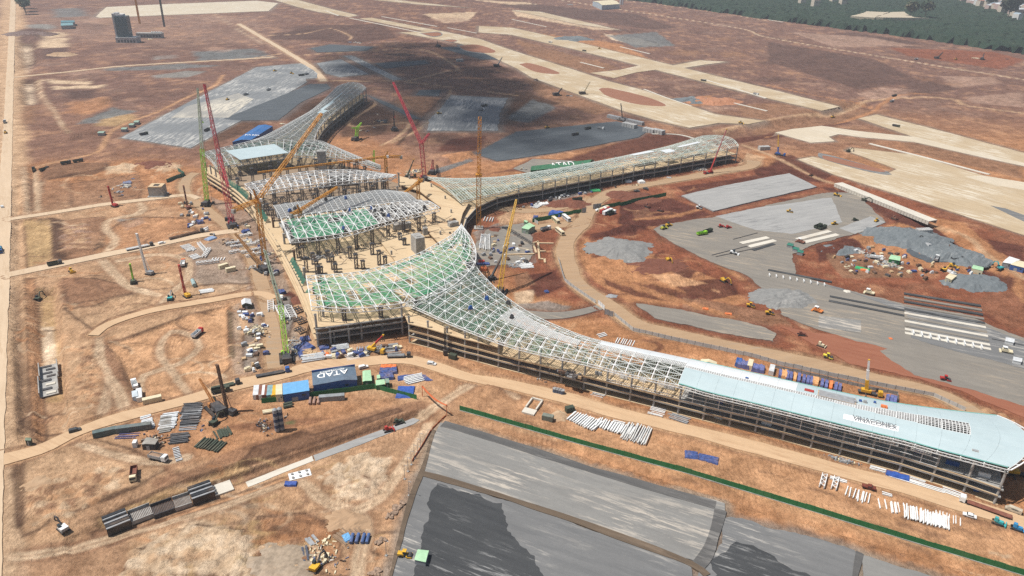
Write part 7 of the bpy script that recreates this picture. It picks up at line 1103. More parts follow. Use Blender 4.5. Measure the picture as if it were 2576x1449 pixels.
TA=[(T(1,2,455,530),T(1,2,540,510),5,1.2,TARP,'blue sheet over stock at the hall corner, upper'),(T(1,2,420,640),T(1,2,550,580),8,1.6,TARP,'blue sheet over stock at the hall corner, middle'),(T(1,2,430,680),T(1,2,560,650),5,1.2,TARP,'blue sheet over stock at the hall corner, lower'),(T(1,2,640,610),T(1,2,735,595),4,1.,TARP,'blue sheet right of the near hall column'),(T(1,2,630,690),T(1,2,735,675),5,.8,ORANGE,'orange sheet below the hall facade'),(T(1,2,980,665),T(1,2,1035,650),3.5,1.2,TARP,'small blue sheet among grey panels below the hall'),(T(1,2,1250,850),T(1,2,1420,840),5,1.6,TARP,'blue sheet with orange stripe beside the green cabin'),(T(1,2,1255,812),T(1,2,1415,805),3,1.8,ORANGE,'orange sheet beside the green cabin'),(T(1,2,1250,900),T(1,2,1380,880),7,1.4,TARP,'lower blue sheet beside the green cabin'),(T(1,2,1430,915),T(1,2,1600,895),4,.8,TARP,'blue sheet left above the white sections'),(T(1,2,1600,900),T(1,2,1790,885),4.5,.9,TARP,'blue sheet right above the white sections'),(T(1,2,1420,1050),T(1,2,1590,1050),9,1.,paint('bright blue tarpaulin',(.03,.09,.36)),'bright blue sheet behind the end of the green hoarding'),(T(3,3,1190,420),T(3,3,1420,485),3.4,1.2,paint('bright blue tarpaulin',(0,0,0)),'bright blue sheet over beams along the pier front'),(T(2,3,1740,225),T(2,3,1870,240),5,.6,TARP,'pale blue sheet at the left of the pipe store'),(T(2,3,1880,235),T(2,3,2080,280),2.2,.6,TARP,'blue sheeted long stack, rear'),(T(2,3,1880,265),T(2,3,2070,315),2.2,.6,TARP,'blue sheeted long stack, front'),(T(1,2,225,55),T(1,2,290,45),5,2.,TARP,'blue sheeted stack on the yard left of the hall'),(T(0,1,2080,970),T(0,1,2160,940),5,.9,paint('pale blue tarpaulin',(.25,.34,.5)),'pale blue sheet above the white columns'),(T(0,1,2440,895),T(0,1,2510,880),4,1.8,TARP,'blue bundle near the crimson crane'),(T(0,1,1985,800),T(0,1,2050,790),5,2.,TARP,'blue sheeted box by the left yard road'),(T(0,1,1240,400),T(0,1,1325,390),6,1.2,paint('slate tarpaulin',(.18,.2,.3)),'slate sheet behind the left drilling rig'),(T(2,1,390,700),T(2,1,500,720),8,2.4,paint('bright blue tarpaulin',(0,0,0)),'bright blue sheet behind the hoarding and coaches'),(T(2,1,215,740),T(2,1,260,745),4,1.5,TARP,'small blue sheet beside the gatehouse fence'),(T(1,1,2265,1265),T(1,1,2325,1260),5,1.8,ORANGE,'orange sheet behind the flare of the near pier'),(T(1,1,2220,1215),T(1,1,2350,1215),3,1.2,TARP,'blue sheet behind the flare of the near pier'),(T(1,1,2240,1190),T(1,1,2300,1190),3,1.4,RED,'red bundle behind the flare of the near pier'),(T(1,3,880,1085),T(1,3,950,1055),4,.8,SKYB,'sky blue sheet at the bottom yard'),(T(1,3,290,535),T(1,3,410,530),2.4,1.2,paint('bright blue tarpaulin',(0,0,0)),'long blue covered boat shaped bundle beside the white footing'),(T(2,1,790,475),T(2,1,885,470),5,1.2,paint('vivid green net cloth',(.03,.35,.13)),'vivid green cloth before the far right pier'),(T(2,1,1270,390),T(2,1,1330,390),5,2.2,WHITE,'white covered goods before the far right pier'),(T(2,1,285,610),T(2,1,365,605),5,1.4,WHITE,'white sheeted stack by the dark soil heap'),(T(2,1,1140,385),T(2,1,1195,380),4,1.6,WHITE,'small white sheeted stack before the far right pier'),(T(3,1,880,1240),T(3,1,1020,1275),4,.7,paint('vivid green net cloth',(0,0,0)),'green and orange sheet in the stockyard'),(T(3,1,930,1265),T(3,1,1000,1280),2.5,.9,ORANGE,'orange end of the stockyard sheet'),(T(3,2,1215,515),T(3,2,1250,515),2,.6,ORANGE,'tiny orange sheet beside the white block row'),(T(2,2,1920,210),T(2,2,1975,215),2,.7,ORANGE,'small orange sheet on the ditch edge, left'),(T(2,2,2145,262),T(2,2,2210,268),2,.8,ORANGE,'small orange sheet on the ditch edge, right'),(T(2,2,330,45),T(2,2,365,40),3,1.,TARP,'tiny blue sheet behind the flare yard')]
for a,c,wd,h_,m,l in TA:tarp(a,c,wd,h_,m,l)
row=[(5,720,TARP),(20,850,GREY),(2270,0,TARP)]
cols=[('b',108),('o',135),('o',160),('b',180),('b',215),('o',255),('b',295),('b',345),('b',385),('b',420),('o',445),('o',475),('b',528),('b',570),('r',615),('b',665),('b',705),('b',1185),('b',1225),('b',1260)]
for k,(c_,x)in enumerate(cols):
 y=865+(x-108)*.235;m={'b':paint('slate blue tarpaulin',(.11,.13,.30)),'o':paint('apricot tarpaulin',(.62,.33,.14)),'r':ORANGE}[c_];n_=sum(1 for q in cols[:k+1]if q[0]==c_)
 tarp(T(3,2,x+8,y+50),T(3,2,x+18,y-22),1.5,2.1,m,'%s %s sheeted crate from the left behind the pier roof'%(['first','second','third','fourth','fifth','sixth','seventh','eighth','ninth','tenth','eleventh','twelfth','thirteenth','fourteenth'][n_-1],{'b':'slate blue','o':'apricot','r':'bright orange'}[c_]),'tarpaulin_stack','sheeted crates behind the pier')
for k,(x,y,m,l)in enumerate(((2270,770,BLUE,'small blue crate at the left of the sheeted row'),(2320,790,paint('slate blue tarpaulin',(0,0,0)),'broad slate crate left of the white container'),(2470,830,paint('slate blue tarpaulin',(0,0,0)),'broad slate crate right of the white container'))):tarp(T(2,2,x,y+22),T(2,2,x+15,y-30),6 if 'broad' in l else 3,2.4,m,l)
spawn('wcx',lambda:k_container(CREAM,7),'shipping_container',on(*T(2,2,2385,825)),head(T(2,2,2385,825),T(2,2,2405,750)),'cream white container among slate crates behind the pier','container');spawn('wcy',lambda:k_container(SILVER,7),'shipping_container',on(*T(3,2,25,880)),head(T(3,2,25,880),T(3,2,45,800)),'silver container among crates behind the pier','container')
# goods on the finished roof
for x,y,sx,sy,h_,m,l in((T(3,2,690,1110)[0],T(3,2,690,1110)[1],15,6,.25,GREY,'grey ribbed roof panel stack lying on the pale blue roof'),(*T(3,2,1160,1205),2.6,1.8,.8,ORANGE,'orange sheeted bundle on the pale blue roof'),(*T(3,2,905,1145),1.2,1.,.8,BLUE,'left blue box on the pale blue roof'),(*T(3,2,1080,1165),1.,1.,.8,BLUE,'right blue box on the pale blue roof'),(*T(3,2,955,1160),1.4,1.6,.8,GREY,'grey box between the blue boxes on the roof'),(*T(3,2,875,1155),1.2,1.6,.7,GREY,'grey box left of the blue boxes on the roof'),(*T(3,2,395,1040),4,2,.4,RED,'crumpled red and blue cloth on the pale blue roof'),(*T(2,2,2350,920),1.4,.9,.4,BLUE,'tiny blue cloth on the white roof strip'),(*T(3,3,2125,185),2.2,1.,.2,GREY,'small grey roof hatch near the rounded roof end')):
 p=G(x,y,19.2);best=min(((R1p.at(s/300,t_/60)-p).length,s/300,t_/60)for s in range(120,300,2)for t_ in range(2,59,2));q=R1p.at(best[1],best[2],.45);e=empty('roof_goods',q,A_P1,l,'goods');q1,q2=R1p.at(best[1],best[2]+.03),R1p.at(best[1],best[2]-.03);d_=q1-q2;e.rotation_euler=(math.atan2(d_.z,math.hypot(d_.x,d_.y)),0,A_P1);inst('pack',MB().box((0,0,h_/2),(sx,sy,h_),0,.92).mesh('pack',m),e);inst('batten',MB().box((0,0,.02),(sx*1.02,sy*1.02,.08)).mesh('batten',WOOD),e)
 # ------------------------------------------------------------------ concrete strips, culverts and precast blocks
for a,c,wd,m in((T(3,1,290,965),T(3,1,620,880),4,CULV),(T(3,1,360,995),T(3,1,700,915),4,CULV),(T(2,1,2300,1005),T(2,1,2576,945),4,CULV),(T(2,1,2380,1040),T(3,1,70,975),4,CULV),(T(2,1,2420,1075),T(3,1,60,1010),3,GR2)):road('concrete_strip',[a,((a[0]+c[0])/2,(a[1]+c[1])/2),c],wd,m,.55,.03,False)
for a,c in((T(2,1,2225,965),T(2,1,2470,900)),(T(2,1,2010,1125),T(2,1,2380,1030)),(T(2,1,2050,1140),T(2,1,2500,1045)),(T(3,2,2250,520),T(3,2,2570,585))):road('formwork_rail',[a,((a[0]+c[0])/2,(a[1]+c[1])/2),c],.5,DARK,.62,.02,False)
for k,y in enumerate(range(11)):
 u=k/10;a=T(3,2,1365+10*u,60+400*u);c=T(3,2,2140+100*u,185+440*u);road('concrete_strip',[a,((a[0]+c[0])/2,(a[1]+c[1])/2),c],2.6,(GR2,GR6,GR2,GR6,GR2,CULV,GR6,CULV,GR6,CULV,CULV)[k],.6,.05,False)
for a,c in((T(3,2,620,90),T(3,2,1370,235)),(T(3,2,610,135),T(3,2,1370,285)),(T(2,1,2576,1270)if 0 else T(3,1,0,1272),T(3,1,640,1395))):road('dark_strip',[a,((a[0]+c[0])/2,(a[1]+c[1])/2),c],2.4,GR2,.55,.05,False)
for k in range(9):
 a=T(3,2,1462+86*k,485+18.5*k);c=T(3,2,1450+86*k,452+18.5*k);p=on(*a,.3);e=empty('precast_block',p,head(a,c),'%s white upright of the block row from the left'%['first','second','third','fourth','fifth','sixth','seventh','eighth','ninth'][k],'precast block','white uprights of the block row');inst('stem',MB().box((2.2,0,.9),(4.4,.5,1.6)).mesh('stem',WHITE),e);inst('footing',MB().box((2.2,0,.2),(4.8,1.6,.4)).mesh('footing',CONC),e)
for k in range(9):
 a=T(3,1,10+69*k,1322+12*k);c=T(3,1,18+69*k,1345+12*k);e=empty('precast_block',on(*a,.3),head(a,c),'%s white upright of the upper pipe trench from the left'%['first','second','third','fourth','fifth','sixth','seventh','eighth','ninth'][k],'precast block','white uprights of the upper trench');inst('stem',MB().box((1.2,0,.6),(3.4,.45,1.2)).mesh('stem',WHITE),e)
 # long white box culvert on the right
a,c=on(*T(3,1,700,425),0),on(*T(3,1,1640,845),0);d=(c-a);L=d.length;e=empty('box_culvert',a,math.atan2(d.y,d.x),'long white concrete box culvert running down the right embankment','culvert');n=34
for k in range(n):inst('culvert_unit',MB().box((L*(k+.5)/n,0,2.9),(L/n*.97,9,.5)).box((L*(k+.5)/n,-4.2,1.4),(L/n*.9,.5,2.6)).box((L*(k+.5)/n,4.2,1.4),(L/n*.9,.5,2.6)).mesh('culvert_unit',CULV),e)
a,c=on(*T(2,0,965,1182),0),on(*T(2,0,1320,1262),0);d=(c-a);L=d.length;e=empty('precast_block_row',a,math.atan2(d.y,d.x),'long grey row of precast boxes on the slate pad','precast blocks')
for k in range(24):inst('block',MB().box((L*(k+.5)/24,0,1.8),(L/24*.9,5,3.6)).mesh('block',GREY),e)
for(x0,y0,n,l)in((1130,1270,5,'left group of grey precast boxes on the slate pad'),(1340,1322,4,'middle group of grey precast boxes on the slate pad'),(1430,1335,4,'right group of grey precast boxes on the slate pad')):
 e=empty('precast_block_group',on(*T(2,0,x0,y0)),head(T(2,0,x0,y0),T(2,0,x0+100,y0+22)),l,'precast blocks')
 for k in range(n):inst('block',MB().box((k*3.4,0,2.2),(2.9,7,4.4)).mesh('block',paint('pale precast concrete',(.42,.42,.41))),e)
for(i,j,x,y,l)in((3,1,1505,905,'pale precast boxes beside the slate stone heap'),(3,1,2490,75,'precast boxes'),(1,0,2020,620,'pale precast wall units by the far retaining wall'),(2,1,2490,60,'pale precast boxes at the right end of the far right pier')):
 if l=='precast boxes':continue
 e=empty('precast_block_group',on(*T(i,j,x,y)),.2,l,'precast blocks')
 for k in range(6):inst('block',MB().box((k*1.9,0,1.9),(1.6,5,3.8)).mesh('block',paint('pale precast concrete',(.42,.42,.41))),e)
 # left canal box units and the lower trench formwork
for(x0,y0,x1,y1,m,l)in((432,800,545,800,CULV,''),):
 pass
for y0,y1,l,m in((790,920,'upper open culvert section in the left canal',CULV),(925,1095,'lower culvert section with white stubs in the left canal',CULV)):
 a,c=T(0,2,490,y0),T(0,2,505,y1);p,q=on(*a),on(*c);p.z=q.z=-4.1;L=(q-p).length;e=empty('canal_culvert',p,math.atan2(q.y-p.y,q.x-p.x),l,'culvert');inst('base_slab',MB().box((L/2,0,.2),(L,8,.4)).mesh('base_slab',CONC),e)
 for s in(-1,1):inst('side_wall',MB().box((L/2,s*3.9,1.6),(L,.4,2.6)).mesh('side_wall',CONC),e)
 for k in range(4):inst('cross_rib',MB().box((L*(k+.5)/4,1.5*(k%2)-.7,.6),(L/9,4,.4)).mesh('cross_rib',CULV if k%2 and y0>900 else DARK),e)
BLK=paint('black steel formwork',(.03,.032,.036),.35,.2)
for a,c,l,h_ in((T(0,3,1062,985),T(0,3,1300,890),'shiny black steel formwork at the left of the lower trench',3.4),(T(0,3,1920,680),T(0,3,2145,600),'black steel formwork at the middle of the lower trench',3.4)):
 p,q=G(*a,-2.),G(*c,-2.);p.z=q.z=-2.3;L=(q-p).length;e=empty('culvert_formwork',p,math.atan2(q.y-p.y,q.x-p.x),l,'formwork')
 for k in range(9):inst('form_panel',MB().box((L/2,-3.6+k*.9,h_+(.25 if k%2 else 0)),(L,.75,.35)).mesh('form_panel',BLK if k%3 else GREY),e)
 for s in(-1,1):inst('side_form',MB().box((L/2,s*4.,h_/2),(L,.3,h_)).mesh('side_form',BLK),e)
for a,c,l,m in((T(0,3,1310,885),T(0,3,1530,800),'rebar cage with white blinding in the lower trench',CONC),(T(0,3,1535,820),T(0,3,1750,745),'dark rebar floor in the lower trench',DARK),(T(0,3,1755,745),T(0,3,1920,690),'grey open box section in the lower trench',CONC),(T(0,3,2150,600),T(0,3,2335,535),'white blinding strip in the lower trench',CULV)):
 p,q=G(*a,-2.2),G(*c,-2.2);p.z=q.z=-2.35;L=(q-p).length;e=empty('trench_culvert',p,math.atan2(q.y-p.y,q.x-p.x),l,'culvert base');inst('base_slab',MB().box((L/2,0,.3),(L,6.5,.6)).mesh('base_slab',m),e)
 if 'white blinding strip' not in l:
  for s in(-1,1):inst('side_wall',MB().box((L/2,s*3.4,1.1),(L,.3,1.8)).mesh('side_wall',CONC if m!=DARK else DARK),e)
  b=MB();
  for k in range(14):b.bar((L*k/14,-3,.9),(L*k/14,3,.9),.12)
  b.build('rebar',RUST,e,kind='stuff')
for(i,j,x,y,l,n,m)in((1,3,340,490,'white footing slab with round stubs beside the trench',3,WHITE),(2,2,140,1210,'white concrete pit frame in front of the pier',0,CULV)):
 a,c=T(i,j,x,y),T(i,j,x+220,y-55)if n else T(i,j,x+70,y-95);p=on(*a,-.2);L=(on(*c)-p).length;e=empty('concrete_footing',p,head(a,c),l,'footing');
 if n:
  inst('slab',MB().box((L/2,1.8,.3),(L,4.4,.6)).mesh('slab',WHITE),e)
  for k in range(3):
   for s in(.6,3):inst('stub',MB().tube((L*(k+.5)/3,s,.6),(L*(k+.5)/3,s,1.2),.5,None,10).mesh('stub',CONC),e)
 else:
  for s in(0,-5):inst('wall',MB().box((L/2,s,.7),(L,.7,1.4)).mesh('wall',CULV),e)
  inst('end_wall',MB().box((L,-2.5,.7),(.7,5.6,1.4)).mesh('end_wall',CULV),e);inst('apron_slab',MB().box((-2,-2.5,.4),(4,6,.8)).mesh('apron_slab',CULV),e)
for x,y,l in((440,1050,'first blue drum of the row'),(465,1055,'second blue drum of the row'),(490,1060,'third blue drum of the row'),(515,1068,'fourth blue drum of the row')):spawn('drum',lambda:[('barrel',MB().tube((0,0,0),(0,0,2.2),1.1,None,12).mesh('barrel',paint('slate blue drum',(.07,.10,.17))),None),('lid',MB().tube((0,0,2.2),(0,0,2.35),1.15,None,12).mesh('lid',GREY),None)],'water_tank',on(*T(2,2,x-10,y)),0,l+' at the pier foot','drum')
spawn('gen',lambda:k_container(OLIVE,4),'generator',on(*T(2,2,540,1250)),.4,'dark green generator box beside the beam rows','generator');spawn('gen2',lambda:k_container(paint('grey green box',(.16,.19,.16)),5),'generator',on(*T(2,2,305,1315)),-.3,'grey green box by the white pit frame','generator');spawn('gen',None,'generator',on(*T(1,2,1945,700)),-.4,'dark hoist box at the foot of the pier columns','hoist')
a=on(*T(1,2,1980,660));e=empty('hoist_mast',BASE1[2]-nrm*2.2,0,'thin hoist mast in front of the curved pier end','hoist mast');boom(e,'mast',(0,0,0),(0,0,16),.8,DARK,12,.12,1);inst('cage',MB().box((0,0,2),(2.2,1.8,2.6)).mesh('cage',DARK),e)
# light poles along the near pad, orange netting gate
for k,(x,y)in enumerate(((1655,150),(1625,205),(1592,268),(1563,330),(1530,398),(1497,475),(1540,640),(1312,1245))):spawn('pole',k_pole,'lamp_post',on(*T(1,3,x,y)),-.6,'%s lamp post from the top along the near grey pad'%['first','second','third','fourth','fifth','sixth','seventh','last'][k],'lamp post','lamp posts beside the near pad')
ON=paint('orange mesh netting',(.55,.13,.04));e=empty('safety_gate',on(*T(1,2,1920,1285)),0,'tall orange netting frame over the track beside the near pad','safety gate');o_=e.location.copy()
A_,B_=on(*T(1,2,1920,1285))-o_,on(*T(1,2,1675,1090))-o_
for p in(A_,B_):MB().tube(p,p+Vector((0,0,6)),.16,None,6).build('post',ON,e);MB().bar(p+Vector((0,0,6)),p+Vector((2,1.5,0)),.12).build('stay',ON,e)
b=MB();n=10
for k in range(n):p,q=A_.lerp(B_,k/n)+Vector((0,0,5.6-1.6*math.sin(math.pi*k/n))),A_.lerp(B_,(k+1)/n)+Vector((0,0,5.6-1.6*math.sin(math.pi*(k+1)/n)));b.bar(p,q,.9,.12)
b.build('netting',ON,e);b=MB();P=[on(*T(1,2,1910,1290)),on(*T(1,2,1780,1420)),on(*T(1,3,1680,130)),on(*T(1,3,1570,300))];tag(fence([T(1,2,1910,1290),T(1,2,1780,1420),T(1,3,1680,130),T(1,3,1570,300)],1.,ON,'low orange netting fence beside the lamp posts',RUST,3.))
Z8=lambda x,y:(1201+.2573*x,511+.2573*y)
e=empty('building_foundation',on(*Z8(590,480)),0,'low cream foundation walls behind the flare of the near pier','foundation');o_=e.location.copy()
for a,c in(((545,400),(575,495)),((590,380),(605,555)),((600,400),(745,398)),((275,512),(555,505)),((600,480),(665,478)),((610,552),(655,555)),((655,550),(660,590)),((600,385),(540,398))):p,q=on(*Z8(*a))-o_,on(*Z8(*c))-o_;p.z=q.z=.5;MB().bar(p,q,1.3,1.).build('wall',SLABC,e)
for k in range(16):
 q=(RB.at(rnd.uniform(.3,.98),rnd.uniform(.1,.9),.8)if k<8 else RC.at(rnd.uniform(.02,.6),rnd.uniform(.2,.9),.8)if k<12 else R1p.at(rnd.uniform(.12,.24),rnd.uniform(.1,.9),.8));o=MB().box((0,0,.5),(2.4,1.6,1.3),0,.8).box((0,0,1.4),(1.2,1.,.7)).build('work_platform',BLUE if k%2 else DARK);o.location=q;o.rotation_euler.z=rnd.random()*3;tag(o,'small %s work platform on the %s'%('blue' if k%2 else 'dark',('middle roof trusses' if k<8 else 'grey roof beams' if k<12 else 'flare of the near pier roof')),'work platform','%s work platforms on the %s'%('blue' if k%2 else 'dark','middle trusses' if k<8 else 'grey beams' if k<12 else 'pier flare'))
 # ------------------------------------------------------------------ heaps and loose stuff
STONE=padmat('loose grey stone',(.20,.20,.195),(.27,.27,.26),(.36,.35,.33),.4,(.5,.66),.95,1.2);SLATE=padmat('loose slate stone',(.13,.15,.16),(.19,.21,.22),(.28,.29,.29),.8,(.5,.66),.95,1.2);DSOIL=padmat('loose dark red soil',(.15,.06,.04),(.21,.085,.055),(.28,.13,.08),.3);TSOIL=padmat('loose sandy soil',(.38,.25,.15),(.46,.31,.195),(.55,.42,.28),.3,(.45,.6),.95,1.);CSOIL=padmat('loose cream soil',(.44,.32,.21),(.54,.41,.28),(.62,.52,.39),.3,(.45,.6),.95,1.)
for p,r,h_,m,sx,l in((T(2,1,1070,1060),24,5.5,STONE,1.2,'big grey stone heap inside the road bend'),(T(3,2,160,120),16,3.5,STONE,1.5,'grey stone heap on the tan base'),(T(3,1,1330,950),26,5.5,SLATE,1.5,'large slate stone heap in the stockyard'),(T(3,1,1850,1110),22,6,SLATE,1.2,'right slate stone heap in the stockyard'),(T(3,1,2060,1390),15,3.5,SLATE,1.6,'slate heap at the lower end of the stockyard'),(T(3,1,740,1045),11,3,SLATE,1.4,'small slate heap left in the stockyard'),(T(2,1,640,610),12,4.5,DSOIL,1.3,'dark red soil heap by the entrance road'),(T(2,1,480,605),10,3.5,DSOIL,1.4,'dark red soil heap before the far right pier'),(T(2,1,1210,530),16,4,DSOIL,1.6,'dark soil heap behind the green hoarding'),(T(2,1,1480,1230),14,3,DSOIL,2.,'long dark red heap under the yellow excavator'),(T(1,2,435,120),7,3,DSOIL,.8,'dark red soil heap left of the hall'),(T(0,0,290,330),30,7,paint('dull mauve soil',(.15,.09,.075)),1.8,'dark heap at the far left road'),(T(0,0,620,550),20,6,TSOIL,1.3,'orange cone heap at far left'),(T(1,3,930,900),7,1.8,TSOIL,1.6,'sandy heap inside the track loop'),(T(0,3,380,520),6,1.6,TSOIL,1.2,'rounded brown heap at the lower left'),(T(1,3,250,1330),10,2.2,paint('grey brown soil',(.32,.25,.18)),1.5,'grey brown spoil heap at the bottom edge'),(T(2,2,1600,80)if 0 else T(2,2,1000,80),3,1.,GREY,1.4,'tiny grey heaps on the haul road'),(T(3,2,790,35),4,1.2,CULV,1.,'white gravel heap on the tan base'),(T(2,0,1840,1010),22,6,SLATE,1.3,'slate heap beside the runway drain'),(T(2,0,620,395),30,6,SLATE,1.5,'slate heap beside the far runway'),(T(2,2,460,1290),5,1.8,TSOIL,1.,'sandy heap beside the white pit frame'),(T(2,0,2030,1020),26,5,paint('orange far soil',(.42,.19,.10)),1.6,'orange soil heap by the runway drain'),(T(0,1,1560,205),12,3,DSOIL,1.6,'dark heap between the pale lumpy heaps'),(T(0,1,2000,270)if 0 else T(1,1,2400,860),6,2,DSOIL,1.,'small red heap by the ladder trusses')):heap(p,r,h_,m,l,'soil_heap' if m in(DSOIL,TSOIL,CSOIL)else 'stone_heap','heap',sx,rnd.uniform(-.3,.3))
# boulders in three piles at the bottom
BL=paint('brown boulder',(.30,.21,.15),.9,.25,1.)
def boulder(seed):
 r=random.Random(seed);bm=bmesh.new();bmesh.ops.create_icosphere(bm,subdivisions=1,radius=1.)
 for v in bm.verts:v.co*=r.uniform(.7,1.15);v.co.z*=.75
 me=bpy.data.meshes.new('boulder');bm.to_mesh(me);bm.free();me.materials.append(BL);return me
_bl=[boulder(k)for k in range(5)]
for P_,n,l in(([(1290,880),(1360,780),(1460,690),(1500,720),(1400,840),(1340,890)],44,'brown boulder in the upper pile beside the grey pad'),([(1195,1110),(1290,1055),(1330,1075),(1230,1145)],20,'brown boulder in the middle pile beside the grey pad'),([(1120,1440),(1200,1370),(1270,1390),(1230,1449)],24,'brown boulder in the lowest pile beside the grey pad')):
 Q=[on(*T(1,3,*p))for p in P_];k=0
 while k<n:
  x,y=rnd.uniform(min(q.x for q in Q),max(q.x for q in Q)),rnd.uniform(min(q.y for q in Q),max(q.y for q in Q))
  if poly_sd(np.array([x]),np.array([y]),Q)[0]<0:continue
  k+=1;s=rnd.uniform(.45,1.05);o=inst('boulder',_bl[k%5],None,(x,y,hz(x,y)+s*.35),rnd.uniform(0,6),(s,s,s));tag(o,l,'boulder',l.replace('brown boulder in','boulders of'))
MX=[WOOD,GREY,DARK,CREAM,RUST,CONC,RUST,GREY,paint('dusty brown scrap',(.22,.15,.10)),paint('dull blue scrap',(.10,.13,.22)),paint('pale scrap',(.5,.47,.42))]
for P_,n,l,sz in(([(700,745),(760,860),(790,905),(745,905),(712,880),(705,800)],260,'loose building waste beside the near hall corner',(.4,2.6)),([(590,790),(690,840),(690,900),(640,945),(600,930)],260,'waste and offcuts on the yard left of the haul road',(.4,2.4)),([(450,480),(520,520),(560,560),(640,640),(560,620),(470,560)],260,'scattered material left of the crimson crane',(.5,3)),([(560,610),(700,640),(740,740),(700,760),(600,700)],260,'scattered steel and timber between the trusses',(.5,3)),([(1180,600),(1250,590),(1330,620),(1330,670),(1240,680),(1200,660)],240,'scattered material behind the flare',(.5,3)),([(1280,560),(1480,470),(1600,440),(1850,412),(1700,455),(1450,500),(1330,530)],240,'scattered material before the far right pier',(.5,3)),([(2080,640),(2230,620),(2330,660),(2480,690),(2350,705),(2150,690)],420,'heaped parts in the right hand stockyard',(.6,3.5)),([(800,870),(1000,850),(1020,890),(900,905),(810,915)],160,'small parts below the hall facade',(.4,2)),([(330,1070),(520,1040),(560,1100),(420,1130),(300,1110)],140,'offcuts in the rebar yard',(.4,2)),([(640,1060),(740,1035),(720,1070),(660,1120)],120,'white sacks and waste beside the twin silos',(.4,1.4)),([(770,1330),(880,1320),(890,1449),(780,1449)],160,'loose steel at the bottom yard',(.4,2.4)),([(1170,905),(1480,985),(1900,1095),(2300,1205),(2300,1212),(1900,1104),(1480,994),(1170,914)],240,'offcuts along the foot of the near pier',(.3,1.8)),([(230,460),(340,440),(350,490),(240,500)],120,'pipe offcuts by the left drilling rigs',(.6,4)),([(640,330),(760,280),(860,240),(880,260),(800,300)],90,'parts in the shade behind the far left pier',(1,6)),([(860,300),(960,270),(990,300),(900,345)],110,'parts in the shade right of the far left pier',(1,5)),([(980,420),(1070,410),(1085,450),(1000,445)],120,'white goods behind the hall gap',(1,4)),([(1290,420),(1340,408),(1340,440)],40,'stock by the green arched hangar',(1,4)),([(1330,190),(1440,240),(1500,260),(1420,250)],70,'plant along the far retaining wall',(1,6)),([(240,95),(420,80),(430,100),(260,112)],110,'site plant around the tall office block',(2,9)),([(800,105),(930,100),(940,112),(820,118)],90,'far depot with pale roofs',(2,10)),([(1330,2),(1450,2),(1440,14),(1340,12)],60,'plant beside the white industrial hall',(3,14)),([(2440,140),(2560,150),(2576,170),(2460,160)],60,'yard of parts under the woods',(2,7))):rubble(P_,n,MX,l,'construction_debris',sz,'stuff',None,.9)
for P_,n,z_,l in(([(760,640),(1000,600),(1050,640),(900,690),(780,690)],150,ZL,'small stuff on the open slab'),([(640,480),(1000,450),(1050,500),(720,560),(660,540)],320,ZL,'formwork props and boards inside the hall'),([(560,430),(960,400),(1000,450),(640,490)],300,ZL,'boards and props under the far trusses'),([(730,600),(1040,555),(1060,590),(780,640)],260,ZL,'boards and props under the middle trusses'),([(1070,570),(1150,540),(1150,600),(1110,612)],24,ZU,'bits on the curved deck'),([(1180,870),(1700,1000),(1690,1012),(1180,890)],90,7.8,'boards on the pier deck')):
 o=rubble(P_,n,[WOOD,RUST,DARK,CONC,GREY,LAT],l,'construction_debris',(.6,3.4),'stuff',z_,1.4)
def k_pallet(m,seed):
 r=random.Random(seed);L,W,h=r.uniform(1.6,3.8),r.uniform(1.1,2.2),r.uniform(.6,1.7);b=MB().box((0,0,.2+h/2),(L,W,h),0,r.uniform(.85,1));
 if seed%2:b.box((L*.1,0,.2+h*1.15),(L*.6,W*.7,h*.3),.2)
 return[('load',b.mesh('load',m),None),('pallet',MB().box((0,0,.1),(L*1.05,W*1.05,.2)).mesh('pallet',WOOD),None)]
PM=[('white',WHITE),('grey',GREY),('dark',DARK),('brown',RUST),('timber',WOOD),('blue',TARP),('cream',CREAM),('silver',SILVER)]
for zn,P_,n in(('on the strip between the left yard and the hall',[(600,780),(650,765),(672,820),(672,900),(640,945),(600,930)],46),('beside the long left edge of the hall',[(560,560),(620,560),(700,690),(745,830),(715,835),(690,740),(640,650)],44),('around the crimson crane left of the hall',[(455,500),(500,515),(545,560),(560,600),(480,580),(450,540)],36),('in the yard behind the flare of the near pier',[(1200,600),(1240,590),(1330,620),(1330,665),(1245,672),(1215,650)],34),('before the far right pier',[(1300,530),(1420,500),(1540,474),(1700,442),(1560,468),(1420,492),(1310,522)],26),('in the right hand stockyard',[(2080,645),(2200,622),(2340,662),(2460,690),(2350,705),(2150,690)],60),('below the hall facade',[(800,888),(1000,868),(1030,880),(900,900),(810,908)],22)):
 Q=[on(*v)for v in P_];k=0
 while k<n:
  x,y=rnd.uniform(min(q.x for q in Q),max(q.x for q in Q)),rnd.uniform(min(q.y for q in Q),max(q.y for q in Q))
  if poly_sd(np.array([x]),np.array([y]),Q)[0]<0:continue
  k+=1;cn,m=rnd.choice(PM);v=rnd.randint(0,3);spawn(('pal',cn,v),lambda:k_pallet(m,v+len(cn)),'material_pallet',(x,y,hz(x,y)+.05),rnd.choice([.1,.5,1.7,2.1]),'loaded pallet of %s building material %s'%(cn,zn),'pallet','%s pallets %s'%(cn,zn))
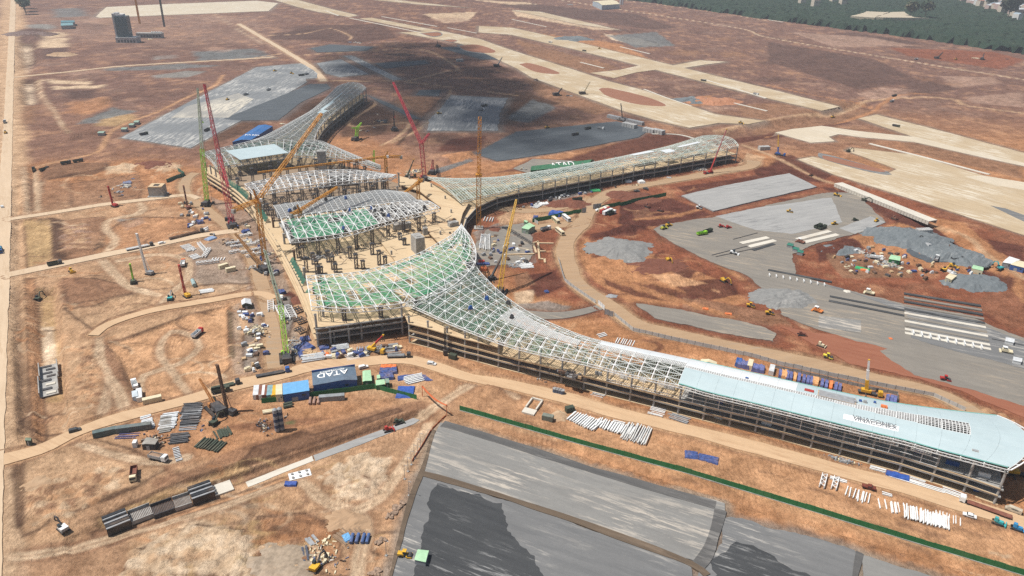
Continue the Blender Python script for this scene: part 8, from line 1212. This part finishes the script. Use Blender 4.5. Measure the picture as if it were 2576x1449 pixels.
  # ------------------------------------------------------------------ woods, town and the cloud
WD=padmat('tree canopy green',(.016,.036,.022),(.034,.058,.034),(.06,.07,.045),.3,(.5,.62),.9,.06)
def forest(name,poly,step,h0,h1,label,seed):
 P=poly;xs,ys=[p[0]for p in P],[p[1]for p in P];gx=np.arange(min(xs),max(xs),step);gy=np.arange(min(ys),max(ys),step);AX,AY=np.meshgrid(gx,gy);R_=np.random.RandomState(seed);AX=AX+R_.uniform(-.4,.4,AX.shape)*step;AY=AY+R_.uniform(-.4,.4,AY.shape)*step
 sd=poly_sd(AX.ravel(),AY.ravel(),P).reshape(AX.shape)+fbm(AX.ravel(),AY.ravel(),80,3,seed).reshape(AX.shape)*12;H_=h0+(h1-h0)*R_.uniform(0,1,AX.shape)**1.3+2*fbm(AX.ravel(),AY.ravel(),120,3,seed+3).reshape(AX.shape);H_=np.where(sd>0,H_,-2)
 nx_,ny_=len(gx),len(gy);ii=(np.arange(ny_-1)[:,None]*nx_+np.arange(nx_-1)[None]);keep=(sd[:-1,:-1]>-step)&(sd[1:,1:]>-step);ii=ii[keep];F=np.stack([ii,ii+1,ii+nx_+1,ii+nx_],1);used=np.unique(F);mp=-np.ones(nx_*ny_,int);mp[used]=np.arange(len(used));co=np.stack([AX.ravel(),AY.ravel(),H_.ravel()],1)[used]
 me=bpy.data.meshes.new(name);me.from_pydata(co.tolist(),[],mp[F].tolist());me.materials.append(WD);o=bpy.data.objects.new(name,me);C.objects.link(o);return tag(o,label,'woods',None,'stuff')
e0=G(1600,2);e1_=G(1932,49);e2_=G(2345,103);e3=G(2576,137);dd=(e3-e2_).normalized()
forest('woodland',[tuple(e0+Vector((-700,300,0)))[:2],tuple(e0)[:2],tuple(e1_)[:2],tuple(e2_)[:2],tuple(e3)[:2],tuple(e3+dd*900)[:2],(3600,1500),(3600,3300),(1500,4200),(200,3600)],9.5,8,14,'dark green woods beyond the red fields at upper right',5)
for P_ in([(2240,32),(2275,31),(2300,45),(2338,47),(2205,45)],[(2180,30),(2240,32),(2200,46),(2140,42)]):o=pad('field',[tuple(p+Vector((0,0,0)))for p in GL(P_,15)],padmat('straw field',(.50,.43,.32),(.56,.48,.36),(.42,.36,.26),.5),16.5,2,None,False)
TOWNW=[paint('white house wall',(.70,.70,.68)),paint('cream house wall',(.62,.54,.44)),paint('pink house wall',(.55,.40,.36)),paint('blue grey roof',(.32,.40,.46)),paint('rust house roof',(.38,.20,.15)),paint('zinc house roof',(.55,.58,.60))]
def k_house(k):
 r=random.Random(k);L,W,h=r.uniform(16,30),r.uniform(10,15),r.uniform(6,15);wl,rf=TOWNW[k%3],TOWNW[3+k%3]
 return[('wall',MB().box((0,0,h/2+7),(L,W,h+14)).mesh('wall',wl),None),('roof',MB().add([(-L/2,-W/2,h+14),(L/2,-W/2,h+14),(L/2,W/2,h+14),(-L/2,W/2,h+14),(-L/2,0,h+17),(L/2,0,h+17)],[(0,1,5,4),(2,3,4,5),(0,4,3),(1,2,5)]).mesh('roof',rf),None)]+[('window',MB().box((-L/2+L*(q+.5)/4,-W/2-.1,h*.6+12),(1.8,.2,2.2)).mesh('window',GLASS),0)for q in range(4)]
TP=[(2385,-4),(2440,8),(2500,28),(2545,46),(2640,52),(2660,20),(2600,-6)];k=0;cnt=0
Q=GL(TP,12)
while cnt<110:
 x,y=rnd.uniform(min(q.x for q in Q),max(q.x for q in Q)),rnd.uniform(min(q.y for q in Q),max(q.y for q in Q))
 if poly_sd(np.array([x]),np.array([y]),Q)[0]<0:continue
 cnt+=1;spawn(('house',cnt%6),lambda:k_house(cnt%6),'house',(x,y,0),rnd.choice([.2,.3,1.8]),'small %s walled town house among trees at the upper right corner'%('white','cream','pink')[cnt%3],'house','%s houses of the town'%('white','cream','pink')[cnt%3])
for x,y,l in((T(3,0,470,62)[0],T(3,0,470,62)[1],'white farmhouse in the woods beside the top edge'),(*T(3,0,340,28),'left small house in the woods at the top edge'),(*T(3,0,490,20),'middle small house in the woods at the top edge'),(*T(3,0,750,38),'orange roofed house in the woods at the top edge'),(*T(3,0,655,15),'right small house in the woods at the top edge')):p=G(x,y,10);spawn(('house',1),None,'house',(p.x,p.y,0),.3,l,'house')
CR=paint('dark leaf green',(.035,.06,.03),.9,.3,.2);TRK_=paint('bark brown',(.10,.07,.05))
def k_tree(seed):
 r=random.Random(seed);c=MB()
 for k in range(160):
  a,z=r.uniform(0,6.28),r.uniform(-1,1);q=r.random()**.4;p=Vector((math.cos(a)*math.sqrt(1-z*z)*9*q,math.sin(a)*math.sqrt(1-z*z)*9*q,16+z*7*q));s=r.uniform(1.2,2.6);n1=Vector((r.uniform(-1,1),r.uniform(-1,1),r.uniform(-1,1))).normalized();n2_=n1.orthogonal().normalized();c.quad(p-n1*s,p+n2_*s,p+n1*s,p-n2_*s)
 t_=MB().tube((0,0,0),(0,0,12),.6,.35,6).bar((0,0,10),(3,1,15),.3).bar((0,0,10),(-3,-1,15),.3);return[('crown',c.mesh('crown',CR),None),('trunk',t_.mesh('trunk',TRK_),None)]
for k,(x,y,l)in enumerate(((*T(3,0,1430,165),'round dark tree standing in the straw field'),(*T(3,0,1580,162),'dark tree at the right tip of the straw field'),(*T(3,0,2390,120),'dark tree in the town, left'),(*T(3,0,2420,165),'dark tree in the town, lower'),(*T(3,0,2490,105),'dark tree in the town, right'),(*T(3,0,2230,60),'dark tree in the town, upper'))):p=G(x,y,14);spawn(('tree',k%3),lambda:k_tree(k),'tree',(p.x,p.y,6),k,l,'tree',None,2.)
p=G(*T(0,0,60,95));
for k in range(3):q=G(60+k*3,22+k*7);spawn(('tree',k),lambda:k_tree(k),'tree',(q.x,q.y,0),k,('upper','middle','lower')[k]+' green tree beside the far end of the left road','tree',None,1.6)
# cumulus cloud high above, out of frame; its shade falls on the plain behind the hall
CLM,t,b=nodes('cloud white');b.inputs['Base Color'].default_value=(.85,.86,.88,1);b.inputs['Roughness'].default_value=1
lay=N(t,'ShaderNodeLayerWeight',i_Blend=.35);rr=N(t,'ShaderNodeMapRange');rr.inputs[1].default_value=.35;rr.inputs[2].default_value=.95;rr.inputs[3].default_value=.17;rr.inputs[4].default_value=.0;t.links.new(lay.outputs['Facing'],rr.inputs[0]);t.links.new(rr.outputs[0],b.inputs['Alpha'])
cp=GL([(780,230),(830,140),(960,105),(1150,110),(1300,200),(1420,262),(1640,305),(1560,350),(1260,385),(1050,350),(880,310),(760,290)]);xs,ys=[p.x for p in cp],[p.y for p in cp]
ZC=1300.;off=-SUND*(ZC/-SUND.z);bm=bmesh.new();k=0
while k<130:
 x,y=rnd.uniform(min(xs),max(xs)),rnd.uniform(min(ys),max(ys));sd=poly_sd(np.array([x]),np.array([y]),cp)[0]
 if sd<0:continue
 k+=1;r=rnd.uniform(28,75)*(.5+.5*min(1,sd/80));M_=Matrix.Translation((x+off.x,y+off.y,ZC+rnd.uniform(-15,50)*min(1,sd/60)))@Matrix.Diagonal((r,r,r*.6,1));bmesh.ops.create_icosphere(bm,subdivisions=2,radius=1.,matrix=M_)
me=bpy.data.meshes.new('cloud');bm.to_mesh(me);bm.free();me.polygons.foreach_set('use_smooth',[True]*len(me.polygons));me.materials.append(CLM);o=bpy.data.objects.new('cloud',me);C.objects.link(o);o['kind']='stuff';tag(o,'white cumulus cloud above the site','cloud')
